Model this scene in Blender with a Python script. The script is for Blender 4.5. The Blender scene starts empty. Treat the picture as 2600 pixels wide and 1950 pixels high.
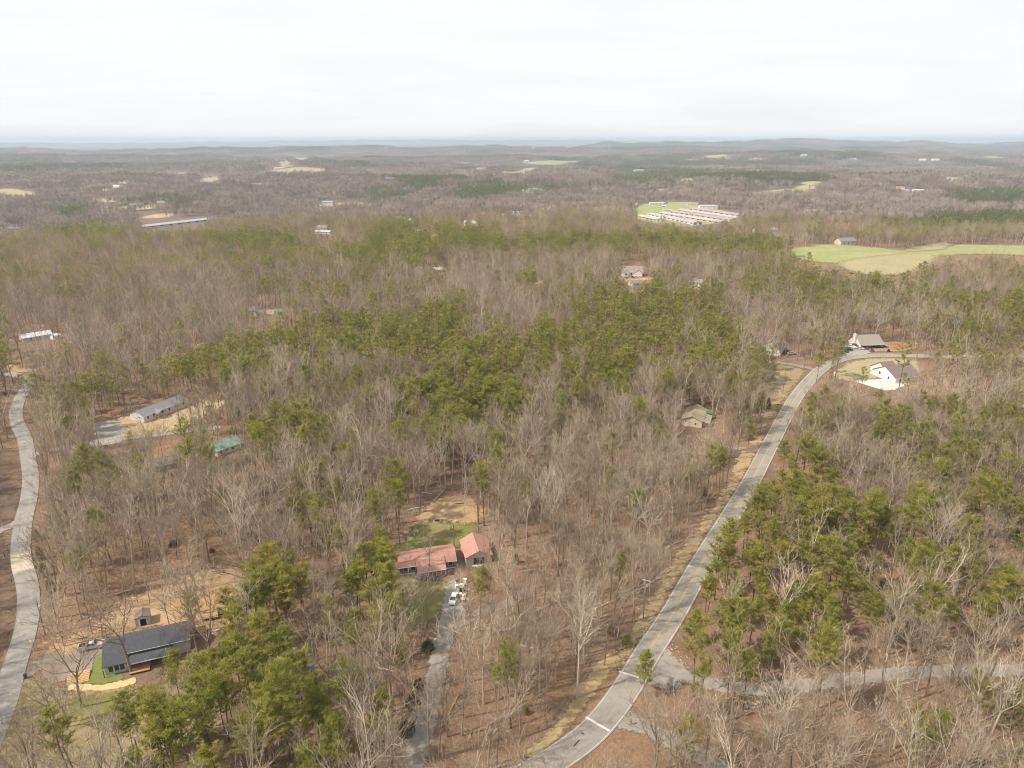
import bpy, bmesh, math, random
import numpy as np
from mathutils import Vector, Matrix

# ------------------------------------------------------------------ camera, world, sun, exposure
CAM_H = 115.0
FPX = 1805.0                      # focal length in photo pixels (photo is 2600 x 1950)
PITCH = math.atan((975 - 355.5) / FPX)
SUN_EL, SUN_AZ = 48.0, 250.0      # sun stands behind the camera to its left
scene = bpy.context.scene
cam_data = bpy.data.cameras.new("camera")
cam_data.sensor_width = 36.0
cam_data.lens = 36.0 * FPX / 2600.0
cam_data.clip_start = 1.0
cam_data.clip_end = 120000.0
cam = bpy.data.objects.new("camera", cam_data)
cam.location = (0, 0, CAM_H)
cam.rotation_euler = (math.pi / 2 - PITCH, 0, 0)
scene.collection.objects.link(cam)
scene.camera = cam
scene.view_settings.view_transform = 'Standard'
scene.view_settings.look = 'None'
scene.view_settings.exposure = 0.17
scene.view_settings.gamma = 1.0
scene.view_settings.use_curve_mapping = False
scene.cycles.use_denoising = True
scene.cycles.max_bounces = 6
scene.cycles.diffuse_bounces = 2
scene.cycles.glossy_bounces = 2
scene.cycles.transparent_max_bounces = 16
scene.cycles.volume_bounces = 0
scene.cycles.use_light_tree = False
scene.cycles.pixel_filter_type = 'BLACKMAN_HARRIS'
scene.cycles.filter_width = 1.05
scene.cycles.debug_use_spatial_splits = True
scene.cycles.debug_use_compact_bvh = False

world = bpy.data.worlds.new("World")
scene.world = world
world.use_nodes = True
wn, wl = world.node_tree.nodes, world.node_tree.links
wn.clear()
w_out = wn.new('ShaderNodeOutputWorld')
w_bg = wn.new('ShaderNodeBackground')
w_bg.inputs['Strength'].default_value = 0.1
w_sky = wn.new('ShaderNodeTexSky')
w_sky.sky_type = 'NISHITA'
w_sky.sun_disc = False
w_sky.sun_elevation = math.radians(SUN_EL)
w_sky.sun_rotation = math.radians(SUN_AZ)
w_sky.air_density = 1.0
w_sky.dust_density = 2.0
# thin high overcast: streaky cloud sheet seen through a plane projection of the view direction
w_geo = wn.new('ShaderNodeTexCoord')
w_sep = wn.new('ShaderNodeSeparateXYZ')
wl.new(w_geo.outputs['Generated'], w_sep.inputs[0])
w_add = wn.new('ShaderNodeMath'); w_add.operation = 'ADD'; w_add.inputs[1].default_value = 0.12
w_abs = wn.new('ShaderNodeMath'); w_abs.operation = 'ABSOLUTE'
wl.new(w_sep.outputs['Z'], w_abs.inputs[0]); wl.new(w_abs.outputs[0], w_add.inputs[0])
w_dx = wn.new('ShaderNodeMath'); w_dx.operation = 'DIVIDE'
w_dy = wn.new('ShaderNodeMath'); w_dy.operation = 'DIVIDE'
wl.new(w_sep.outputs['X'], w_dx.inputs[0]); wl.new(w_add.outputs[0], w_dx.inputs[1])
wl.new(w_sep.outputs['Y'], w_dy.inputs[0]); wl.new(w_add.outputs[0], w_dy.inputs[1])
w_comb = wn.new('ShaderNodeCombineXYZ')
wl.new(w_dx.outputs[0], w_comb.inputs['X']); wl.new(w_dy.outputs[0], w_comb.inputs['Y'])
w_map = wn.new('ShaderNodeMapping')
w_map.inputs['Scale'].default_value = (0.55, 0.9, 1.0)
w_map.inputs['Rotation'].default_value = (0, 0, math.radians(12))
wl.new(w_comb.outputs[0], w_map.inputs['Vector'])
w_noise = wn.new('ShaderNodeTexNoise')
w_noise.inputs['Scale'].default_value = 1.0
w_noise.inputs['Detail'].default_value = 7.0
w_noise.inputs['Roughness'].default_value = 0.55
w_noise.inputs['Distortion'].default_value = 0.6
wl.new(w_map.outputs[0], w_noise.inputs['Vector'])
w_ramp = wn.new('ShaderNodeMapRange')
w_ramp.inputs['From Min'].default_value = 0.30
w_ramp.inputs['From Max'].default_value = 0.56
w_ramp.inputs['To Min'].default_value = 0.875
w_ramp.inputs['To Max'].default_value = 0.985
wl.new(w_noise.outputs['Fac'], w_ramp.inputs['Value'])
w_cloud = wn.new('ShaderNodeRGB')
w_cloud.outputs[0].default_value = (8.95, 9.0, 9.05, 1)
w_mix = wn.new('ShaderNodeMix'); w_mix.data_type = 'RGBA'
wl.new(w_ramp.outputs[0], w_mix.inputs['Factor'])
wl.new(w_sky.outputs['Color'], w_mix.inputs['A'])
wl.new(w_cloud.outputs[0], w_mix.inputs['B'])
wl.new(w_mix.outputs['Result'], w_bg.inputs['Color'])
wl.new(w_bg.outputs[0], w_out.inputs['Surface'])

sun_data = bpy.data.lights.new("sun", 'SUN')
sun_data.energy = 5.0
sun_data.angle = math.radians(2.0)
sun_data.color = (1.0, 0.92, 0.79)
sun = bpy.data.objects.new("sun", sun_data)
scene.collection.objects.link(sun)
# vector towards the sun: left of and slightly behind the camera
SUN_DIR = Vector((-math.cos(math.radians(20)) * math.cos(math.radians(SUN_EL)),
                  -math.sin(math.radians(20)) * math.cos(math.radians(SUN_EL)),
                  math.sin(math.radians(SUN_EL))))
sun.rotation_euler = SUN_DIR.to_track_quat('Z', 'Y').to_euler()

# ------------------------------------------------------------------ terrain heights, photo pixel <-> place
CP, SP = math.cos(PITCH), math.sin(PITCH)
V = 2600.0 / 2212.0               # coordinates below were read off a 2212 px wide view of the photo


def sstep(x, a, b):
    t = np.clip((np.asarray(x, float) - a) / (b - a), 0, 1)
    return t * t * (3 - 2 * t)


_wr = np.random.RandomState(11)
_waves = []
for lam, amp in ((130, .16), (210, .3), (330, .55), (520, .9), (800, 1.25), (1300, 1.6), (2100, 2.0), (3400, 2.2)):
    for k in range(4):
        a = _wr.uniform(0, 2 * math.pi)
        _waves.append((2 * math.pi / lam * math.cos(a), 2 * math.pi / lam * math.sin(a), _wr.uniform(0, 6.28), amp * _wr.uniform(.6, 1.2)))

# crest lines of the far ridges as the photo shows them: distance, [(photo x, photo y)]
_ridges = [
    (21000, .055, [(-900, 362), (0, 360), (300, 361.5), (500, 359), (800, 355.5), (1000, 353.5), (1300, 355), (1450, 353.5), (1600, 356), (1900, 359), (2600, 362), (3500, 362)]),
    (16000, .06, [(-900, 364), (0, 361), (150, 363), (400, 364), (700, 367), (1000, 368), (1300, 369), (1700, 369), (2200, 366), (2600, 366), (3500, 365)]),
    (10500, .055, [(-900, 380), (1100, 380), (1450, 374), (1490, 369), (1530, 362), (1600, 364), (1700, 360), (1750, 362), (1850, 359), (1950, 356), (2000, 353), (2045, 350), (2090, 354), (2150, 359), (2200, 358), (2260, 359), (2300, 360), (2340, 357), (2380, 362), (2450, 366), (2520, 367), (2560, 363), (2590, 361), (2700, 363), (3500, 366)]),
    (7000, .05, [(-900, 378), (0, 376), (60, 374), (120, 380), (200, 384), (300, 383), (430, 378), (500, 375), (640, 375), (800, 373), (870, 371), (960, 372), (1030, 375), (1130, 374), (1220, 371), (1260, 368), (1300, 373), (1500, 376), (1700, 372), (1850, 374), (2100, 376), (2350, 372), (2600, 382), (3500, 380)]),
    (4600, .05, [(-900, 395), (0, 391), (100, 392), (300, 397), (450, 394), (560, 396), (720, 402), (900, 400), (1100, 398), (1300, 395), (1500, 400), (1750, 390), (1950, 384), (2200, 386), (2400, 394), (2600, 398), (3500, 396)]),
    (2050, .065, [(-900, 455), (0, 450), (300, 441), (600, 449), (850, 440), (1100, 452), (1400, 446), (1600, 455), (1900, 441), (2200, 447), (2400, 440), (2600, 452), (3500, 450)]),
    (3100, .06, [(-900, 418), (0, 416), (200, 417), (300, 420), (400, 421), (560, 412), (700, 407), (800, 411), (1000, 416), (1200, 424), (1400, 421), (1700, 428), (1900, 424), (2200, 432), (2600, 428), (3500, 428)]),
]


def height(x, y):
    x = np.asarray(x, float); y = np.asarray(y, float)
    d = np.hypot(x, y)
    w = np.zeros(np.broadcast(x, y).shape)
    for i, (kx, ky, ph, amp) in enumerate(_waves):
        g = 1.0 if i < 12 else sstep(d, 150, 900)
        w = w + amp * np.sin(kx * x + ky * y + ph) * g
    a = .22 + .55 * sstep(d, 250, 900) + 1.5 * sstep(d, 900, 2400) + .9 * sstep(d, 2500, 6000)
    z = w * a - 22 * sstep(d, 500, 2500) - 14 * np.exp(-((d - 2550) / 260) ** 2) - 25 * sstep(d, 2200, 5000) - 20 * sstep(d, 8000, 20000)
    yy = np.maximum(y, 60.0)
    px = 1300 + FPX * x / (yy * CP + 110 * SP)
    for D, s, line in _ridges:
        lx = np.array([p[0] for p in line], float); ly = np.array([p[1] for p in line], float)
        py = np.interp(px, lx, ly) + .9 * np.sin(px * .031 + D) + .8 * np.sin(px * .083 + D * 2)
        k = (975 - py) / FPX
        top = CAM_H + D * (k * CP - SP) / (CP + k * SP) - 9.0
        q = np.exp(-((yy - D) / (D * s * 2.2)) ** 2)
        z = z * (1 - q) + np.minimum(top, 400) * q
    # farm field that swells behind the pines on the right
    z = z + 7.0 * np.exp(-(((px - 2150) / 420) ** 2 + ((d - 790) / 130) ** 2))
    return z


def project(x, y, z):
    x = np.asarray(x, float); y = np.asarray(y, float); dz = np.asarray(z, float) - CAM_H
    dep = np.maximum(y * CP - dz * SP, 1e-3)
    return 1300 + FPX * x / dep, 975 - FPX * (dz * CP + y * SP) / dep


def ground(px, py, h=0.0):
    """Point h metres above the ground that the photo shows at pixel (px, py)."""
    u, v = (px - 1300) / FPX, (975 - py) / FPX
    d = np.array([u, CP + v * SP, v * CP - SP])
    t0, t1 = 60.0, 42000.0
    for n in (700, 24, 24):
        ts = np.geomspace(t0, t1, n)
        f = CAM_H + d[2] * ts - h - height(d[0] * ts, d[1] * ts)
        i = int(np.argmax(f <= 0)) if (f <= 0).any() else n - 1
        t0, t1 = ts[max(i - 1, 0)], ts[i]
    t = float(t0 + t1) / 2
    return Vector((d[0] * t, d[1] * t, CAM_H + d[2] * t))


def gv(x, y, h=0.0):
    return ground(x * V, y * V, h)

# ------------------------------------------------------------------ helpers
COL = scene.collection
RNG = random.Random(5)
MATS = {}


def link(o, parent=None):
    COL.objects.link(o)
    if parent is not None:
        o.parent = parent
    return o


def tag(o, label=None, cat=None, group=None, kind=None):
    if label: o["label"] = label
    if cat: o["category"] = cat
    if group: o["group"] = group
    if kind: o["kind"] = kind
    return o


def empty(name, loc=(0, 0, 0), rz=0.0):
    o = bpy.data.objects.new(name, None)
    o.location = loc
    o.rotation_euler = (0, 0, rz)
    o.empty_display_size = 0.5
    return link(o)


class MB:
    """Collects boxes, tubes and polygons; build() links them as one mesh object."""
    def __init__(self):
        self.v, self.f = [], []

    def poly(self, pts):
        n = len(self.v)
        self.v += [tuple(p) for p in pts]
        self.f.append(tuple(range(n, n + len(pts))))
        return self

    def add(self, vs, fs):
        n = len(self.v)
        self.v += [tuple(p) for p in vs]
        self.f += [tuple(i + n for i in f) for f in fs]
        return self

    def box(self, x0, x1, y0, y1, z0, z1):
        return self.add([(x0, y0, z0), (x1, y0, z0), (x1, y1, z0), (x0, y1, z0), (x0, y0, z1), (x1, y0, z1), (x1, y1, z1), (x0, y1, z1)],
                        [(0, 3, 2, 1), (4, 5, 6, 7), (0, 1, 5, 4), (1, 2, 6, 5), (2, 3, 7, 6), (3, 0, 4, 7)])

    def hexa(self, lo, hi):
        """eight corners: four below, four above, both counter-clockwise"""
        return self.add(list(lo) + list(hi), [(3, 2, 1, 0), (4, 5, 6, 7), (0, 1, 5, 4), (1, 2, 6, 5), (2, 3, 7, 6), (3, 0, 4, 7)])

    def tube(self, pts, rad, n=6, cap=True):
        pts = [Vector(p) for p in pts]
        if not hasattr(rad, '__len__'): rad = [rad] * len(pts)
        base = len(self.v)
        for i, p in enumerate(pts):
            t = (pts[min(i + 1, len(pts) - 1)] - pts[max(i - 1, 0)]).normalized()
            a = Vector((0, 0, 1)) if abs(t.z) < .9 else Vector((1, 0, 0))
            u = t.cross(a).normalized(); w = t.cross(u)
            for k in range(n):
                q = 2 * math.pi * k / n
                self.v.append(tuple(p + (u * math.cos(q) + w * math.sin(q)) * rad[i]))
        for i in range(len(pts) - 1):
            for k in range(n):
                a, b = base + i * n + k, base + i * n + (k + 1) % n
                self.f.append((a, b, b + n, a + n))
        if cap:
            self.f.append(tuple(base + k for k in range(n)))
            self.f.append(tuple(base + (len(pts) - 1) * n + k for k in reversed(range(n))))
        return self

    def lathe(self, prof, n=12, c=(0, 0, 0)):
        base = len(self.v)
        for r, z in prof:
            for k in range(n):
                q = 2 * math.pi * k / n
                self.v.append((c[0] + r * math.cos(q), c[1] + r * math.sin(q), c[2] + z))
        for i in range(len(prof) - 1):
            for k in range(n):
                a, b = base + i * n + k, base + i * n + (k + 1) % n
                self.f.append((a, b, b + n, a + n))
        self.f.append(tuple(base + (len(prof) - 1) * n + k for k in range(n)))
        self.f.append(tuple(base + k for k in reversed(range(n))))
        return self

    def mesh(self, name):
        me = bpy.data.meshes.new(name)
        me.from_pydata(self.v, [], self.f)
        bm = bmesh.new(); bm.from_mesh(me)
        bmesh.ops.recalc_face_normals(bm, faces=bm.faces)
        bm.to_mesh(me); bm.free()
        return me

    def build(self, name, m, parent=None, smooth=False):
        me = self.mesh(name)
        me.materials.append(MATS[m] if isinstance(m, str) else m)
        if smooth:
            me.polygons.foreach_set("use_smooth", [True] * len(me.polygons))
        return link(bpy.data.objects.new(name, me), parent)


# ------------------------------------------------------------------ materials
def nmat(name):
    m = bpy.data.materials.new(name)
    m.use_nodes = True
    nt = m.node_tree
    nt.nodes.clear()
    out = nt.nodes.new('ShaderNodeOutputMaterial')
    MATS[name] = m
    return m, nt.nodes, nt.links, out


def rgba(c):
    return (c[0], c[1], c[2], 1.0)


def noise(N, L, vec, scale, detail=4.0, rough=.6, sx=None):
    if sx is not None:
        mp = N.new('ShaderNodeMapping'); mp.inputs['Scale'].default_value = sx
        L.new(vec, mp.inputs['Vector']); vec = mp.outputs[0]
    n = N.new('ShaderNodeTexNoise')
    n.inputs['Scale'].default_value = scale
    n.inputs['Detail'].default_value = detail
    n.inputs['Roughness'].default_value = rough
    L.new(vec, n.inputs['Vector'])
    return n.outputs['Fac']


def remap(N, L, v, a, b, c=0.0, d=1.0):
    r = N.new('ShaderNodeMapRange')
    r.inputs['From Min'].default_value = a; r.inputs['From Max'].default_value = b
    r.inputs['To Min'].default_value = c; r.inputs['To Max'].default_value = d
    L.new(v, r.inputs['Value'])
    return r.outputs[0]


def mixc(N, L, fac, a, b, mode='MIX'):
    m = N.new('ShaderNodeMix'); m.data_type = 'RGBA'; m.blend_type = mode
    for sock, val in (('Factor', fac), ('A', a), ('B', b)):
        if isinstance(val, (tuple, list)): m.inputs[sock].default_value = rgba(val)
        elif isinstance(val, float): m.inputs[sock].default_value = val
        else: L.new(val, m.inputs[sock])
    return m.outputs['Result']


def surf(N, L, out, col, rough=.85, bump=None, spec=.2, strength=.4, dist=.1, metal=0.0):
    b = N.new('ShaderNodeBsdfPrincipled')
    if isinstance(col, (tuple, list)): b.inputs['Base Color'].default_value = rgba(col)
    else: L.new(col, b.inputs['Base Color'])
    b.inputs['Roughness'].default_value = rough
    b.inputs['Specular IOR Level'].default_value = spec
    b.inputs['Metallic'].default_value = metal
    if bump is not None:
        bp = N.new('ShaderNodeBump'); bp.inputs['Strength'].default_value = strength; bp.inputs['Distance'].default_value = dist
        L.new(bump, bp.inputs['Height']); L.new(bp.outputs[0], b.inputs['Normal'])
    L.new(b.outputs[0], out.inputs['Surface'])
    return b


def simple(name, c1, c2=None, scale=3.0, rough=.8, spec=.2, sx=None, bump=0.0, metal=0.0, lo=.35, hi=.65, dirt=None):
    """two-tone procedural paint, wood, shingle or metal in the object's own coordinates"""
    m, N, L, out = nmat(name)
    tc = N.new('ShaderNodeTexCoord').outputs['Object']
    if c2 is None: c2 = tuple(c * .82 for c in c1)
    f = noise(N, L, tc, scale, 5.0, .65, sx)
    col = mixc(N, L, remap(N, L, f, lo, hi), c1, c2)
    if dirt:
        f2 = noise(N, L, tc, .7, 4.0, .6)
        col = mixc(N, L, remap(N, L, f2, .5, .75, 0, .6), col, dirt)
    surf(N, L, out, col, rough, f if bump else None, spec, bump, .05, metal)
    return m


def ground_mat(name, cols, feather=True, fine=1.6, streak=None, bump=.5):
    """patchy ground cover: three tones at several scales; 'edge' feathers the rim of a patch into what lies beneath"""
    m, N, L, out = nmat(name)
    pos = N.new('ShaderNodeNewGeometry').outputs['Position']
    f1 = noise(N, L, pos, .06, 5.0, .65)
    f2 = noise(N, L, pos, .45, 6.0, .7, streak)
    f3 = noise(N, L, pos, fine, 4.0, .7)
    c = mixc(N, L, remap(N, L, f2, .35, .66), cols[0], cols[1])
    c = mixc(N, L, remap(N, L, f1, .45, .66), c, cols[2])
    c = mixc(N, L, remap(N, L, f3, .35, .7, .25, 0.0), c, tuple(x * .45 for x in cols[0]))
    c = mixc(N, L, remap(N, L, f3, .58, .78, 0.0, .35), c, tuple(min(1, x * 1.6) for x in cols[1]))
    b = surf(N, L, out, c, .95, f3, .08, bump, .25)
    if feather:
        at = N.new('ShaderNodeAttribute'); at.attribute_name = 'edge'
        ad = N.new('ShaderNodeMath'); ad.operation = 'ADD'
        f4 = noise(N, L, pos, .5, 5.0, .7)
        L.new(at.outputs['Fac'], ad.inputs[0]); L.new(remap(N, L, f4, .3, .7, -.55, .55), ad.inputs[1])
        al = remap(N, L, ad.outputs[0], .35, .65)
        tr = N.new('ShaderNodeBsdfTransparent'); mx = N.new('ShaderNodeMixShader')
        L.new(al, mx.inputs[0]); L.new(tr.outputs[0], mx.inputs[1]); L.new(b.outputs[0], mx.inputs[2])
        L.new(mx.outputs[0], out.inputs['Surface'])
    return m


ground_mat('dry_lawn', [(.29, .215, .125), (.35, .265, .155), (.23, .195, .095)])
ground_mat('green_lawn', [(.20, .18, .065), (.17, .185, .055), (.29, .225, .115)])
ground_mat('lush_grass', [(.19, .20, .065), (.16, .19, .055), (.27, .23, .10)])
ground_mat('straw_cover', [(.43, .32, .165), (.34, .25, .13), (.50, .39, .22)], fine=2.4)
ground_mat('bare_dirt', [(.42, .28, .155), (.33, .205, .11), (.50, .36, .21)])
ground_mat('red_clay', [(.37, .17, .08), (.42, .21, .10), (.30, .15, .08)])
ground_mat('gravel', [(.31, .28, .245), (.25, .22, .19), (.37, .335, .29)], fine=3.0)
ground_mat('pale_gravel', [(.38, .35, .315), (.32, .295, .265), (.425, .385, .335)], fine=3.0)
ground_mat('gravel_track', [(.27, .225, .185), (.33, .28, .235), (.22, .165, .125)], fine=3.0)
ground_mat('pasture', [(.29, .30, .125), (.25, .28, .10), (.37, .33, .165)], fine=.8)
ground_mat('tan_field', [(.39, .315, .19), (.34, .28, .16), (.31, .285, .14)], fine=.8)
ground_mat('verge', [(.33, .24, .14), (.42, .315, .18), (.26, .20, .115)], fine=2.2)
ground_mat('mulch', [(.60, .43, .21), (.66, .50, .27), (.52, .36, .17)], fine=3.0)
ground_mat('bank_brush', [(.17, .115, .08), (.24, .16, .105), (.13, .09, .065)], fine=2.2)

simple('asphalt_drive', (.27, .245, .225), (.335, .305, .275), 1.2, .9, .1)
simple('concrete', (.62, .57, .50), (.55, .50, .43), 1.5, .85, .2)
simple('bright_concrete', (.74, .72, .69), (.66, .64, .61), 1.0, .85, .2)
simple('patch_concrete', (.53, .455, .35), (.47, .40, .30), 1.2, .9, .1)
simple('white_paint', (.78, .77, .74), (.70, .69, .66), 2.0, .6)
simple('road_white', (.62, .60, .555), (.42, .40, .36), 3.0, .8, .1, lo=.5, hi=.75)
simple('road_yellow', (.60, .37, .09), (.45, .33, .16), 3.0, .8, .1, lo=.45, hi=.75)
simple('white_siding', (.78, .76, .72), (.70, .68, .64), .8, .7, .2, (1, 1, 8))
simple('cream_siding', (.72, .66, .55), (.63, .57, .46), .8, .7, .2, (1, 1, 8))
simple('tan_siding', (.66, .57, .43), (.57, .48, .36), .8, .7, .2, (1, 1, 8), dirt=(.42, .35, .26))
simple('grey_siding', (.50, .50, .49), (.42, .42, .41), .8, .7, .2, (8, 8, 1))
simple('mauve_siding', (.62, .585, .58), (.55, .515, .51), .8, .7, .2, (1, 1, 8))
simple('blue_siding', (.085, .135, .175), (.11, .165, .205), .8, .7, .2, (1, 1, 8))
simple('barn_red', (.42, .08, .07), (.34, .06, .05), 1.0, .7)
simple('brick_red', (.40, .19, .14), (.33, .15, .11), 4.0, .85)
simple('grey_wood', (.27, .245, .22), (.20, .18, .16), 2.0, .9, .1, (1, 8, 1))
simple('weathered_roof', (.23, .20, .165), (.15, .135, .11), 1.4, .95, .05, (1, 4, 1), .3)
simple('new_timber', (.55, .36, .17), (.47, .29, .13), 2.0, .8, .1, (1, 6, 1))
simple('deck_timber', (.50, .27, .13), (.43, .22, .10), 2.0, .7, .2, (1, 6, 1))
simple('dark_timber', (.16, .09, .055), (.12, .065, .04), 2.0, .8, .1, (6, 1, 1))
simple('charcoal_shingle', (.062, .066, .078), (.105, .108, .12), 2.6, .9, .15, (1, 2.4, 2.4), .5)
simple('brown_shingle', (.17, .125, .115), (.22, .165, .15), 2.6, .9, .15, (1, 2.4, 2.4), .5)
simple('taupe_shingle', (.24, .21, .18), (.30, .265, .23), 2.6, .9, .15, (1, 2.4, 2.4), .5)
simple('grey_shingle', (.17, .165, .175), (.235, .225, .235), 2.6, .9, .15, (1, 2.4, 2.4), .5)
simple('khaki_shingle', (.43, .355, .24), (.36, .295, .20), 2.0, .9, .1, (1, 2.4, 2.4), .4, dirt=(.22, .22, .12))
simple('slate_shingle', (.12, .115, .125), (.16, .15, .16), 2.6, .9, .15, (1, 2.4, 2.4), .5)
simple('rust_red_metal', (.37, .195, .15), (.46, .255, .195), .8, .65, .2, (9, 1, 1), dirt=(.30, .19, .15))
simple('orange_red_metal', (.60, .16, .11), (.52, .13, .09), .8, .5, .3)
simple('green_metal', (.19, .32, .265), (.24, .36, .30), .6, .6, .25, (6, 1, 1), dirt=(.20, .28, .23))
simple('dark_green_metal', (.04, .14, .105), (.05, .17, .125), .6, .45, .35)
simple('galvanised_roof', (.36, .37, .385), (.31, .32, .335), .5, .5, .35, (5, 1, 1))
simple('white_metal_roof', (.58, .585, .60), (.50, .505, .52), .5, .5, .35, (6, 1, 1))
simple('rusty_pink_roof', (.38, .305, .28), (.44, .375, .35), .12, .7, .2, None, dirt=(.47, .44, .42))
simple('rusty_red_roof', (.34, .205, .18), (.40, .275, .245), .12, .7, .2, None, dirt=(.43, .36, .33))
simple('rust_white_roof', (.62, .58, .55), (.40, .20, .13), .9, .7, .2, (1, 1, 1), lo=.5, hi=.65)
simple('teal_paint', (.06, .25, .33), (.05, .21, .28), 1.0, .6)
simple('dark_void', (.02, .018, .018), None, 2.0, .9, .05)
simple('glass', (.035, .045, .055), (.05, .06, .07), 1.0, .12, .5)
simple('tyre', (.02, .02, .02), None, 4.0, .85)
simple('rim', (.45, .45, .46), None, 4.0, .35, .4, metal=.6)
simple('silver_paint', (.50, .49, .46), (.46, .45, .42), 1.0, .35, .4)
simple('white_car', (.72, .72, .70), (.68, .68, .66), 1.0, .3, .4)
simple('dark_car', (.035, .04, .05), None, 1.0, .3, .4)
simple('blue_car', (.08, .11, .17), None, 1.0, .3, .4)
simple('black_plastic', (.03, .03, .033), None, 3.0, .6)
simple('navy_plastic', (.035, .04, .06), None, 3.0, .5)
simple('tail_lamp', (.40, .03, .02), None, 3.0, .3)
simple('head_lamp', (.70, .70, .68), None, 3.0, .2)
simple('sign_yellow', (.80, .42, .02), (.75, .38, .02), 2.0, .5)
simple('sign_metal', (.55, .57, .59), None, 2.0, .5)
simple('dark_metal', (.05, .045, .045), None, 3.0, .6)
simple('pole_wood', (.20, .17, .145), (.145, .12, .10), 3.0, .95, .1, (6, 6, .6))
simple('pale_pole_wood', (.40, .355, .31), (.33, .29, .25), 3.0, .95, .1, (6, 6, .6))
simple('transformer_grey', (.58, .60, .62), None, 2.0, .5)
simple('wire_grey', (.30, .29, .28), None, 2.0, .6)
simple('lime_plastic', (.28, .62, .05), None, 2.0, .5)
simple('orange_plastic', (.80, .22, .04), None, 2.0, .5)
simple('yellow_plastic', (.80, .55, .05), None, 2.0, .5)
simple('blue_tarp', (.03, .14, .45), None, 2.0, .5)
simple('aqua_plastic', (.12, .55, .40), None, 2.0, .5)
simple('red_plastic', (.60, .06, .05), None, 2.0, .5)
simple('stone_pale', (.52, .47, .40), (.43, .38, .32), 4.0, .9)
simple('stone_orange', (.60, .38, .20), (.50, .31, .16), 4.0, .9)
simple('log_wood', (.42, .36, .29), (.32, .265, .21), 3.0, .95, .1, (6, 6, 1))
simple('bleached_log', (.58, .52, .45), (.47, .41, .35), 3.0, .95, .1, (6, 6, 1))
simple('ash', (.03, .028, .027), (.05, .045, .04), 4.0, .95)
simple('denim', (.05, .07, .13), (.065, .085, .15), 8.0, .9)
simple('mauve_cloth', (.30, .20, .20), (.25, .165, .165), 8.0, .9)
simple('skin', (.52, .33, .25), None, 8.0, .6)
simple('hair', (.10, .055, .04), None, 20.0, .7)


# forest floor, fading with distance into the tones of far woods and fields
def forest_floor():
    m, N, L, out = nmat('forest_floor')
    pos = N.new('ShaderNodeNewGeometry').outputs['Position']
    f0 = noise(N, L, pos, .014, 4.0, .6)
    f1 = noise(N, L, pos, .07, 5.0, .65)
    f2 = noise(N, L, pos, .4, 6.0, .72)
    f3 = noise(N, L, pos, 1.7, 4.0, .75)
    c = mixc(N, L, remap(N, L, f2, .32, .68), (.215, .135, .085), (.305, .198, .122))
    c = mixc(N, L, remap(N, L, f1, .45, .68), c, (.26, .178, .118))
    c = mixc(N, L, remap(N, L, f0, .45, .65, 0, .7), c, (.34, .20, .11))
    fd = noise(N, L, pos, .03, 5.0, .7)
    c = mixc(N, L, remap(N, L, fd, .46, .62, 0, .6), c, (.125, .085, .062))
    c = mixc(N, L, remap(N, L, f3, .35, .62, .55, 0.0), c, (.085, .055, .04))
    c = mixc(N, L, remap(N, L, f3, .60, .78, 0.0, .5), c, (.42, .30, .20))
    at = N.new('ShaderNodeAttribute'); at.attribute_name = 'cover'
    fw = N.new('ShaderNodeAttribute'); fw.attribute_name = 'farness'
    f5 = noise(N, L, pos, .012, 6.0, .75)
    far = mixc(N, L, remap(N, L, f5, .3, .7, 0.0, .35), at.outputs['Color'], (.10, .07, .06))
    c = mixc(N, L, fw.outputs['Fac'], c, far)
    surf(N, L, out, c, .95, f2, .05, .7, .4)


forest_floor()


def road_mat(name, c1, c2, c3):
    m, N, L, out = nmat(name)
    pos = N.new('ShaderNodeNewGeometry').outputs['Position']
    at = N.new('ShaderNodeAttribute'); at.attribute_name = 'across'
    f1 = noise(N, L, pos, .09, 4.0, .6); f2 = noise(N, L, pos, .8, 5.0, .7); f3 = noise(N, L, pos, 5.0, 3.0, .7)
    c = mixc(N, L, remap(N, L, f1, .38, .64), c1, c2)
    c = mixc(N, L, remap(N, L, f2, .45, .7, 0, .6), c, c3)
    # tyre tracks: two paler bands in each lane
    w = N.new('ShaderNodeMath'); w.operation = 'SINE'
    k = N.new('ShaderNodeMath'); k.operation = 'MULTIPLY'; k.inputs[1].default_value = 12.566
    L.new(at.outputs['Fac'], k.inputs[0]); L.new(k.outputs[0], w.inputs[0])
    c = mixc(N, L, remap(N, L, w.outputs[0], .2, 1.0, 0, .35), c, tuple(min(1, x * 1.22) for x in c1))
    c = mixc(N, L, remap(N, L, f3, .35, .65, .25, 0.0), c, tuple(x * .6 for x in c1))
    surf(N, L, out, c, .9, f3, .12, .2, .03)


road_mat('asphalt', (.275, .248, .215), (.33, .297, .255), (.23, .206, .18))
road_mat('old_asphalt', (.285, .265, .24), (.345, .32, .29), (.24, .22, .20))


# bark, twigs, needles
def bark(name, a, b, c, sc=.8):
    m, N, L, out = nmat(name)
    oi = N.new('ShaderNodeObjectInfo').outputs['Random']
    tc = N.new('ShaderNodeTexCoord').outputs['Object']
    f = noise(N, L, tc, sc, 4.0, .7, (1, 1, .35))
    col = mixc(N, L, remap(N, L, oi, .05, .6), a, b)
    col = mixc(N, L, remap(N, L, oi, .6, 1.0), col, c)
    col = mixc(N, L, remap(N, L, f, .35, .7, .45, 0.0), col, tuple(x * .5 for x in a))
    surf(N, L, out, col, .9, None, .1)


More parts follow.
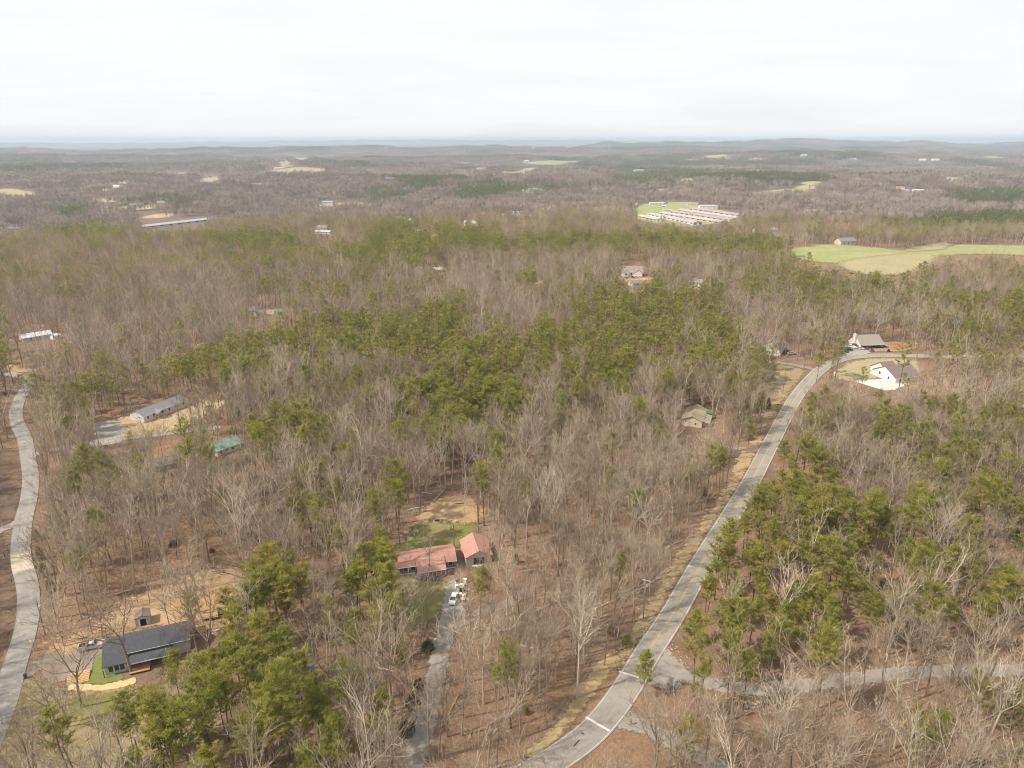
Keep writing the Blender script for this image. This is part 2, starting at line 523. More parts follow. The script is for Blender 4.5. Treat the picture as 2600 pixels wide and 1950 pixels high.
bark('grey_bark', (.25, .19, .14), (.45, .365, .28), (.62, .53, .42))
bark('twig_bark', (.30, .215, .15), (.47, .36, .26), (.60, .485, .36))
bark('rosy_twig', (.36, .19, .16), (.42, .24, .20), (.32, .20, .17))
bark('pine_bark', (.15, .105, .08), (.215, .145, .105), (.27, .18, .125))
bark('far_twig', (.31, .24, .20), (.42, .33, .275), (.51, .41, .345))


def needles(name, a, b, c, trans=.3):
    m, N, L, out = nmat(name)
    oi = N.new('ShaderNodeObjectInfo').outputs['Random']
    tc = N.new('ShaderNodeTexCoord').outputs['Object']
    f = noise(N, L, tc, .55, 4.0, .6)
    col = mixc(N, L, remap(N, L, oi, 0.0, .5), a, b)
    col = mixc(N, L, remap(N, L, oi, .5, 1.0), col, c)
    col = mixc(N, L, remap(N, L, f, .38, .68), tuple(x * .75 for x in a), col)
    d = N.new('ShaderNodeBsdfDiffuse'); t = N.new('ShaderNodeBsdfTranslucent'); mx = N.new('ShaderNodeMixShader')
    mx.inputs[0].default_value = trans
    L.new(col, d.inputs[0]); L.new(col, t.inputs[0])
    L.new(d.outputs[0], mx.inputs[1]); L.new(t.outputs[0], mx.inputs[2]); L.new(mx.outputs[0], out.inputs['Surface'])


needles('pine_needles', (.31, .325, .065), (.50, .455, .085), (.56, .445, .12), .54)
needles('far_needles', (.17, .195, .07), (.25, .25, .085), (.22, .22, .085), .35)
needles('holly_leaves', (.06, .105, .04), (.085, .13, .05), (.10, .13, .055), .25)
needles('bright_leaves', (.15, .17, .02), (.20, .19, .03), (.17, .15, .03))

# ------------------------------------------------------------------ land cover
def in_poly(px, py, poly):
    px = np.asarray(px, float); py = np.asarray(py, float)
    inside = np.zeros(px.shape, bool)
    n = len(poly)
    for i in range(n):
        x1, y1 = poly[i]; x2, y2 = poly[(i + 1) % n]
        if y1 == y2: continue
        c = ((y1 > py) != (y2 > py)) & (px < (x2 - x1) * (py - y1) / (y2 - y1) + x1)
        inside ^= c
    return inside


def seg_dist(x, y, poly, closed=True):
    d = np.full(np.shape(x), 1e9)
    n = len(poly)
    for i in range(n if closed else n - 1):
        ax, ay = poly[i]; bx, by = poly[(i + 1) % n]
        vx, vy = bx - ax, by - ay
        t = np.clip(((x - ax) * vx + (y - ay) * vy) / max(vx * vx + vy * vy, 1e-9), 0, 1)
        d = np.minimum(d, np.hypot(x - ax - t * vx, y - ay - t * vy))
    return d


def vnoise(x, y, lam, seed):
    """smooth value noise in the plane, 0..1"""
    r = np.random.RandomState(seed)
    tab = r.rand(256, 256)
    u, w = np.asarray(x) / lam, np.asarray(y) / lam
    i, j = np.floor(u).astype(int), np.floor(w).astype(int)
    fu, fw = u - i, w - j
    fu = fu * fu * (3 - 2 * fu); fw = fw * fw * (3 - 2 * fw)
    g = lambda a, b: tab[a & 255, b & 255]
    return (g(i, j) * (1 - fu) + g(i + 1, j) * fu) * (1 - fw) + (g(i, j + 1) * (1 - fu) + g(i + 1, j + 1) * fu) * fw


S = lambda pts: [(x * V, y * V) for x, y in pts]
# stands of pine as the photo shows their crowns: (share of pines, outline)
PINES = [
    (.52, S([(1960, 1040), (2120, 1020), (2320, 1000), (2320, 1320), (2140, 1330), (2000, 1330), (1940, 1230)])),
    (.30, S([(1700, 850), (1860, 860), (1900, 1000), (1780, 960)])),
    (.32, S([(340, 845), (360, 790), (560, 705), (800, 680), (960, 630), (1100, 690), (1250, 625), (1420, 600), (1590, 620), (1620, 800), (1500, 830), (1400, 865), (1160, 965), (900, 980), (840, 870), (700, 860), (560, 840)])),
    (.93, S([(345, 800), (400, 768), (480, 745), (600, 715), (680, 695), (800, 700), (900, 690), (950, 650), (1010, 655), (1005, 735), (1060, 745), (1050, 805), (930, 805), (830, 775), (740, 795), (690, 765), (600, 765), (560, 805), (440, 835), (350, 825)])),
    (.90, S([(1060, 740), (1150, 705), (1250, 690), (1260, 645), (1400, 620), (1560, 640), (1580, 700), (1500, 730), (1540, 790), (1450, 745), (1380, 765), (1345, 845), (1260, 850), (1200, 805), (1080, 805)])),
    (.95, S([(1260, 655), (1500, 640), (1545, 715), (1400, 705), (1300, 725)])),
    (.92, S([(985, 760), (1060, 740), (1080, 810), (1000, 815)])),
    (.92, S([(890, 835), (960, 815), (1100, 805), (1150, 860), (1110, 930), (1010, 965), (900, 950), (870, 885)])),
    (.70, S([(540, 925), (640, 880), (720, 875), (730, 960), (640, 1000), (560, 985)])),
    (.55, S([(620, 1020), (700, 1020), (760, 1080), (740, 1160), (640, 1130)])),
    (.70, S([(1540, 700), (1610, 720), (1690, 760), (1690, 860), (1600, 860), (1500, 800)])),
    (.62, S([(1600, 570), (1760, 575), (2000, 600), (2100, 640), (2212, 640), (2300, 640), (2300, 840), (2050, 790), (2010, 740), (1990, 660), (1800, 680), (1700, 650), (1580, 620)])),
    (.80, S([(2060, 640), (2300, 640), (2300, 720), (2120, 720)])),
    (.93, S([(1690, 990), (1760, 950), (1830, 1020), (1900, 1110), (2000, 1130), (1980, 1250), (1900, 1340), (1750, 1390), (1620, 1450), (1480, 1440), (1440, 1310), (1490, 1210), (1560, 1120), (1640, 1060)])),
    (.70, S([(1980, 1120), (2160, 1130), (2200, 1250), (2130, 1290), (2000, 1330), (1960, 1250)])),
    (.50, S([(1850, 880), (2300, 850), (2300, 1000), (2000, 1050), (1880, 1000)])),
    (.45, S([(2100, 1450), (2300, 1450), (2300, 1640), (2100, 1600)])),
    (.90, S([(480, 1300), (540, 1210), (600, 1180), (640, 1200), (660, 1260), (640, 1340), (560, 1340)])),
    (.95, S([(720, 1260), (790, 1175), (860, 1170), (885, 1220), (850, 1330), (780, 1370), (720, 1320)])),
    (.93, S([(300, 1460), (420, 1390), (500, 1370), (620, 1370), (700, 1480), (740, 1560), (740, 1720), (540, 1720), (240, 1640), (230, 1540), (300, 1510)])),
    (.90, S([(800, 1470), (850, 1460), (860, 1550), (800, 1560)])),
    (.75, S([(90, 850), (190, 830), (230, 880), (160, 925), (100, 910)])),
    (.80, S([(200, 805), (260, 805), (260, 850), (200, 850)])),
    (.80, S([(-60, 720), (30, 735), (30, 815), (-60, 810)])),
    (.95, S([(790, 505), (840, 480), (905, 478), (930, 500), (1000, 490), (1085, 500), (1080, 535), (900, 545), (790, 535)])),
    (.95, S([(1015, 540), (1090, 522), (1200, 512), (1446, 508), (1560, 516), (1690, 530), (1690, 560), (1500, 552), (1380, 538), (1180, 545), (1060, 552)])),
    (.95, S([(398, 512), (480, 506), (590, 503), (640, 520), (690, 545), (660, 562), (560, 545), (460, 530)])),
    (.85, S([(108, 498), (180, 490), (250, 497), (262, 518), (190, 522), (120, 512)])),
    (.85, S([(135, 445), (175, 445), (178, 470), (135, 470)])),
    (.85, S([(705, 545), (830, 536), (950, 545), (960, 575), (820, 582), (710, 565)])),
    (.92, S([(957, 420), (1000, 396), (1080, 388), (1190, 396), (1210, 412), (1100, 420), (1010, 428)])),
    (.85, S([(864, 386), (957, 384), (960, 404), (870, 406)])),
    (.80, S([(798, 408), (871, 404), (880, 426), (800, 428)])),
    (.92, S([(1976, 470), (2060, 456), (2300, 453), (2300, 497), (2140, 492), (2000, 494)])),
    (.80, S([(1896, 476), (1983, 470), (1990, 495), (1900, 495)])),
    (.92, S([(2025, 412), (2110, 404), (2300, 406), (2300, 440), (2060, 436)])),
    (.75, S([(1446, 364), (1600, 366), (1800, 378), (1790, 392), (1600, 388), (1450, 378)])),
    (.70, S([(1310, 372), (1450, 370), (1500, 384), (1440, 396), (1320, 390)])),
    (.70, S([(240, 430), (330, 420), (440, 424), (440, 438), (330, 440), (250, 446)])),
    (.30, S([(620, 560), (960, 565), (980, 660), (700, 680), (560, 640), (480, 560)])),
    (.26, S([(-60, 590), (330, 600), (330, 650), (-60, 640)])),
    (.42, S([(1090, 585), (1700, 590), (1700, 645), (1280, 640), (1100, 630)])),
    (.50, S([(1690, 570), (2010, 590), (2000, 640), (1700, 640)])),
    (.45, S([(780, 1080), (860, 1020), (880, 1100), (820, 1160)])),
    (.30, S([(300, 960), (480, 930), (520, 1010), (380, 1060), (120, 1060), (100, 1000)])),
]


def pine_share(x, y, d, crown_px, crown_py):
    p = .07 + .16 * sstep(vnoise(x, y, 60, 3), .58, .85) * sstep(x / np.maximum(d, 1), -.6, .5)
    far = sstep(d, 1500, 2200)
    n = .40 * vnoise(x, y, 260, 7) + .36 * vnoise(x, y, 800, 8) + .24 * vnoise(x, y, 120, 9)
    p = p * (1 - far) + far * (.06 + .82 * sstep(n, .49, .62))
    for share, poly in PINES:
        p = np.where(in_poly(crown_px, crown_py, poly), np.maximum(p, share), p)
    return p


FIELDS, PATCHES, TRACKS = [], [], []      # outlines that trees keep clear of (world x, y); centre lines with half widths
PROTECT = []                              # photo outlines in which the photo shows no crown


def ripple(poly, k=5, j=.02, seed=0):
    """a wavering natural outline through the given corners"""
    r = random.Random(seed + len(poly))
    out = []
    n = len(poly)
    for i in range(n):
        p0, p1, p2, p3 = (Vector(poly[(i + a) % n][:2]) for a in (-1, 0, 1, 2))
        ln = (p2 - p1).length
        for s in range(k):
            t = s / k
            q = .5 * ((2 * p1) + (p2 - p0) * t + (2 * p0 - 5 * p1 + 4 * p2 - p3) * t * t + (3 * p1 - p0 - 3 * p2 + p3) * t ** 3)
            if s: q = q + Vector((r.uniform(-1, 1), r.uniform(-1, 1))) * ln * j
            out.append((q.x, q.y))
    return out


def patch(name, poly_px, m, kind='structure', clear=True, feather=2.0, lift=None, smooth=True, seed=0, label=None, cat=None):
    """a sheet of ground cover that follows the terrain inside an outline read off the photo"""
    w = [ground(x, y) for x, y in poly_px]
    w = [(p.x, p.y) for p in w]
    d0 = float(np.mean([math.hypot(*p) for p in w]))
    if smooth: w = ripple(w, seed=seed)
    if clear: PATCHES.append(w)
    a = np.array(w)
    x0, y0 = a.min(0) - feather; x1, y1 = a.max(0) + feather
    step = max(.45, math.sqrt((x1 - x0) * (y1 - y0) / 9000.0))
    nx, ny = int((x1 - x0) / step) + 2, int((y1 - y0) / step) + 2
    gx, gy = np.meshgrid(x0 + np.arange(nx) * step, y0 + np.arange(ny) * step)
    sd = seg_dist(gx, gy, w) * np.where(in_poly(gx, gy, w), 1, -1)
    keep = sd > -feather
    if lift is None: lift = .03 + d0 * .00035
    gz = height(gx, gy) + lift
    quad = keep[:-1, :-1] & keep[1:, :-1] & keep[:-1, 1:] & keep[1:, 1:]
    idx = -np.ones(gx.shape, int)
    J, I = np.nonzero(quad)
    used = np.zeros(gx.shape, bool)
    for dj in (0, 1):
        for di in (0, 1): used[J + dj, I + di] = True
    idx[used] = np.arange(used.sum())
    verts = np.stack([gx[used], gy[used], gz[used]], 1)
    faces = np.stack([idx[J, I], idx[J, I + 1], idx[J + 1, I + 1], idx[J + 1, I]], 1)
    me = bpy.data.meshes.new(name)
    me.from_pydata(verts.tolist(), [], faces.tolist())
    at = me.attributes.new('edge', 'FLOAT', 'POINT')
    at.data.foreach_set('value', (.5 + .5 * np.clip(sd[used] / feather, -1, 1)).astype(np.float32))
    me.polygons.foreach_set("use_smooth", [True] * len(me.polygons))
    me.materials.append(MATS[m])
    o = link(bpy.data.objects.new(name, me))
    return tag(o, label, cat, None, kind)


def spline(pts, step=2.0):
    P = [Vector((p[0], p[1])) for p in pts]
    P = [P[0] * 2 - P[1]] + P + [P[-1] * 2 - P[-2]]
    out = []
    for i in range(1, len(P) - 2):
        n = max(2, int((P[i + 1] - P[i]).length / step))
        for s in range(n):
            t = s / n
            p0, p1, p2, p3 = P[i - 1:i + 3]
            out.append(.5 * ((2 * p1) + (p2 - p0) * t + (2 * p0 - 5 * p1 + 4 * p2 - p3) * t * t + (3 * p1 - p0 - 3 * p2 + p3) * t ** 3))
    out.append(P[-2])
    for _ in range(4):
        out = [out[0]] + [(out[i - 1] + out[i] * 2 + out[i + 1]) / 4 for i in range(1, len(out) - 1)] + [out[-1]]
    return out


def road_lift(d):
    return .10 + d * .0004


def strip(name, line, off0, off1, m, lift, parent=None, skirt=.25, dash=None, kind=None, across=6):
    """a ribbon between two side offsets of a centre line, draped on the terrain, with short edge skirts"""
    v, f, ac = [], [], []
    n = len(line)
    rows = []
    for i, p in enumerate(line):
        t = (line[min(i + 1, n - 1)] - line[max(i - 1, 0)]).normalized()
        nrm = Vector((t.y, -t.x))
        row = []
        for k in range(across + 1):
            u = k / across
            q = p + nrm * (off0 + (off1 - off0) * u)
            z = float(height(q.x, q.y)) + lift + road_lift(p.length)
            row.append(len(v)); v.append((q.x, q.y, z)); ac.append(u)
        if skirt:
            for k, side in ((0, 0), (across, 1)):
                x, y, z = v[row[k]]
                s = -.12 if side == 0 else .12
                row.append(len(v)); v.append((x + nrm.x * s, y + nrm.y * s, z - skirt - road_lift(p.length))); ac.append(float(side))
        rows.append(row)
    for i in range(n - 1):
        if dash and not dash(i): continue
        a, b = rows[i], rows[i + 1]
        for k in range(across): f.append((a[k], a[k + 1], b[k + 1], b[k]))
        if skirt:
            f.append((a[across + 1], a[0], b[0], b[across + 1]))
            f.append((a[across], a[across + 2], b[across + 2], b[across]))
    me = bpy.data.meshes.new(name)
    me.from_pydata(v, [], f)
    at = me.attributes.new('across', 'FLOAT', 'POINT')
    at.data.foreach_set('value', np.array(ac, np.float32))
    me.materials.append(MATS[m])
    o = link(bpy.data.objects.new(name, me), parent)
    if kind: o["kind"] = kind
    return o


def px_line(pts):
    return spline([ground(x, y) for x, y in pts])


# ---- roads
main_line = px_line([(1290, 1995), (1372, 1953), (1448, 1903), (1502, 1862), (1546, 1812), (1582, 1762), (1612, 1714), (1638, 1668), (1674, 1614), (1718, 1545), (1772, 1448), (1836, 1342), (1899, 1238), (1930, 1180), (1972, 1098), (2012, 1024), (2042, 982), (2078, 944), (2118, 919), (2168, 907), (2235, 903), (2320, 904), (2420, 907), (2540, 905), (2760, 898)])
road = strip('road', main_line, -3.2, 3.2, 'asphalt', 0.0, kind='structure', across=10)
TRACKS.append((main_line, 5.6))
for s in (-1, 1):
    strip('edge_line', main_line, s * 2.85 - .055, s * 2.85 + .055, 'road_white', .012, road, 0, across=1)
    strip('centre_line', main_line, s * .15 - .055, s * .15 + .055, 'road_yellow', .012, road, 0, across=1, dash=lambda i: i > 20)
left_line = px_line([(-75, 1990), (-30, 1890), (12, 1788), (34, 1700), (60, 1622), (74, 1545), (69, 1480), (55, 1432), (53, 1380), (60, 1320), (73, 1270), (78, 1212), (71, 1160), (62, 1112), (43, 1072), (41, 1042), (52, 1010), (70, 978), (62, 960), (28, 950), (-60, 946)])
side_road = strip('side_road', left_line, -2.55, 2.55, 'old_asphalt', 0.0, kind='structure', across=8)
TRACKS.append((left_line, 4.6))
# pale concrete slab let into the side road
i0 = min(range(len(left_line)), key=lambda i: abs(left_line[i].y - ground(56, 1450).y))
i1 = min(range(len(left_line)), key=lambda i: abs(left_line[i].y - ground(54, 1404).y))
strip('concrete_slab', left_line[min(i0, i1):max(i0, i1) + 1], -2.52, 2.52, 'patch_concrete', .014, side_road, 0, across=2)
# two white bars laid across the main road
for (ax, ay, bx, by) in ((1571, 1706, 1622, 1722), (1487, 1822, 1547, 1857)):
    a, b = ground(ax, ay), ground(bx, by)
    strip('white_bar', [Vector((a.x + (b.x - a.x) * t, a.y + (b.y - a.y) * t)) for t in (0, .25, .5, .75, 1)], -.27, .27, 'road_white', .02, road, 0, across=1)
# dark tar marks
for (ax, ay, bx, by) in ((1476, 1862, 1483, 1866), (1457, 1896, 1472, 1880)):
    a, b = ground(ax, ay), ground(bx, by)
    strip('tar_patch', [Vector((a.x + (b.x - a.x) * t, a.y + (b.y - a.y) * t)) for t in (0, .5, 1)], -.13, .1, 'ash', .02, road, 0, across=1)


def track(name, pts, half, m='gravel_track', clear=1.0, lift=.02):
    line = px_line(pts)
    TRACKS.append((line, half + clear))
    out = [(p + Vector(((line[min(i + 1, len(line) - 1)] - line[max(i - 1, 0)]).normalized().y, -(line[min(i + 1, len(line) - 1)] - line[max(i - 1, 0)]).normalized().x)) * s * half) for s in (1, -1) for i, p in (list(enumerate(line)) if s == 1 else list(reversed(list(enumerate(line)))))]
    w = [(q.x, q.y) for q in out]
    # ribbon with a feathered rim
    v, f, ed = [], [], []
    K = 8
    for i, p in enumerate(line):
        t = (line[min(i + 1, len(line) - 1)] - line[max(i - 1, 0)]).normalized(); nr = Vector((t.y, -t.x))
        for k in range(K + 1):
            u = -1 + 2 * k / K
            q = p + nr * u * half * 1.35
            v.append((q.x, q.y, float(height(q.x, q.y)) + lift + .04 + p.length * .00035))
            ed.append(float(np.clip((1.25 - abs(u) * 1.35) * 2.0, 0, 1)))
    for i in range(len(line) - 1):
        for k in range(K):
            a = i * (K + 1) + k
            f.append((a, a + 1, a + K + 2, a + K + 1))
    me = bpy.data.meshes.new(name); me.from_pydata(v, [], f)
    at = me.attributes.new('edge', 'FLOAT', 'POINT'); at.data.foreach_set('value', np.array(ed, np.float32))
    me.materials.append(MATS[m])
    return tag(link(bpy.data.objects.new(name, me)), kind='structure')


track('gravel_road', [(1668, 1690), (1720, 1712), (1790, 1735), (1863, 1746), (1932, 1750), (2027, 1741), (2121, 1731), (2216, 1716), (2343, 1707), (2470, 1702), (2600, 1702), (2760, 1700)], 2.1, 'gravel')
track('gravel_drive', [(1570, 1832), (1616, 1832), (1680, 1867), (1743, 1902), (1806, 1934), (1870, 1968)], 2.0, 'gravel')
track('house_drive', [(1035, 1985), (1050, 1930), (1070, 1880), (1092, 1790), (1113, 1690), (1132, 1595), (1146, 1532), (1152, 1490)], 2.2, 'gravel')
track('woodland_track', [(1138, 1604), (1201, 1563), (1296, 1532), (1340, 1500)], 1.6, 'gravel_track')
track('new_house_drive', [(70, 1160), (130, 1144), (200, 1136), (270, 1122), (330, 1112), (400, 1104), (504, 1093), (560, 1085)], 2.0, 'gravel')
track('concrete_drive', [(-40, 1358), (0, 1352), (38, 1330), (60, 1318)], 1.8, 'pale_gravel')
track('branch_road', [(2085, 942), (2046, 934), (2000, 924), (1975, 921), (1930, 918)], 2.2, 'gravel')
track('farm_lane', [(1598, 512), (1615, 516), (1612, 522), (1603, 528), (1612, 540)], 3.0, 'pale_gravel')
track('far_lane', [(0, 485), (40, 492), (86, 500)], 4.0, 'tan_field')
track('hill_lane', [(1860, 492), (1930, 490), (2000, 482), (2040, 478)], 4.0, 'pale_gravel')
track('tan_house_drive', [(1990, 1136), (1950, 1140), (1900, 1142), (1850, 1135), (1790, 1105)], 1.7, 'gravel_track')

# ---- yards, fields, banks
patch('gravel_apron', [(1655, 1695), (1688, 1648), (1702, 1655), (1740, 1695), (1770, 1725), (1720, 1745), (1650, 1740), (1632, 1725)], 'gravel', feather=1.2)
patch('gravel_apron', [(1560, 1838), (1590, 1800), (1610, 1812), (1650, 1835), (1690, 1860), (1650, 1862), (1590, 1852)], 'gravel', feather=1.0)
patch('gravel_apron', [(1126, 1560), (1120, 1500), (1150, 1470), (1185, 1480), (1180, 1540), (1160, 1590), (1130, 1600)], 'gravel', feather=1.2)
patch('gravel_yard', [(238, 1076), (312, 1066), (328, 1100), (308, 1122), (262, 1132), (180, 1140), (236, 1116)], 'gravel', feather=.8)
patch('straw_yard', [(300, 1063), (340, 1057), (372, 1074), (480, 1032), (575, 985), (600, 1000), (520, 1060), (430, 1096), (330, 1108), (318, 1085)], 'straw_cover', feather=1.6)
patch('driveway', [(62, 1712), (85, 1672), (125, 1660), (190, 1648), (262, 1636), (300, 1630), (262, 1655), (240, 1672), (230, 1708), (180, 1722), (140, 1738), (120, 1728), (100, 1700), (75, 1722)], 'gravel_track', feather=.5, smooth=False)
patch('green_lawn', [(238, 1672), (262, 1655), (300, 1690), (310, 1725), (240, 1738), (195, 1738), (232, 1708)], 'lush_grass', feather=.6)
patch('dry_lawn', [(45, 1750), (75, 1722), (140, 1738), (170, 1755), (330, 1735), (380, 1760), (440, 1740), (520, 1760), (560, 1840), (460, 1900), (300, 1990), (-10, 1990), (5, 1870)], 'dry_lawn', clear=False, feather=2.0)
patch('green_lawn', [(180, 1775), (260, 1765), (330, 1775), (360, 1830), (300, 1850), (200, 1830)], 'green_lawn', clear=False, feather=2.5, lift=.09)
patch('green_lawn', [(40, 1790), (66, 1740), (72, 1750), (45, 1830), (25, 1870), (20, 1850)], 'green_lawn', clear=False, feather=1.0, lift=.10)
patch('dirt_bank', [(105, 1640), (180, 1610), (260, 1585), (300, 1540), (420, 1480), (540, 1440), (640, 1470), (640, 1540), (560, 1600), (470, 1600), (380, 1600), (260, 1625), (190, 1650), (120, 1655)], 'bare_dirt', clear=False, feather=3.5)
patch('gravel_pad', [(470, 1560), (560, 1548), (640, 1535), (650, 1570), (600, 1600), (500, 1600)], 'gravel_track', feather=1.2, lift=.09)
patch('back_lawn', [(1008, 1392), (1030, 1365), (1060, 1330), (1095, 1318), (1150, 1318), (1200, 1322), (1215, 1345), (1190, 1362), (1165, 1385), (1100, 1400), (1030, 1410)], 'green_lawn', feather=1.5)
patch('bare_yard', [(1060, 1325), (1080, 1290), (1130, 1262), (1180, 1255), (1210, 1275), (1230, 1310), (1190, 1328), (1110, 1322)], 'bare_dirt', feather=2.0)
patch('front_lawn', [(990, 1470), (1060, 1468), (1130, 1478), (1132, 1520), (1110, 1570), (1050, 1590), (990, 1540)], 'green_lawn', feather=2.0)
patch('road_verge', [(1360, 1925), (1420, 1870), (1465, 1820), (1500, 1772), (1545, 1712), (1582, 1680), (1575, 1664), (1545, 1664), (1508, 1692), (1478, 1760), (1440, 1800), (1390, 1862), (1340, 1908)], 'straw_cover', feather=1.0)
patch('grass_verge', [(1585, 1680), (1640, 1600), (1690, 1520), (1760, 1405), (1820, 1312), (1880, 1220), (1920, 1140), (1900, 1140), (1840, 1240), (1780, 1330), (1700, 1445), (1640, 1540), (1570, 1660)], 'verge', feather=1.6)
patch('dirt_verge', [(1880, 1215), (1920, 1150), (1935, 1110), (1905, 1120), (1860, 1190)], 'bare_dirt', feather=1.5, lift=.12)
patch('roadside_meadow', [(1965, 1060), (2005, 990), (2045, 945), (2000, 930), (1970, 928), (1965, 960), (1940, 1040), (1930, 1090)], 'dry_lawn', feather=2.0)
patch('house_lawn', [(2130, 912), (2200, 893), (2290, 893), (2330, 880), (2270, 868), (2180, 878), (2150, 892)], 'dry_lawn', feather=2.0, lift=.22)
patch('house_lawn', [(2120, 955), (2150, 925), (2210, 912), (2290, 912), (2330, 922), (2330, 960), (2240, 960), (2200, 965), (2150, 968)], 'tan_field', feather=2.0)
patch('house_lawn', [(2290, 1010), (2340, 960), (2420, 955), (2470, 985), (2400, 1010)], 'bare_dirt', feather=4.0, clear=False)
patch('red_soil_bed', [(2255, 876), (2285, 873), (2300, 882), (2270, 886)], 'red_clay', feather=1.0, lift=.32)
patch('parking_pad', [(2148, 890), (2190, 882), (2210, 896), (2190, 902), (2150, 905)], 'pale_gravel', feather=1.0, lift=.30)
patch('white_driveway', [(2118, 946), (2160, 957), (2210, 965), (2270, 962), (2310, 975), (2270, 990), (2245, 992), (2180, 972), (2118, 955)], 'concrete', feather=.5, smooth=False)
patch('pasture', [(1995, 640), (2030, 628), (2120, 622), (2230, 630), (2300, 636), (2360, 627), (2440, 622), (2600, 624), (2900, 626), (2900, 655), (2600, 648), (2480, 646), (2380, 650), (2250, 662), (2120, 668), (2040, 660)], 'pasture', feather=6.0)
patch('hay_field', [(2130, 668), (2240, 650), (2330, 645), (2380, 655), (2330, 690), (2230, 700), (2160, 690)], 'tan_field', feather=7.0, lift=.55)
patch('pasture', [(2300, 634), (2370, 618), (2420, 622), (2370, 636), (2320, 640)], 'tan_field', feather=5.0, lift=.6, clear=False)
patch('farm_meadow', [(1603, 536), (1622, 524), (1660, 515), (1720, 513), (1760, 517), (1800, 528), (1850, 538), (1886, 549), (1882, 559), (1840, 566), (1790, 571), (1745, 577), (1690, 570), (1650, 566), (1612, 556)], 'pasture', feather=5.0)
patch('farmyard', [(1660, 545), (1740, 532), (1890, 550), (1880, 562), (1780, 572), (1700, 565)], 'tan_field', feather=5.0, lift=.75)
patch('far_meadow', [(800, 522), (870, 515), (960, 516), (985, 522), (900, 528), (820, 529)], 'tan_field', feather=8.0)
patch('far_meadow', [(690, 433), (740, 427), (790, 426), (830, 432), (790, 440), (720, 440)], 'tan_field', feather=10.0)
patch('far_meadow', [(1325, 414), (1380, 409), (1450, 409), (1465, 414), (1400, 419)], 'pasture', feather=14.0)
patch('far_meadow', [(1275, 436), (1330, 430), (1400, 424), (1412, 427), (1350, 434), (1290, 440)], 'tan_field', feather=12.0)
patch('far_meadow', [(1900, 493), (1960, 484), (2040, 480), (2045, 490), (1960, 500), (1900, 500)], 'pasture', feather=8.0)
patch('far_meadow', [(0, 480), (60, 484), (110, 497), (60, 508), (-60, 505), (-60, 482)], 'tan_field', feather=8.0)
patch('far_meadow', [(190, 484), (260, 478), (300, 480), (250, 487)], 'tan_field', feather=8.0)
patch('far_meadow', [(2395, 450), (2440, 448), (2480, 450), (2440, 456)], 'pasture', feather=10.0)
patch('far_meadow', [(300, 528), (350, 522), (410, 520), (420, 528), (340, 534)], 'tan_field', feather=6.0)
patch('far_meadow', [(360, 552), (400, 544), (440, 543), (430, 552), (380, 556)], 'bare_dirt', feather=6.0)
patch('far_meadow', [(1790, 398), (1830, 393), (1850, 399), (1815, 403)], 'tan_field', feather=14.0)
patch('far_meadow', [(1730, 455), (1765, 452), (1765, 462), (1735, 466)], 'tan_field', feather=8.0)
patch('far_meadow', [(1295, 562), (1320, 556), (1370, 566), (1350, 574), (1300, 574)], 'bare_dirt', feather=4.0)
patch('far_meadow', [(655, 792), (700, 786), (715, 792), (680, 800)], 'straw_cover', feather=2.0)
_cr = random.Random(17)
for k in range(16):
    cx_, cy_ = _cr.uniform(60, 2540), _cr.choice((_cr.uniform(398, 420), _cr.uniform(420, 470), _cr.uniform(470, 520)))
    w_, h_ = _cr.uniform(12, 34) * (1 + (cy_ - 390) / 160), _cr.uniform(1.6, 3.2) * (1 + (cy_ - 390) / 70)
    patch('far_meadow', [(cx_ + w_ * math.cos(a_) * _cr.uniform(.7, 1.2), cy_ + h_ * math.sin(a_) * _cr.uniform(.7, 1.2)) for a_ in np.linspace(0, 5.5, 8)], _cr.choice(('tan_field', 'tan_field', 'pasture')), feather=10.0, seed=k)
patch('clay_yard', [(2445, 1560), (2480, 1500), (2520, 1490), (2530, 1520), (2500, 1570), (2460, 1590)], 'red_clay', feather=2.5)
patch('grass_yard', [(2500, 1480), (2540, 1440), (2600, 1400), (2700, 1400), (2700, 1470), (2600, 1500), (2530, 1520)], 'dry_lawn', feather=2.0)
patch('lush_patch', [(2490, 1500), (2530, 1482), (2590, 1490), (2560, 1520), (2500, 1515)], 'lush_grass', feather=1.5, lift=.1)
patch('brush_bank', [(-60, 1150), (48, 1150), (58, 1210), (50, 1280), (25, 1340), (-60, 1350)], 'bank_brush', clear=False, feather=2.0)
patch('brush_bank', [(-60, 1380), (22, 1380), (22, 1440), (45, 1510), (40, 1580), (10, 1650), (-60, 1720)], 'bank_brush', clear=False, feather=2.0)
patch('mulch_path', [(168, 1740), (190, 1736), (260, 1740), (310, 1728), (345, 1720), (350, 1735), (300, 1750), (250, 1756), (168, 1755)], 'mulch', feather=.3, lift=.13, smooth=False)
patch('dirt_clearing', [(1330, 735), (1380, 712), (1640, 704), (1640, 712), (1420, 722)], 'bare_dirt', feather=5.0, clear=False)
patch('tan_field_corner', [(20, 925), (60, 935), (100, 940), (60, 946), (20, 942)], 'bare_dirt', feather=1.5)


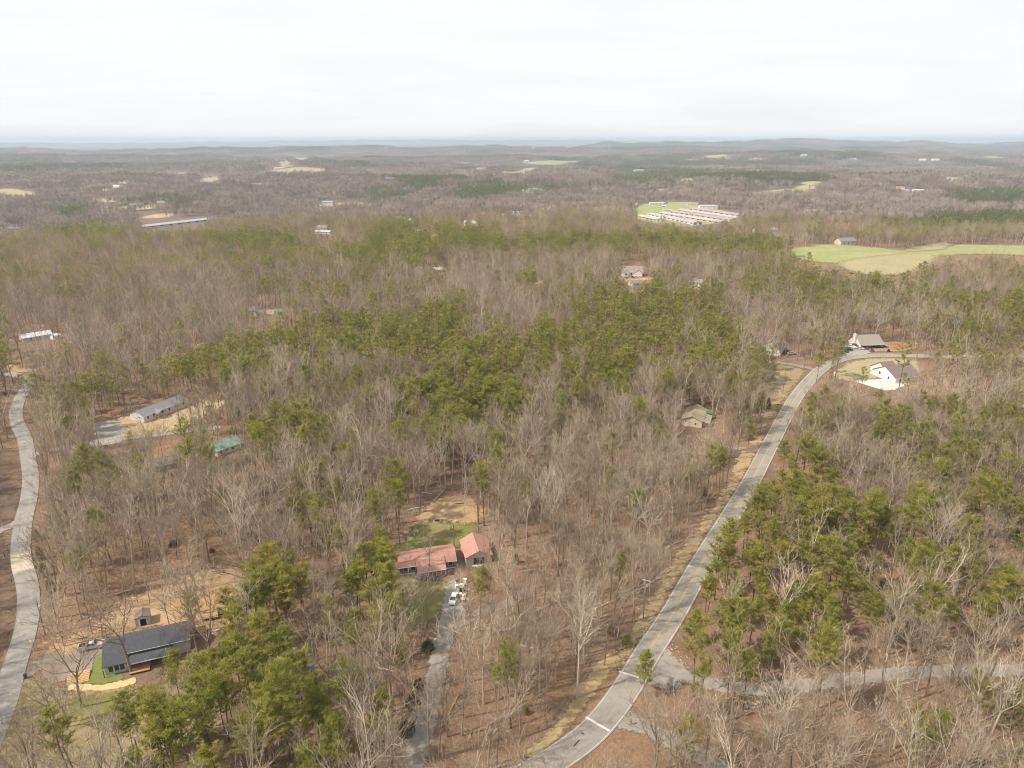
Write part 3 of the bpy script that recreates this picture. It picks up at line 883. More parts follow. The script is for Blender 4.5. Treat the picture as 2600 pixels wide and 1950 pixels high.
def clear_of(x, y, margin=0.0):
    """True where neither a yard, field nor track lies"""
    ok = np.ones(np.shape(x), bool)
    for w in PATCHES:
        a = np.array(w); m = margin
        box = (x > a[:, 0].min() - m) & (x < a[:, 0].max() + m) & (y > a[:, 1].min() - m) & (y < a[:, 1].max() + m)
        if box.any():
            q = np.zeros(np.shape(x), bool)
            q[box] = in_poly(x[box], y[box], w)
            ok &= ~q
    for line, hw in TRACKS:
        pts = np.array([(p.x, p.y) for p in line[::3]] + [(line[-1].x, line[-1].y)])
        box = (x > pts[:, 0].min() - 12) & (x < pts[:, 0].max() + 12) & (y > pts[:, 1].min() - 12) & (y < pts[:, 1].max() + 12)
        if box.any():
            q = np.zeros(np.shape(x), bool)
            q[box] = seg_dist(x[box], y[box], [tuple(p) for p in pts], False) < hw
            ok &= ~q
    return ok


# ---- the land itself: one sheet out to the horizon
def make_ground():
    rad = [25.0]
    while rad[-1] < 46000: rad.append(rad[-1] * (1.0105 if rad[-1] < 9000 else 1.02))
    rad = np.array(rad)
    ang = np.radians(np.linspace(-72, 72, 420))
    R, A = np.meshgrid(rad, ang, indexing='ij')
    x, y = R * np.sin(A), R * np.cos(A)
    z = height(x, y)
    n, m = R.shape
    verts = np.stack([x.ravel(), y.ravel(), z.ravel()], 1)
    i, j = np.meshgrid(np.arange(n - 1), np.arange(m - 1), indexing='ij')
    a = (i * m + j).ravel()
    faces = np.stack([a, a + 1, a + m + 1, a + m], 1)
    me = bpy.data.meshes.new('ground')
    me.vertices.add(len(verts)); me.vertices.foreach_set('co', verts.astype(np.float32).ravel())
    me.loops.add(faces.size); me.loops.foreach_set('vertex_index', faces.astype(np.int32).ravel())
    me.polygons.add(len(faces))
    me.polygons.foreach_set('loop_start', (np.arange(len(faces)) * 4).astype(np.int32))
    me.update(calc_edges=True)
    me.polygons.foreach_set("use_smooth", [True] * len(faces))
    px, py = project(x, y, z + 12)
    p = pine_share(x, y, R, px, py)
    t = np.clip(p, 0, 1)[..., None]
    brown = np.array([.185, .135, .115]) * (1 + .25 * (vnoise(x, y, 300, 21) - .5))[..., None]
    green = np.array([.050, .068, .030])
    c = brown * (1 - t) + green * t
    col = np.concatenate([c, np.ones(c.shape[:-1] + (1,))], -1).reshape(-1, 4)
    at = me.attributes.new('cover', 'FLOAT_COLOR', 'POINT'); at.data.foreach_set('color', col.astype(np.float32).ravel())
    at = me.attributes.new('farness', 'FLOAT', 'POINT'); at.data.foreach_set('value', sstep(R, 700, 1500).astype(np.float32).ravel())
    me.materials.append(MATS['forest_floor'])
    return tag(link(bpy.data.objects.new('ground', me)), kind='structure')


make_ground()

# ------------------------------------------------------------------ buildings
HOUSES = []   # what the photo shows of each: x0, x1, top, bottom in pixels, distance
LAND = []     # (short phrase for labels, x, y)


def profile_x(prof, x0, x1):
    """extrude a (y, z) outline along x"""
    n = len(prof)
    mb = MB()
    v = [(x0, y, z) for y, z in prof] + [(x1, y, z) for y, z in prof]
    f = [tuple(range(n)), tuple(reversed(range(n, 2 * n)))] + [(i, n + i, n + (i + 1) % n, (i + 1) % n) for i in range(n)]
    return mb.add(v, f)


def profile_y(prof, y0, y1):
    n = len(prof)
    mb = MB()
    v = [(x, y0, z) for x, z in prof] + [(x, y1, z) for x, z in prof]
    f = [tuple(range(n)), tuple(reversed(range(n, 2 * n)))] + [(i, n + i, n + (i + 1) % n, (i + 1) % n) for i in range(n)]
    return mb.add(v, f)


def gable_roof(root, x0, x1, y0, y1, ze, zr, m, ridge='x', ov=.4, th=.16, name='roof'):
    if ridge == 'x':
        c, h = (y0 + y1) / 2, (y1 - y0) / 2
        s = (zr - ze) / h
        a, b = y0 - ov, y1 + ov
        pr = [(a, ze - s * ov), (c, zr), (b, ze - s * ov), (b, ze - s * ov + th), (c, zr + th), (a, ze - s * ov + th)]
        return profile_x(pr, x0 - ov, x1 + ov).build(name, m, root)
    c, h = (x0 + x1) / 2, (x1 - x0) / 2
    s = (zr - ze) / h
    a, b = x0 - ov, x1 + ov
    pr = [(a, ze - s * ov), (c, zr), (b, ze - s * ov), (b, ze - s * ov + th), (c, zr + th), (a, ze - s * ov + th)]
    return profile_y(pr, y0 - ov, y1 + ov).build(name, m, root)


def gable_wall(root, x0, x1, y0, y1, hw, zr, m, ridge='x', name='wall'):
    if ridge == 'x':
        c = (y0 + y1) / 2
        return profile_x([(y0, -.8), (y1, -.8), (y1, hw), (c, zr), (y0, hw)], x0, x1).build(name, m, root)
    c = (x0 + x1) / 2
    return profile_y([(x0, -.8), (x1, -.8), (x1, hw), (c, zr), (x0, hw)], y0, y1).build(name, m, root)


def opening(root, face, u, zc, w, h, L, D, kind='window', frame='white_paint', pane='glass', x0=0.0, y0=0.0):
    """window or door: frame stands proud of the wall, pane proud of the frame's bed"""
    def plate(a0, a1, z0, z1, o0, o1):
        mb = MB()
        if face == 'F': return mb.box(a0, a1, y0 - o1, y0 - o0, z0, z1)
        if face == 'B': return mb.box(a0, a1, y0 + D + o0, y0 + D + o1, z0, z1)
        if face == 'L': return mb.box(x0 - o1, x0 - o0, a0, a1, z0, z1)
        return mb.box(x0 + L + o0, x0 + L + o1, a0, a1, z0, z1)
    f = plate(u - w / 2 - .1, u + w / 2 + .1, zc - h / 2 - .1, zc + h / 2 + .1, -.04, .045).build(kind, frame, root)
    plate(u - w / 2, u + w / 2, zc - h / 2, zc + h / 2, .03, .065).build('pane' if kind == 'window' else 'leaf', pane, f)
    return f


def house(name, label, A, B, depth, hw, hr, wall, roof, ridge='x', ov=.4, cat='house', length=None, wins=(), group=None, mark=None, base=0.0, shy=False):
    A = ground(*A); B = ground(*B)
    rz = math.atan2(B.y - A.y, B.x - A.x)
    L = length or math.hypot(B.x - A.x, B.y - A.y)
    r = empty(name, (A.x, A.y, float(height(A.x, A.y)) + base + road_lift(A.length) * .3), rz)
    tag(r, label, cat, group)
    c = Vector((A.x, A.y)) + Vector((math.cos(rz), math.sin(rz))) * L / 2 + Vector((-math.sin(rz), math.cos(rz))) * depth / 2
    co = [Vector((A.x, A.y)) + Vector((math.cos(rz), math.sin(rz))) * a + Vector((-math.sin(rz), math.cos(rz))) * b for a, b in ((-1, -1), (L + 1, -1), (L + 1, depth + 1), (-1, depth + 1))]
    PATCHES.append([(p.x, p.y) for p in co])
    zs = min(float(height(p.x, p.y)) for p in co)
    r.location.z = max(zs + .1, r.location.z - .4)
    if wall: gable_wall(r, 0, L, 0, depth, hw, hw + hr, wall, ridge)
    if roof:
        rf_ = gable_roof(r, 0, L, 0, depth, hw, hw + hr, roof, ridge, ov)
        if c.length < 460:
            cap = [(-.22, -.14), (0, -.02), (.22, -.14), (.22, -.06), (0, .06), (-.22, -.06)]
            zt = hw + hr + .18
            if ridge == 'x': profile_x([(depth / 2 + a_, zt + b_) for a_, b_ in cap], -ov + .02, L + ov - .02).build('ridge_cap', roof, rf_)
            else: profile_y([(L / 2 + a_, zt + b_) for a_, b_ in cap], -ov + .02, depth + ov - .02).build('ridge_cap', roof, rf_)
            if hr > .9 and ridge == 'x':
                for t_ in (.3, .66): MB().tube([(L * t_, depth * .68, hw + hr * .5), (L * t_, depth * .68, hw + hr * .64 + .55)], .07, 6).build('vent_pipe', 'sign_metal', r)
                MB().box(-ov, L + ov, -ov - .12, -ov - .02, hw - hr / (depth / 2) * ov + .02, hw - hr / (depth / 2) * ov + .15).build('gutter', 'white_paint', r)
    for wv in wins: opening(r, *wv[:5], L, depth, *wv[5:])
    zz = r.location.z
    q = [project(p.x, p.y, zz + h_) for p in co for h_ in (.4, hw + hr)]
    if not shy: HOUSES.append((min(float(a[0]) for a in q), max(float(a[0]) for a in q), min(float(a[1]) for a in q), max(float(a[1]) for a in q), c.length))
    if mark: LAND.append((mark, c.x, c.y))
    return r, L


WN = lambda face, us, z=1.6, w=1.0, h=1.3: [(face, u, z, w, h) for u in us]

# -- charcoal-roofed house by the side road
A_, B_ = ground(257, 1695, 2.8), ground(483, 1643, 2.8)
rz = math.atan2(B_.y - A_.y, B_.x - A_.x)
DH = empty('house', (A_.x + .45 * math.cos(rz) - .45 * math.sin(rz), A_.y + .45 * math.sin(rz) + .45 * math.cos(rz), .05), rz)
tag(DH, 'grey-sided house with charcoal shingle roof and timber deck beside the silver pickup', 'house')
LAND.append(('charcoal-roofed house', A_.x + 6, A_.y + 6))
L, D, ze, zr = 17.6, 10.3, 2.75, 5.75
s = (zr - ze) / (D / 2)
th = .16
zf = lambda y: ze + s * y
lw = profile_x([(0, -.8), (D, -.8), (D, ze), (D / 2, zr), (0, ze)], 0, 4.7).build('wall', 'grey_siding', DH)
profile_x([(1.9, -.8), (D, -.8), (D, ze), (D / 2, zr), (1.9, zf(1.9))], 4.7, L).build('wall', 'grey_siding', DH)
profile_x([(-.5, zf(-.5)), (D / 2, zr), (D + .5, zf(-.5)), (D + .5, zf(-.5) + th), (D / 2, zr + th), (-.5, zf(-.5) + th)], -.4, 4.7).build('roof', 'charcoal_shingle', DH)
rf = profile_x([(1.35, zf(1.35)), (D / 2, zr), (D + .5, zf(-.5)), (D + .5, zf(-.5) + th), (D / 2, zr + th), (1.35, zf(1.35) + th)], 4.702, L + .4).build('roof', 'charcoal_shingle', DH)
MB().box(4.75, L + .4, 1.29, 1.345, zf(1.35) - .12, zf(1.35) + th + .02).build('fascia', 'white_paint', rf)
MB().box(4.75, L + .4, 1.18, 1.28, zf(1.35) - .02, zf(1.35) + .10).build('gutter', 'black_plastic', rf)
pz = zf(1.35) - .42
profile_x([(1.88, pz + .06), (-.85, pz - .95), (-.85, pz - .81), (1.88, pz + .20)], 4.72, 14.2).build('porch_roof', 'charcoal_shingle', DH)
MB().box(4.72, 14.2, -.93, -.86, pz - 1.02, pz - .80).build('fascia', 'white_paint', DH)
MB().tube([(3.2, 7.2, 4.2), (3.2, 7.2, 5.7)], .07, 8).build('vent_pipe', 'white_paint', DH)
for px_ in (-.2, 4.85, 9.4, 14.0):
    MB().box(px_ - .07, px_ + .07, -.78, -.64, -.6, pz - .9).build('post', 'dark_timber', DH)
deck = empty('deck', (0, 0, 0)); deck.parent = DH
for k in range(12):
    MB().box(5.1, 9.2, -2.0 + k * .3, -2.0 + k * .3 + .275, .5, .56).build('plank', 'deck_timber', deck)
MB().box(5.1, 9.2, -2.0, 1.6, .25, .49).build('deck_frame', 'dark_timber', deck)
for u in (1.2, 2.4, 3.5): opening(DH, 'F', u, 1.5, .95, 1.5, L, D)
for u in (6.0, 7.3, 8.6, 12.6): opening(DH, 'F', u, 1.5, 1.0, .9, L, D, 'window', 'white_paint', 'glass', 0, 1.9)
opening(DH, 'F', 10.6, 1.15, .95, 2.1, L, D, 'door', 'white_paint', 'barn_red', 0, 1.9)
opening(DH, 'R', 4.0, 1.4, 1.4, 1.2, L, D); opening(DH, 'L', 5.0, 1.4, 1.2, 1.2, L, D)
PATCHES.append([(p.x, p.y) for p in [ground(245, 1705), ground(490, 1665), ground(470, 1590), ground(265, 1620)]])

# -- timber steps and terrace beside the path
st = ground(200, 1722)
steps = empty('garden_steps', (st.x, st.y, float(height(st.x, st.y)) + .08), math.radians(22))
tag(steps, 'new timber terrace steps between driveway and mulch path', 'steps')
for k in range(7):
    MB().box(-2.2, 2.2, -1.9 + k * .5, -1.9 + k * .5 + .46, -.1, .10 + k * .07).build('step', 'new_timber', steps)

# -- shed
sh, Ls = house('shed', 'small grey shed with open dark doorway behind the charcoal-roofed house', (346, 1593), (382, 1585), 3.4, 2.2, .55, 'grey_siding', 'brown_shingle', 'y', .14, 'shed', mark='small grey shed')
opening(sh, 'F', Ls * .55, 1.0, Ls * .42, 1.9, Ls, 3.4, 'door', 'white_paint', 'dark_void')  # no leaf here: near-black plate paints in the shade inside the open doorway
MB().box(Ls * .2, Ls * .33, -.10, -.05, .05, 1.95).build('door', 'white_paint', sh)

# -- red-roofed house
RH, L = house('house', 'blue-grey house with long rust red metal roof and white railed porch', (1003, 1462), (1160, 1441), 8.0, 2.55, 1.75, 'blue_siding', 'rust_red_metal', 'x', .45, length=17.0, mark='red-roofed house',
              wins=WN('F', (3.0, 5.1, 15.6), 1.5, 1.25, 1.2))
s = 1.75 / 4.0
zp = lambda y: 2.55 + s * y
profile_x([(1.8, zp(1.8) + .17), (-3.5, 2.10), (-3.5, 2.23), (1.8, zp(1.8) + .31)], 5.9, 14.0).build('porch_roof', 'rust_red_metal', RH)
MB().box(5.95, 13.95, -3.2, -.05, -.5, .28).build('porch_floor', 'grey_wood', RH)
MB().box(5.95, 13.95, -3.56, -3.5, 2.0, 2.22).build('fascia', 'white_paint', RH)
for u in (6.1, 7.9, 9.0, 11.2, 12.5, 13.8):
    MB().box(u - .08, u + .08, -3.25, -3.09, .29, 2.12).build('post', 'white_paint', RH)
for a, b in ((6.1, 7.9), (7.9, 9.0), (11.2, 12.5), (12.5, 13.8)):
    rl = MB().box(a + .09, b - .09, -3.2, -3.12, 1.12, 1.2).build('railing', 'white_paint', RH)
    n = max(3, int((b - a) / .3))
    for k in range(n):
        x = a + .2 + (b - a - .4) * k / (n - 1)
        MB().box(x - .03, x + .03, -3.19, -3.13, .29, 1.11).build('baluster', 'white_paint', rl)
MB().box(9.1, 11.1, -3.9, -3.22, -.5, .1).build('step', 'grey_wood', RH)
opening(RH, 'F', 10.1, 1.2, .95, 2.0, L, 8.0, 'door', 'white_paint', 'dark_void')
for u in (7.6, 12.3): opening(RH, 'F', u, 1.5, 1.2, 1.2, L, 8.0)
MB().box(-.02, L + .02, -.06, -.003, -.05, .25).build('skirting', 'white_paint', RH)
GA, L = house('garage', 'red metal roofed garage beside the long red-roofed house', (1184, 1436), (1246, 1428), 9.8, 2.5, 1.7, 'grey_siding', 'rust_red_metal', 'y', .35, 'garage', length=7.4, mark='red-roofed garage')
opening(GA, 'F', 3.7, 1.1, 3.2, 2.1, L, 9.8, 'door', 'white_paint', 'dark_void')

# -- new long white house with straw yard
NH, L = house('house', 'new white-sided house with grey roof on a straw-covered yard', (367, 1074), (482, 1029), 8.6, 2.9, 1.7, 'mauve_siding', 'grey_shingle', 'x', .3, length=23.0, mark='new white-sided house',
              wins=WN('L', (2.6, 3.5), 1.9, .5, .6) + WN('F', (2.0, 5.0, 9.5, 13.0, 16.5, 20.5), 1.7, 1.0, 1.3), base=.5)
gable_roof(NH, 5.4, 9.4, -2.4, 1.2, 2.55, 3.6, 'grey_shingle', 'y', .2, name='porch_roof')
for u in (5.5, 9.3):
    MB().box(u - .08, u + .08, -2.45, -2.29, -.8, 2.5).build('post', 'new_timber', NH)
MB().box(5.4, 9.4, -2.4, -.05, -.8, .25).build('porch_floor', 'new_timber', NH)
for k in range(4): MB().box(4.0 + .34 * k, 4.33 + .34 * k, -2.3, -1.2, -.8, -.6 + .2 * k).build('step', 'new_timber', NH)
MB().box(9.0, 9.38, -2.4, -2.32, .9, 1.0).build('railing', 'new_timber', NH)

# -- green-roofed house, weathered shed roof
GH, L = house('house', 'house under pale green metal roof among bare trees below the straw yard', (553, 1160), (615, 1138), 7.6, 2.5, 1.7, 'cream_siding', 'green_metal', 'x', .4, mark='green-roofed house', wins=WN('F', (1.5, 4.0, 6.5)))
WS, L = house('shed', 'old low building with weathered brown roof behind bare branches', (388, 1200), (441, 1188), 7.0, 2.2, 1.2, 'grey_wood', 'weathered_roof', 'x', .5, 'shed', mark='weathered brown roof', shy=True, wins=WN('F', (2.0,), 1.2))
# -- left edge: long white roofs
house('house', 'long building with white metal roof beyond the side road bend', (60, 870), (137, 857), 9.5, 2.6, 1.5, 'grey_siding', 'white_metal_roof', 'x', .4, mark='long white metal roof', wins=WN('F', (4, 9, 14)))
house('shed', 'little white-roofed shed beside the long white metal roof', (139, 863), (155, 859), 4.5, 2.3, .8, 'white_siding', 'white_metal_roof', 'x', .3, 'shed')
house('house', 'small house with faded red roof deep in the grey woods', (489, 897), (520, 893), 8, 2.6, 2.0, 'brick_red', 'rust_red_metal', 'x', .4, mark='faded red roof', wins=WN('F', (2, 6)), shy=True)
house('house', 'low grey-roofed house west of the tan clearing in the woods', (615, 801), (650, 797), 8, 2.6, 1.6, 'grey_siding', 'grey_shingle', 'x', .4, wins=WN('F', (3, 8)), mark='low grey-roofed house', shy=True)
house('house', 'darker grey-roofed house touching the tan clearing in the woods', (652, 805), (676, 802), 7, 2.6, 1.6, 'grey_siding', 'slate_shingle', 'x', .4, wins=WN('F', (2, 6)))
house('shed', 'tiny green-roofed shed at the tan clearing', (706, 801), (718, 798), 4, 2.2, .9, 'grey_wood', 'green_metal', 'x', .2, 'shed')
house('house', 'small house with rose-coloured roof edge behind the straw yard trees', (570, 1000), (592, 992), 6, 2.4, 1.4, 'brick_red', 'rust_red_metal', 'x', .3, shy=True)

# -- tan house by the main road
TH, L = house('house', 'tan gabled house with khaki roof left of the main road', (1731, 1080), (1779, 1087), 14.5, 2.9, 1.9, 'tan_siding', 'khaki_shingle', 'y', .5, length=8.2, mark='tan gabled house', wins=[('F', 5.6, 1.4, .7, 1.0), ('F', 1.5, 2.2, .6, .5)])
profile_y([(8.25, 2.60), (11.2, 1.75), (11.2, 1.9), (8.25, 2.75)], 1.0, 13.0).build('porch_roof', 'khaki_shingle', TH)
for y in (1.2, 5.0, 9.0, 12.8): MB().box(11.0, 11.14, y - .07, y + .07, -.8, 1.76).build('post', 'dark_timber', TH)
MB().box(8.3, 11.1, 1.0, 13.0, -.8, .1).build('porch_floor', 'grey_wood', TH)
gable_roof(TH, 8.5, 10.8, 11.0, 13.2, 2.9, 3.4, 'dark_green_metal', 'x', .2, name='side_roof')
for u in (3.0, 7.0, 11.0): opening(TH, 'R', u, 1.4, 1.0, 1.2, 8.2, 14.5)

# -- white gabled house behind the pines
WH, L = house('house', 'white gabled house with dark roof behind pines near the road junction', (1926, 898), (1966, 903), 15, 3.4, 4.2, 'white_siding', 'slate_shingle', 'y', .4, length=11.5, mark='white gabled house', wins=[('F', 3.0, 1.8, 1.1, 1.5), ('F', 8.0, 1.8, 1.1, 1.5), ('F', 5.7, 5.0, 1.0, 1.2)], shy=True)

# -- chimney house
CH, L = house('house', 'white house with tall chimney and taupe roof above the road bend', (2184, 884), (2240, 882), 11.5, 2.7, 3.6, 'cream_siding', 'taupe_shingle', 'x', .5, mark='white chimney house', wins=WN('F', (2.0, 6.5, 11.0), 1.5, 1.6, 1.3) + [('L', 8.0, 3.2, 1.0, .5)])
MB().box(-1.05, -.03, 4.6, 6.6, -.8, 7.0).build('chimney', 'white_siding', CH)
MB().box(-1.12, .05, 4.5, 6.7, 7.0, 7.15).build('chimney_cap', 'cream_siding', CH)
s = 3.6 / 5.75
profile_x([(.02, 2.52 - .0), (-2.4, 2.05), (-2.4, 2.2), (.02, 2.67)], -.3, L + .5).build('porch_roof', 'taupe_shingle', CH)
MB().box(0, L, -2.2, -.03, -.6, .3).build('porch_floor', 'dark_timber', CH)
for u in (.1, L * .25, L * .5, L * .75, L - .1): MB().box(u - .08, u + .08, -2.2, -2.04, .3, 2.1).build('post', 'dark_timber', CH)
for k in range(4):
    a, b = .1 + (L - .2) * k / 4, .1 + (L - .2) * (k + 1) / 4
    if k != 1: MB().box(a + .1, b - .1, -2.16, -2.08, 1.0, 1.1).build('railing', 'dark_timber', CH)
opening(CH, 'F', 4.3, 1.25, 1.0, 2.1, L, 11.5, 'door', 'white_paint', 'barn_red')
MB().box(L + .05, L + 3.0, -1.5, 3.0, -.6, .5).build('side_deck', 'dark_timber', CH)

# -- brown-roofed house with the white gable and concrete drive
BH, L = house('house', 'white gabled house with brown roof at the end of the pale concrete driveway', (2272, 975), (2332, 968), 15.5, 3.0, 3.9, 'white_siding', 'brown_shingle', 'x', .5, length=15.0, mark='brown-roofed house',
              wins=[('L', 4.5, 1.7, 1.0, 1.4), ('L', 10.5, 2.6, 1.2, 1.3), ('F', 3.0, 1.6, 1.2, 1.3), ('F', 8.0, 1.6, 1.2, 1.3)])
gable_wall(BH, .6, 8.0, 6.5, 17.5, 4.2, 7.6, 'white_siding', 'x', 'upper_wall')
gable_roof(BH, .6, 8.0, 6.5, 17.5, 4.2, 7.6, 'brown_shingle', 'x', .45, name='upper_roof')
MB().box(L + .1, L + 4.0, 1.0, 6.0, -.8, .35).build('side_deck', 'grey_wood', BH)

# -- dormered house and its neighbours beyond the pines
MH, L = house('house', 'white house with two dormers and grey-brown roof in the middle woods', (1580, 702), (1632, 702), 10, 3.0, 4.6, 'white_siding', 'taupe_shingle', 'x', .5, length=18, mark='dormered white house', wins=WN('F', (2.0, 8.0), 1.6, 1.4, 1.6), base=1.0)
for u, w in ((3.0, 5.5), (13.5, 7.0)):
    gable_wall(MH, u - w / 2, u + w / 2, -2.2, 3.5, 3.0, 5.6, 'white_siding', 'y', 'gable')
    gable_roof(MH, u - w / 2, u + w / 2, -2.2, 3.5, 3.0, 5.6, 'taupe_shingle', 'y', .3, name='gable_roof')
opening(MH, 'F', 13.5, 1.2, 4.6, 2.2, L, 10, 'door', 'white_paint', 'white_paint', 0, -2.2)
opening(MH, 'F', 3.0, 1.6, 1.4, 1.6, L, 10, 'window', 'white_paint', 'glass', 0, -2.2)
gable_wall(MH, 7.2, 9.2, .6, 3.4, 5.0, 6.0, 'white_siding', 'y', 'dormer')
gable_roof(MH, 7.2, 9.2, .6, 3.4, 5.0, 6.0, 'taupe_shingle', 'y', .2, name='dormer_roof')
house('house', 'grey-roofed house just in front of the dormered white house', (1606, 728), (1636, 726), 8, 2.6, 1.8, 'white_siding', 'grey_shingle', 'x', .4, wins=WN('F', (2, 5)))
house('house', 'tall tan house half hidden by bare trees beyond the pines', (1754, 732), (1778, 735), 9, 5.2, 2.2, 'cream_siding', 'taupe_shingle', 'x', .4, mark='tall tan house', wins=WN('F', (2, 5.5), 1.6) + WN('F', (2, 5.5), 4.2))
house('shed', 'shed with rust-streaked white roof among scrub pines', (1106, 694), (1128, 690), 9, 2.6, 1.6, 'grey_wood', 'rust_white_roof', 'x', .3, 'shed', mark='rust-streaked shed')
house('shed', 'small white shed along the dirt clearing', (1362, 722), (1370, 722), 3.5, 2.6, .8, 'white_siding', 'white_metal_roof', 'y', .2, 'shed')
house('shed', 'red-roofed lean-to under the pines near the white gabled house', (1797, 908), (1815, 906), 5, 2.2, 1.0, 'grey_wood', 'orange_red_metal', 'x', .3, 'shed', shy=True)

# -- poultry farm
def long_barn(label, a, b, width, roof, wall, end=None, mark=None):
    A, B = ground(*a), ground(*b)
    rz = math.atan2(B.y - A.y, B.x - A.x)
    L = math.hypot(B.x - A.x, B.y - A.y)
    zz = [float(height(A.x + (B.x - A.x) * t, A.y + (B.y - A.y) * t)) for t in (0, .25, .5, .75, 1)]
    r = empty('poultry_house', (A.x, A.y, A.z), rz)
    tag(r, label, 'barn', 'poultry houses of the farm')
    sl = (zz[-1] - zz[0]) / L
    r.rotation_euler = (0, -math.atan(sl), rz)
    r.location.z = zz[0] + max(zz[i] - (zz[0] + sl * L * i / 4) for i in range(5)) + .3
    mb = profile_x([(0, -4), (width, -4), (width, 2.6), (width / 2, 4.6), (0, 2.6)], 0, L).build('wall', wall, r)
    gable_roof(r, 0, L, 0, width, 2.6, 4.6, roof, 'x', .6)
    if end:
        profile_x([(.2, .0), (width - .2, .0), (width - .2, 2.5), (width / 2, 4.4), (.2, 2.5)], L + .02, L + .12).build('gable_end', end, r)
        MB().box(L + .13, L + .2, width * .35, width * .65, .0, 3.0).build('door', 'white_paint', r)
    n = max(3, int(L / 14))
    for k in range(n):
        MB().box(L * (k + .3) / n, L * (k + .7) / n, -.08, -.02, .9, 1.9).build('window', 'dark_void', r)
    qa = project(A.x, A.y, A.z + 4); qb = project(B.x, B.y, B.z + .5)
    HOUSES.append((float(min(qa[0], qb[0])), float(max(qa[0], qb[0])), float(min(qa[1], qb[1])) - 6, float(max(qa[1], qb[1])), (A.length + B.length) / 2))
    if mark: LAND.append((mark, (A.x + B.x) / 2, (A.y + B.y) / 2))
    PATCHES.append([(A.x - 5, A.y), (B.x - 5, B.y - 5), (B.x + 18, B.y), (A.x + 18, A.y + 5)])
    return r


long_barn('nearest poultry house, pale metal roof with teal gable end', (1644, 549), (1760, 573), 13, 'galvanised_roof', 'white_siding', 'teal_paint', mark='poultry houses')
long_barn('shortest poultry house, rusty pink roof at the lane side of the farm', (1612, 552), (1668, 563), 11, 'rusty_pink_roof', 'grey_siding', 'galvanised_roof')
long_barn('pink and white patched roof poultry house, second from the teal gable', (1674, 546), (1826, 570), 13, 'rusty_pink_roof', 'grey_siding')
long_barn('poultry house with the redder rusty roof in the middle of the farm', (1699, 541), (1852, 563), 13, 'rusty_red_roof', 'grey_siding')
long_barn('poultry house with clean pale metal roof and dark gable end', (1720, 537), (1872, 559), 13, 'galvanised_roof', 'grey_siding', 'slate_shingle')
long_barn('farthest poultry house, rusty roof under the wood edge', (1748, 533), (1882, 552), 12, 'rusty_red_roof', 'grey_siding')
lb = long_barn('long white plastic-roofed poultry house alone in the grey woods', (352, 583), (532, 562), 13, 'galvanised_roof', 'grey_siding', mark='long white poultry house')
lb["category"] = 'barn'


def silo(px, py, label, h=7.0):
    g = ground(px, py)
    r = empty('feed_silo', (g.x, g.y, g.z))
    tag(r, label, 'silo', 'feed silos of the poultry farm')
    MB().lathe([(.3, 1.2), (1.3, 2.6), (1.3, h - 1.2), (.4, h), (.05, h + .1)], 12).build('bin', 'galvanised_roof', r)
    for a in range(4):
        c, s_ = math.cos(a * 1.571 + .78) * 1.15, math.sin(a * 1.571 + .78) * 1.15
        MB().box(c - .07, c + .07, s_ - .07, s_ + .07, -.5, 3.0).build('leg', 'sign_metal', r)


for i, (x, y, n) in enumerate(((1786, 543, 'first'), (1790, 543, 'second'), (1794, 543.5, 'third'))): silo(x, y, n + ' of three silvery feed silos in a row between the pale and rusty roofs')
for x, y, n in ((1751, 552, 'left'), (1756, 552.5, 'right')): silo(x, y, n + ' one of the paired feed silos between rusty roofs')
for x, y, n in ((1679, 557, 'left'), (1685, 557.5, 'right')): silo(x, y, n + ' one of the paired feed silos above the teal gabled barn')

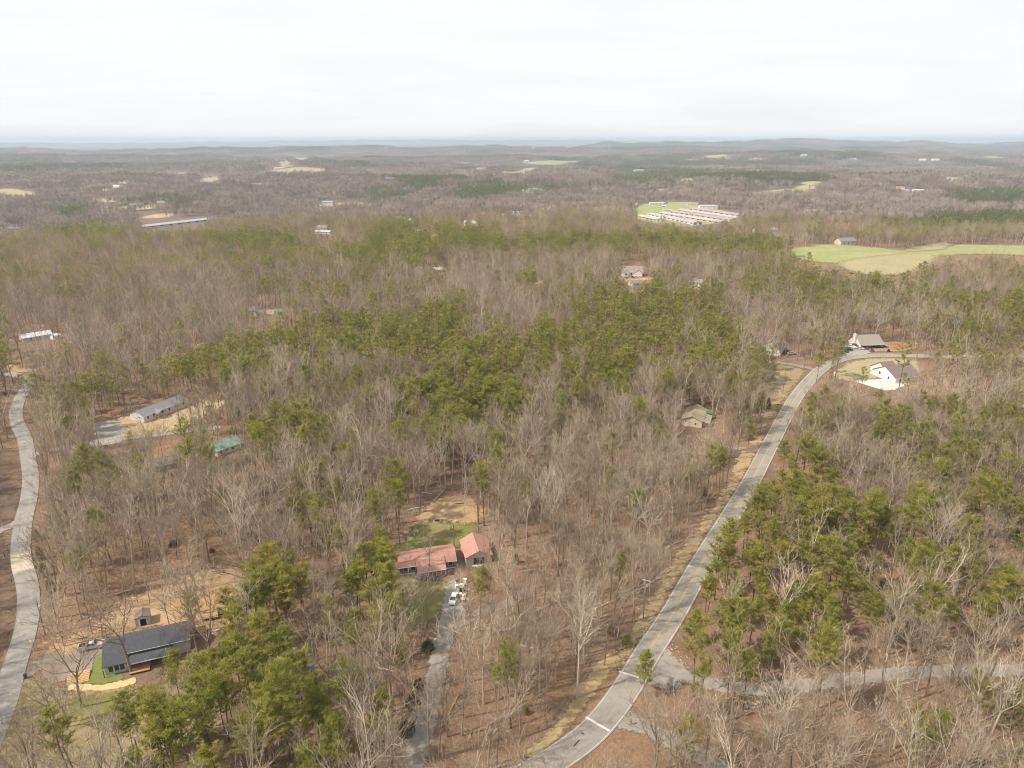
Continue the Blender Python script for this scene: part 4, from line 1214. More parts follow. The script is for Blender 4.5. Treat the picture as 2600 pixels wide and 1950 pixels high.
# -- scattered distant buildings: (name, label, base px, width m, depth, wall height, roof rise, wall, roof, ridge)
far_list = [
    ('house', 'cottage with pale green roof at the head of the farm lane', 1589, 511, 20, 9, 3, 2.5, 'cream_siding', 'green_metal'),
    ('house', 'long white mobile home above the farm meadow', 1650, 520, 28, 6, 3, 1.0, 'white_siding', 'white_metal_roof'),
    ('shed', 'blue-roofed shed beside the long white mobile home', 1683, 518, 10, 6, 2.5, 1.2, 'grey_siding', 'teal_paint'),
    ('shed', 'white tank shed below the mobile home on the meadow', 1681, 527, 6, 4, 3, .8, 'white_siding', 'tan_siding'),
    ('shed', 'low grey shed at the top end of the poultry houses', 1684, 538, 14, 7, 2.6, 1.2, 'white_siding', 'galvanised_roof'),
    ('house', 'tan-roofed farmhouse on the lawn behind the poultry houses', 1742, 522, 22, 10, 3, 3.0, 'cream_siding', 'taupe_shingle'),
    ('garage', 'small white garage next to the tan-roofed farmhouse', 1731, 521, 8, 7, 2.8, 1.6, 'white_siding', 'taupe_shingle'),
    ('barn', 'open-sided barn with grey metal roof east of the farmhouse', 1777, 530, 32, 14, 4, 2.0, 'white_siding', 'galvanised_roof'),
    ('house', 'house with tan roof and white front in purple woods east of the poultry farm', 1924, 592, 32, 11, 3, 3.0, 'white_siding', 'taupe_shingle'),
    ('barn', 'red barn with white roof in the far purple woods', 2064, 510, 20, 12, 4, 2.5, 'barn_red', 'white_metal_roof'),
    ('house', 'small grey-roofed house just below the red barn', 2060, 521, 12, 8, 3, 2.0, 'white_siding', 'grey_shingle'),
    ('house', 'white cottage to the east of the red barn', 2088, 521, 16, 8, 3, 2.0, 'white_siding', 'taupe_shingle'),
    ('house', 'long tan brick house in the woods below the red barn', 2052, 541, 34, 11, 3, 3.0, 'tan_siding', 'taupe_shingle'),
    ('house', 'tan two-storey house with grey roof above the pasture', 2134, 622, 20, 10, 3.6, 3.0, 'tan_siding', 'grey_shingle'),
    ('shed', 'small white shed in the woods above the pasture', 2124, 594, 8, 5, 2.6, 1.0, 'white_siding', 'white_metal_roof'),
    ('house', 'grey shed-like house on the far east hillside', 2282, 487, 26, 10, 3, 2.0, 'grey_siding', 'galvanised_roof'),
    ('house', 'long pale roof on the far east hillside', 2318, 486, 24, 10, 3, 1.5, 'white_siding', 'white_metal_roof'),
    ('house', 'red-roofed far house above the east hillside sheds', 2276, 479, 18, 10, 3, 2.0, 'white_siding', 'orange_red_metal'),
    ('house', 'white house beside the lane east of the farm', 1851, 489, 22, 9, 3, 2.2, 'white_siding', 'grey_shingle'),
    ('house', 'white building at the north edge of the farm woods', 1698, 493, 14, 8, 3, 2.0, 'white_siding', 'white_metal_roof'),
    ('house', 'white-fronted house in woods behind the farm lane head', 1672, 487, 12, 8, 4, 2.0, 'white_siding', 'taupe_shingle'),
    ('house', 'long white far building on the hill above the farm', 1612, 435, 40, 14, 4, 1.5, 'white_siding', 'white_metal_roof'),
    ('house', 'far white house at the tip of the tan hill field', 1419, 421, 26, 14, 5, 4.0, 'white_siding', 'grey_shingle'),
    ('house', 'far white farm buildings under the dark pines', 1212, 430, 34, 14, 4, 2.0, 'white_siding', 'white_metal_roof'),
    ('house', 'far white house above the green hilltop meadow', 1333, 411, 22, 14, 5, 3.0, 'white_siding', 'white_metal_roof'),
    ('water_tank', 'white round water tank on the far ridge', 1356, 378, 0, 0, 0, 0, '', ''),
    ('house', 'house with blue roof in the far grey woods', 980, 452, 26, 12, 4, 3.0, 'white_siding', 'teal_paint'),
    ('house', 'white gabled pair of houses in far woods west of the blue roof', 868, 454, 18, 10, 5, 3.0, 'white_siding', 'grey_shingle'),
    ('house', 'far house with grey gables south of the tan hill field', 1290, 446, 22, 12, 4, 3.0, 'grey_siding', 'slate_shingle'),
    ('house', 'long white trailer home west of the scrub pine ridge', 1000, 555, 22, 6, 3, .9, 'white_siding', 'white_metal_roof'),
    ('house', 'tall white gable with blue side beside the pine ridge', 1034, 565, 12, 7, 4, 1.6, 'white_siding', 'galvanised_roof'),
    ('truck', 'red and white box truck parked in the pine ridge clearing', 1079, 583, 0, 0, 0, 0, '', ''),
    ('shed', 'small red shed beside the parked box truck', 1059, 592, 7, 5, 2.8, .8, 'barn_red', 'white_metal_roof'),
    ('house', 'white multi-gabled house on the scrub pine rise', 1178, 573, 20, 9, 4, 3.0, 'white_siding', 'white_metal_roof'),
    ('house', 'white lean building at the east end of the multi-gabled house', 1194, 573, 12, 7, 4, 1.6, 'white_siding', 'white_metal_roof'),
    ('shed', 'small white gable in the woods north of the scrub pine rise', 1192, 515, 8, 6, 3, 1.5, 'white_siding', 'white_metal_roof'),
    ('house', 'dark-roofed white house beside a round evergreen', 1243, 542, 16, 8, 3, 2.0, 'white_siding', 'slate_shingle'),
    ('shed', 'low white shed in front of the dark-roofed white house', 1259, 549, 12, 6, 2.6, 1.0, 'white_siding', 'white_metal_roof'),
    ('house', 'pale-roofed low house among grey trees at mid distance', 1302, 544, 16, 7, 3, 1.2, 'white_siding', 'galvanised_roof'),
    ('house', 'white-roofed house in the grey woods before the poultry farm', 1376, 536, 18, 8, 3, 2.0, 'white_siding', 'white_metal_roof'),
    ('house', 'white cottage at the edge of the far red clearing', 1504, 482, 12, 8, 3, 2.0, 'white_siding', 'grey_shingle'),
    ('house', 'pale green-roofed house by the far tan meadow', 818, 517, 22, 10, 3, 2.5, 'cream_siding', 'green_metal'),
    ('barn', 'low barn with red roof west of the far tan meadow', 766, 531, 20, 8, 3, 1.5, 'tan_siding', 'orange_red_metal'),
    ('house', 'brown house under two dark evergreens in the valley', 805, 583, 14, 8, 3, 2.2, 'tan_siding', 'taupe_shingle'),
    ('house', 'white mobile home below the brown house in the valley', 800, 594, 20, 7, 3, 1.2, 'white_siding', 'white_metal_roof'),
    ('barn', 'long bright red-orange roof in the far west woods', 155, 487, 44, 14, 4, 3.0, 'tan_siding', 'orange_red_metal'),
    ('house', 'small white house in the far west field', 286, 476, 22, 10, 4, 2.0, 'white_siding', 'white_metal_roof'),
    ('house', 'tan house with brown roof on the cleared western slope', 257, 533, 24, 10, 3, 3.0, 'tan_siding', 'taupe_shingle'),
    ('house', 'white house with grey roof on the cleared western slope', 328, 526, 25, 10, 3.5, 2.8, 'white_siding', 'grey_shingle'),
    ('house', 'tall taupe-roofed house at the east of the cleared western slope', 399, 520, 15, 9, 4, 3.5, 'tan_siding', 'taupe_shingle'),
    ('house', 'long grey building at the western edge of the view', -6, 586, 34, 10, 3.4, 2.0, 'grey_siding', 'grey_shingle'),
    ('house', 'white trailer home in the western hollow', 199, 572, 16, 7, 3, 1.2, 'white_siding', 'white_metal_roof'),
    ('shed', 'small green-roofed shed in the western hollow', 166, 563, 12, 6, 2.6, 1.0, 'grey_wood', 'green_metal'),
    ('house', 'white house in the grey woods north of the long white poultry house', 580, 544, 20, 8, 3, 1.8, 'white_siding', 'white_metal_roof'),
    ('house', 'blue-grey roofed houses beside a dark evergreen on the far western rise', 408, 444, 40, 14, 4, 3.5, 'cream_siding', 'slate_shingle'),
    ('house', 'white house east of the blue-grey roofs on the far western rise', 452, 442, 28, 12, 4, 2.5, 'white_siding', 'grey_shingle'),
    ('house', 'white two-gabled house above a dark pine clump far off', 594, 454, 30, 14, 5, 4.0, 'white_siding', 'white_metal_roof'),
    ('barn', 'pink and white roofed barn on the far hill meadow', 699, 430, 30, 14, 4, 3.0, 'white_siding', 'rusty_pink_roof'),
    ('house', 'pale house in trees behind the far hill meadow', 724, 424, 30, 14, 5, 3.0, 'cream_siding', 'taupe_shingle'),
    ('barn', 'long low grey roof in the far western woods', 508, 464, 36, 12, 3, 2.0, 'grey_siding', 'galvanised_roof'),
    ('house', 'far white house under the eastern mountains, by a pale field', 1838, 404, 30, 16, 6, 4.0, 'white_siding', 'white_metal_roof'),
    ('house', 'lone far white house in blue woods below the highest peak', 2160, 407, 34, 16, 6, 4.0, 'white_siding', 'white_metal_roof'),
    ('house', 'westmost of the far white houses strung along the eastern ridge', 2335, 408, 34, 16, 6, 4.0, 'white_siding', 'white_metal_roof'),
    ('house', 'eastmost of the far white houses strung along the eastern ridge', 2368, 408, 40, 16, 6, 4.0, 'white_siding', 'white_metal_roof'),
    ('house', 'far white shed in the hazy eastern pines', 2036, 397, 34, 16, 6, 4.0, 'white_siding', 'white_metal_roof'),
]
for (nm, lab, px, py, w, d, hw, hr, wall, roof) in far_list:
    if nm == 'water_tank':
        g = ground(px, py)
        r = empty(nm, g); tag(r, lab, 'water tank')
        MB().lathe([(9, -6), (9, 10), (6, 14), (1, 15)], 16).build('tank', 'white_metal_roof', r)
        MB().lathe([(1.2, 15), (1.2, 16), (.3, 16.3)], 8).build('vent', 'white_paint', r)
        continue
    if nm == 'truck':
        g = ground(px, py)
        r = empty(nm, g, .15); tag(r, lab, 'truck')
        MB().box(-4, 4, -1.2, 1.2, .9, 3.6).build('box', 'white_paint', r)
        MB().hexa([(4.1, -1.15, .6), (6.4, -1.15, .6), (6.4, 1.15, .6), (4.1, 1.15, .6)], [(4.1, -1.1, 2.7), (5.6, -1.1, 2.7), (5.6, 1.1, 2.7), (4.1, 1.1, 2.7)]).build('cab', 'red_plastic', r)
        for x in (-2.6, -1.5, 5.2):
            for y in (-1.05, 1.05): MB().tube([(x, y - .15, .5), (x, y + .15, .5)], .5, 10).build('wheel', 'tyre', r)
        continue
    g = ground(px, py)
    yaw = RNG.uniform(-.35, .35)
    k = g.length / FPX * .5
    a = (px, py); b = (px + w / (g.length / FPX) * .98, py + RNG.uniform(-.004, .004) * w)
    wins = [('F', w * t, 1.6 if hw < 5 else 2.5, 1.2, 1.4) for t in (.22, .5, .78)] if w < 40 else [('F', w * t, 2, 2, 1.8) for t in (.2, .4, .6, .8)]
    house(nm, lab, a, b, d, hw, hr, wall, roof, 'x', .5, {'shed': 'shed', 'barn': 'barn', 'garage': 'garage'}.get(nm, 'house'), length=w, wins=wins, base=.3)

# ------------------------------------------------------------------ trees
class Geo:
    """numpy triangle soup builder for trunks, twigs and needle sprays"""
    def __init__(self):
        self.v, self.f, self.n = [], [], 0

    def add(self, v, f):
        self.v.append(np.asarray(v, np.float32)); self.f.append(np.asarray(f, np.int32) + self.n); self.n += len(v)

    def tube(self, pts, rad, k):
        pts = np.asarray(pts, float); rad = np.asarray(rad, float); m = len(pts)
        t = np.gradient(pts, axis=0); t /= np.linalg.norm(t, axis=1, keepdims=True) + 1e-9
        ref = np.where(np.abs(t[:, 2:3]) < .9, [[0, 0, 1.0]], [[1.0, 0, 0]])
        u = np.cross(t, ref); u /= np.linalg.norm(u, axis=1, keepdims=True) + 1e-9
        w = np.cross(t, u)
        q = np.arange(k) * 2 * math.pi / k
        v = pts[:, None] + (u[:, None] * np.cos(q)[None, :, None] + w[:, None] * np.sin(q)[None, :, None]) * rad[:, None, None]
        i, j = np.meshgrid(np.arange(m - 1), np.arange(k), indexing='ij')
        a = i * k + j; b = i * k + (j + 1) % k
        f = np.concatenate([np.stack([a, b, b + k], -1).reshape(-1, 3), np.stack([a, b + k, a + k], -1).reshape(-1, 3)])
        self.add(v.reshape(-1, 3), f)

    def slivers(self, p0, p1, w, rng, flat=0.0):
        """one thin tapering triangle per twig or needle spray; flat lays its face towards the sky"""
        p0 = np.asarray(p0, float); p1 = np.asarray(p1, float)
        d = p1 - p0
        r = rng.normal(size=d.shape)
        if flat: r = r * (1 - flat) + np.array([0, 0, 1.6 * flat])
        s = np.cross(d, r); s /= np.linalg.norm(s, axis=1, keepdims=True) + 1e-9
        s = s * np.asarray(w, float).reshape(-1, 1) / 2
        v = np.stack([p0 - s, p0 + s, p1], 1).reshape(-1, 3)
        self.add(v, np.arange(len(v)).reshape(-1, 3))

    def mesh(self, name, m):
        v = np.concatenate(self.v); f = np.concatenate(self.f)
        me = bpy.data.meshes.new(name)
        me.vertices.add(len(v)); me.vertices.foreach_set('co', v.ravel())
        me.loops.add(f.size); me.loops.foreach_set('vertex_index', f.ravel())
        me.polygons.add(len(f)); me.polygons.foreach_set('loop_start', (np.arange(len(f)) * 3).astype(np.int32))
        me.update(calc_edges=True)
        me.materials.append(MATS[m])
        return me

    def merge(self, g, mat4=None):
        for v, f in zip(g.v, g.f):
            pass
        v = np.concatenate(g.v)
        if mat4 is not None: v = v @ mat4[:3, :3].T + mat4[:3, 3]
        self.add(v, np.concatenate(g.f))


def nz(v):
    return v / (np.linalg.norm(v) + 1e-9)


def limb(rng, p, d, length, n, up, wob):
    pts = [p]; d = nz(d)
    for _ in range(n):
        d = nz(d + rng.normal(size=3) * wob + np.array([0, 0, up]))
        p = p + d * length / n
        pts.append(p)
    return np.array(pts)


def along(pts, t):
    s = t * (len(pts) - 1); i = min(int(s), len(pts) - 2)
    return pts[i] + (pts[i + 1] - pts[i]) * (s - i), nz(pts[i + 1] - pts[i])


def side_dir(rng, d, ang, az=None):
    a = np.array([0, 0, 1.0]) if abs(d[2]) < .9 else np.array([1.0, 0, 0])
    u = nz(np.cross(d, a)); w = np.cross(d, u)
    q = rng.uniform(0, 2 * math.pi) if az is None else az
    return d * math.cos(ang) + (u * math.cos(q) + w * math.sin(q)) * math.sin(ang)


def bare_tree(seed, H, fork, leaders, spread, rbase, dens=1.0, lod=0):
    """leafless broadleaf: trunk that forks into rising leaders, limbs, branchlets and a haze of twigs.
    Returns (trunk, crown)."""
    rng = np.random.RandomState(seed)
    T, C = Geo(), Geo()
    lean = rng.normal(size=2) * .035
    tr = limb(rng, np.zeros(3), np.array([lean[0], lean[1], 1.0]), H * fork, 4, .05, .035)
    kk = 6 if lod == 0 else 3
    r1 = rbase * .72
    T.tube(np.concatenate([[tr[0] - [0, 0, .4]], tr]), [rbase * 1.25] + list(np.linspace(rbase, r1, len(tr))), kk)
    top, td = tr[-1], nz(tr[-1] - tr[-2])
    leads = []
    az0 = rng.uniform(0, 6.28)
    for i in range(leaders):
        ang = 0.0 if (leaders > 2 and i == 0) else spread * rng.uniform(.55, 1.1)
        d = side_dir(rng, td, ang, az0 + i * 6.28 / leaders + rng.uniform(-.5, .5)) if leaders > 1 else td
        L = H * (1 - fork) * rng.uniform(.82, 1.12) / max(.75, math.cos(ang))
        lp = limb(rng, top, d, L, 5, .10, .10)
        rr = r1 * (.78 if leaders > 1 else .95)
        T.tube(lp, np.linspace(rr, .02, len(lp)), 5 if lod == 0 else 3)
        leads.append((lp, L, rr))
    # low limbs on the trunk
    src = [(lp, L, rr, .08, 1.0) for lp, L, rr in leads] + [(tr, H * fork * .6, r1, .66, 1.0)]
    l2, tw0, tw1, tww = [], [], [], []
    for pts, L, rr, t0, t1 in src:
        n1 = int((8 if pts is not tr else 3) * dens * (1 if lod == 0 else .85)) + 1
        for k in range(n1):
            t = t0 + (t1 - t0) * (k + rng.uniform(0, .9)) / n1
            p, d = along(pts, min(t, .98))
            bl = L * rng.uniform(.42, .74) * (1.08 - .62 * t)
            dd = side_dir(rng, d, rng.uniform(.5, 1.0))
            bp = limb(rng, p, dd, bl, 4, .17, .17)
            br = max(.03, min(rr * .55 * (1.1 - .6 * t), bl * .021))
            T.tube(bp, np.linspace(br, .016, len(bp)), 4 if lod == 0 else 3)
            l2.append((bp, bl, br))
    for bp, bl, br in l2:
        n2 = int(rng.randint(5, 8) * dens) if lod == 0 else int(rng.randint(3, 6) * dens) + 1
        for k in range(n2):
            t = .2 + .8 * (k + rng.uniform(0, .9)) / n2
            p, d = along(bp, min(t, .99))
            cl = bl * rng.uniform(.26, .5) * (1.1 - .45 * t) + .4
            dd = side_dir(rng, d, rng.uniform(.4, .9))
            cp = limb(rng, p, dd, cl, 3 if lod == 0 else 2, .16, .2)
            if lod == 0:
                T.slivers(cp[:-1], cp[1:] + (cp[1:] - cp[:-1]) * .15, [.085, .065, .045][:len(cp) - 1], rng)
                n3 = int(rng.randint(3, 6) * dens)
            else:
                T.slivers(cp[:-1], cp[1:], [.12, .09][:len(cp) - 1], rng)
                n3 = 2
            for q in range(n3):
                t3 = .15 + .85 * (q + rng.uniform(0, .9)) / n3
                p3, d3 = along(cp, min(t3, .99))
                e = side_dir(rng, d3, rng.uniform(.3, .85)); e = nz(e + np.array([0, 0, .2]))
                ln = rng.uniform(.5, 1.15) * (1.0 if lod == 0 else 1.35)
                tw0.append(p3); tw1.append(p3 + e * ln); tww.append(.03 if lod == 0 else .065)
    C.slivers(np.array(tw0), np.array(tw1), np.array(tww), rng)
    return T, C


def pine_tree(seed, H, base, width, rbase, lod=0, flat=.55):
    """tall pine: bare trunk with dead stubs, whorled limbs, flat layered sprays of needles. Returns (trunk, crown)."""
    rng = np.random.RandomState(seed)
    T, C = Geo(), Geo()
    lean = rng.normal(size=2) * .03
    tr = limb(rng, np.zeros(3), np.array([lean[0], lean[1], 1.0]), H, 7, .03, .025)
    T.tube(np.concatenate([[tr[0] - [0, 0, .4]], tr]), [rbase * 1.15] + list(np.linspace(rbase, .03, len(tr))), 6 if lod == 0 else 3)
    if lod == 0:
        for _ in range(9):
            p, d = along(tr, rng.uniform(.25, base))
            e = side_dir(rng, d, rng.uniform(1.2, 1.6))
            T.tube(limb(rng, p, e, rng.uniform(.6, 1.6), 2, -.02, .1), [.03, .022, .008], 3)
    sp, sd, ss = [], [], []
    nw = 10 if lod == 0 else 8
    for k in range(nw):
        u = (k + rng.uniform(0, .6)) / nw                      # 0 at crown base, 1 at tip
        t = base + (.985 - base) * u
        p, d = along(tr, t)
        prof = width * (.62 + .62 * math.sin(math.pi * (u * .7 + .2))) * (1 - .35 * u ** 4) * (1.08 if lod == 0 else 1.2)
        nb = rng.randint(3, 6) if lod == 0 else rng.randint(2, 4)
        az = rng.uniform(0, 6.28)
        for b in range(nb):
            if rng.rand() < .12: continue
            L = prof * rng.uniform(.55, 1.15)
            e = side_dir(rng, np.array([0, 0, 1.0]), rng.uniform(1.05, 1.45) - .45 * u, az + b * 6.28 / nb + rng.uniform(-.35, .35))
            bp = limb(rng, p, e, L, 3, .07, .10)
            C_r = max(.015, L * .016)
            T.tube(bp, np.linspace(C_r, .008, len(bp)), 3)
            nt = max(2, int(L * (2.2 if lod == 0 else 1.2)))
            for q in range(nt):
                tt = .28 + .72 * (q + rng.uniform(0, .9)) / nt
                c, dd = along(bp, min(tt, .99))
                c = c + rng.normal(size=3) * [.3, .3, .05] * (L * .28)
                sp.append(c); sd.append(dd); ss.append(rng.uniform(.75, 1.25))
    sp = np.array(sp); sd = np.array(sd); ss = np.array(ss)
    # leading shoot
    tip = tr[-1]
    sp = np.concatenate([sp, tip + rng.normal(size=(6, 3)) * .3]); sd = np.concatenate([sd, np.tile([0, 0, 1.0], (6, 1))]); ss = np.concatenate([ss, np.full(6, .9)])
    ns, ln, wd = (10, .80, .15) if lod == 0 else (7, 1.1, .40)
    n = len(sp)
    a = rng.uniform(0, 2 * math.pi, (n, ns)); el = rng.normal(.22, flat * .7, (n, ns))
    dirs = np.stack([np.cos(a) * np.cos(el), np.sin(a) * np.cos(el), np.sin(el)], -1) + sd[:, None] * .45
    dirs /= np.linalg.norm(dirs, axis=-1, keepdims=True)
    off = rng.normal(size=(n, ns, 3)) * [.2, .2, .06]
    p0 = sp[:, None] + off - dirs * .1
    p1 = p0 + dirs * (ln * ss[:, None] * rng.uniform(.7, 1.2, (n, ns)))[..., None]
    C.slivers(p0.reshape(-1, 3), p1.reshape(-1, 3), np.full(n * ns, wd) * rng.uniform(.7, 1.2, n * ns), rng, .62)
    return T, C


def spruce_like(seed, H, W, lod=0):
    """dense conical evergreen (cedar)"""
    rng = np.random.RandomState(seed)
    T, C = Geo(), Geo()
    T.tube([[0, 0, -.3], [0, 0, H * .5], [0, 0, H * .95]], [.12, .08, .02], 5)
    n = 420
    u = rng.rand(n) ** .8
    r = W * (1 - u) ** .8 * np.sqrt(rng.uniform(.35, 1, n))
    a = rng.uniform(0, 6.28, n)
    c = np.stack([r * np.cos(a), r * np.sin(a), .4 + u * (H - .4)], 1)
    for _ in range(7):
        d = np.stack([np.cos(a + rng.normal(size=n) * .7), np.sin(a + rng.normal(size=n) * .7), rng.normal(.45, .4, n)], 1)
        d /= np.linalg.norm(d, axis=1, keepdims=True)
        p = c + rng.normal(size=(n, 3)) * .12
        C.slivers(p, p + d * rng.uniform(.3, .55, (n, 1)), np.full(n, .12), rng)
    return T, C


def shrub(seed, W, H, n=260):
    rng = np.random.RandomState(seed)
    T, C = Geo(), Geo()
    for k in range(5):
        d = nz(np.array([rng.normal() * .5, rng.normal() * .5, 1.0]))
        T.tube(limb(rng, np.zeros(3), d, H * .7, 3, .05, .15), [.05, .04, .03, .015], 3)
    d = rng.normal(size=(n, 3)); d[:, 2] = np.abs(d[:, 2]); d /= np.linalg.norm(d, axis=1, keepdims=True)
    c = d * rng.uniform(.55, 1.0, (n, 1)) ** .6 * [W / 2, W / 2, H] + [0, 0, .1]
    c += rng.normal(size=(n, 3)) * W * .05
    for _ in range(8):
        e = nz(d) if False else d + rng.normal(size=(n, 3)) * .8
        e /= np.linalg.norm(e, axis=1, keepdims=True)
        C.slivers(c, c + e * rng.uniform(.18, .34, (n, 1)), np.full(n, .13), rng)
    return T, C


def brush(seed, W, H):
    """low leafless thicket of thin stems"""
    rng = np.random.RandomState(seed)
    C = Geo()
    p0, p1, w = [], [], []
    for k in range(26):
        b = np.array([rng.normal() * W * .28, rng.normal() * W * .28, -.1])
        d = nz(np.array([rng.normal() * .35, rng.normal() * .35, 1.0]))
        pts = limb(rng, b, d, H * rng.uniform(.5, 1.1), 3, .03, .18)
        for i in range(3): p0.append(pts[i]); p1.append(pts[i + 1]); w.append(.045 - .01 * i)
        for q in range(9):
            p, dd = along(pts, rng.uniform(.25, .98))
            e = side_dir(rng, dd, rng.uniform(.4, 1.0))
            p0.append(p); p1.append(p + e * rng.uniform(.3, .9)); w.append(.026)
    C.slivers(np.array(p0), np.array(p1), np.array(w), rng)
    return C


# ---- prototypes: near (full detail) and mid distance
BARE = []   # (trunk mesh, crown mesh, height, look)
specs = [
    (19.5, .46, 3, .62, .23, 'tall forked'), (21.5, .42, 2, .50, .25, 'tall twin-stemmed'), (17.0, .50, 4, .72, .20, 'broad-crowned'),
    (18.5, .58, 1, .30, .17, 'slender straight'), (22.5, .48, 3, .52, .28, 'stout high-crowned'), (15.0, .38, 3, .75, .18, 'low-forked'),
    (16.5, .54, 2, .48, .15, 'thin narrow'), (20.0, .36, 4, .70, .27, 'wide-spreading'), (13.5, .45, 3, .70, .14, 'small rounded'), (19.0, .56, 3, .46, .20, 'upright pale'),
]
for i, (H, fk, nl, spd, rb, look) in enumerate(specs):
    T, C = bare_tree(100 + i, H, fk, nl, spd, rb)
    BARE.append((T.mesh('trunk', 'grey_bark'), C.mesh('crown', 'twig_bark'), H, look))
T, C = bare_tree(131, 12.0, .45, 3, .55, .13, 1.15)
BARE.append((T.mesh('trunk', 'grey_bark'), C.mesh('crown', 'rosy_twig'), 12.0, 'rosy-budded'))
PINE = []
for i, (H, bs, w, rb, look) in enumerate([
    (19.0, .52, 3.3, .20, 'tall flat-topped'), (17.0, .46, 3.0, .18, 'full-crowned'), (20.5, .58, 3.4, .22, 'tall high-crowned'), (15.0, .42, 2.7, .15, 'bushy mid-sized'),
    (18.0, .62, 2.6, .17, 'thin-crowned'), (13.0, .34, 2.5, .13, 'young full'), (21.0, .50, 3.8, .24, 'broad-topped'), (16.5, .55, 2.9, .16, 'lean ragged')]):
    T, C = pine_tree(200 + i, H, bs, w, rb, 0)
    PINE.append((T.mesh('trunk', 'pine_bark'), C.mesh('crown', 'pine_needles'), H, look))


def two_mat(name, T, C, mt, mc):
    g = Geo(); g.merge(T); nt = sum(len(f) for f in g.f); g.merge(C)
    me = g.mesh(name, mt); me.materials.append(MATS[mc])
    idx = np.zeros(len(me.polygons), np.int32); idx[nt:] = 1
    me.polygons.foreach_set('material_index', idx)
    return me


def proto_collection(name, meshes):
    c = bpy.data.collections.new(name)
    for i, me in enumerate(meshes):
        c.objects.link(bpy.data.objects.new("%s_%03d" % (name, i), me))
    return c


def join_mesh(a, b, name):
    """full-detail trunk and crown as one mesh for the woods behind"""
    bm = bmesh.new(); bm.from_mesh(a); n = len(bm.faces); bm.from_mesh(b)
    for i, f in enumerate(bm.faces): f.material_index = 0 if i < n else 1
    me = bpy.data.meshes.new(name); bm.to_mesh(me); bm.free()
    me.materials.append(a.materials[0]); me.materials.append(b.materials[0])
    return me


near_bare = [join_mesh(t, c, 'bare') for t, c, h, l in BARE]
near_pine = [join_mesh(t, c, 'pine') for t, c, h, l in PINE]
mid_bare, mid_pine = [], []
MIDG_B, MIDG_P = [], []
for i, (H, fk, nl, spd, rb, look) in enumerate(specs):
    T, C = bare_tree(300 + i, H, fk, nl, spd, rb * 1.1, .8, 1)
    mid_bare.append(two_mat('bare', T, C, 'grey_bark', 'twig_bark'))
    MIDG_B.append((T, C))
T, C = bare_tree(331, 12.0, .45, 3, .55, .13, .9, 1)
mid_bare.append(two_mat('bare', T, C, 'grey_bark', 'rosy_twig'))
for i, (H, bs, w, rb) in enumerate([(19, .52, 3.3, .22), (17, .46, 3.0, .2), (20.5, .58, 3.4, .24), (15, .42, 2.7, .17), (13, .34, 2.5, .15), (21, .5, 3.8, .26)]):
    T, C = pine_tree(400 + i, H, bs, w, rb, 1)
    mid_pine.append(two_mat('pine', T, C, 'pine_bark', 'pine_needles'))
    MIDG_P.append((T, C))
HB = np.array([s[0] for s in specs] + [12.0])
HP_near = np.array([p[2] for p in PINE]); HP_mid = np.array([19, 17, 20.5, 15, 13, 21.])


def far_patch(seed, size, n, pine, lod):
    """a block of distant woodland: many small crowns, a few slivers each"""
    rng = np.random.RandomState(seed)
    G = Geo(); B = Geo()
    xy = (rng.rand(n, 2) - .5) * size * 1.08
    ispine = rng.rand(n) < pine
    for (x, y), ip in zip(xy, ispine):
        H = rng.uniform(12, 19)
        if lod < 0:
            # nearest ring: whole trees, set into one block
            a = rng.uniform(0, 6.28); sc = rng.uniform(.62, 1.1)
            M = np.array([[math.cos(a) * sc, -math.sin(a) * sc, 0, x], [math.sin(a) * sc, math.cos(a) * sc, 0, y], [0, 0, sc, 0]])
            t_, c_ = (MIDG_P if ip else MIDG_B)[rng.randint(0, len(MIDG_P if ip else MIDG_B))]
            for src_, part in ((t_, 0), (c_, 1)):
                (B if ip and part else G).merge(src_, M)
            continue
        if ip:
            m = 34 if lod == 0 else 12
            r = rng.uniform(1.7, 2.8); a = rng.uniform(0, 6.28, m); u = rng.uniform(.35, 1, m)
            rr = r * np.sqrt(rng.rand(m)) * (1.15 - u ** 2 * .75)
            p = np.stack([x + rr * np.cos(a), y + rr * np.sin(a), H * u], 1)
            d = np.stack([np.cos(a), np.sin(a), rng.normal(.2, .5, m)], 1)
            B.slivers(p - d * .4, p + d * (1.0 if lod == 0 else 1.7), np.full(m, 1.2 if lod == 0 else 2.5), rng, .6)
        else:
            m = 40 if lod == 0 else 12
            s = 1.0 if lod == 0 else 1.5
            b = np.stack([x + rng.normal(size=m) * .5, y + rng.normal(size=m) * .5, H * rng.uniform(.35, .75, m)], 1)
            d = np.stack([rng.normal(size=m) * .62, rng.normal(size=m) * .62, rng.uniform(.5, 1.1, m)], 1)
            d /= np.linalg.norm(d, axis=1, keepdims=True)
            G.slivers(b, b + d * H * rng.uniform(.22, .5, (m, 1)), np.full(m, .32 * s * (1 if lod == 0 else 1.9)), rng)
            G.slivers([[x, y, -3]], [[x, y, H * .8]], [.5], rng)
    if not G.v: G.slivers([[0, 0, -2]], [[0, 0, 1]], [.1], rng)
    if not B.v: B.slivers([[0, 0, -2]], [[0, 0, 1]], [.1], rng)
    return two_mat('block', G, B, 'twig_bark' if lod < 0 else 'far_twig', 'pine_needles' if lod < 0 else 'far_needles')


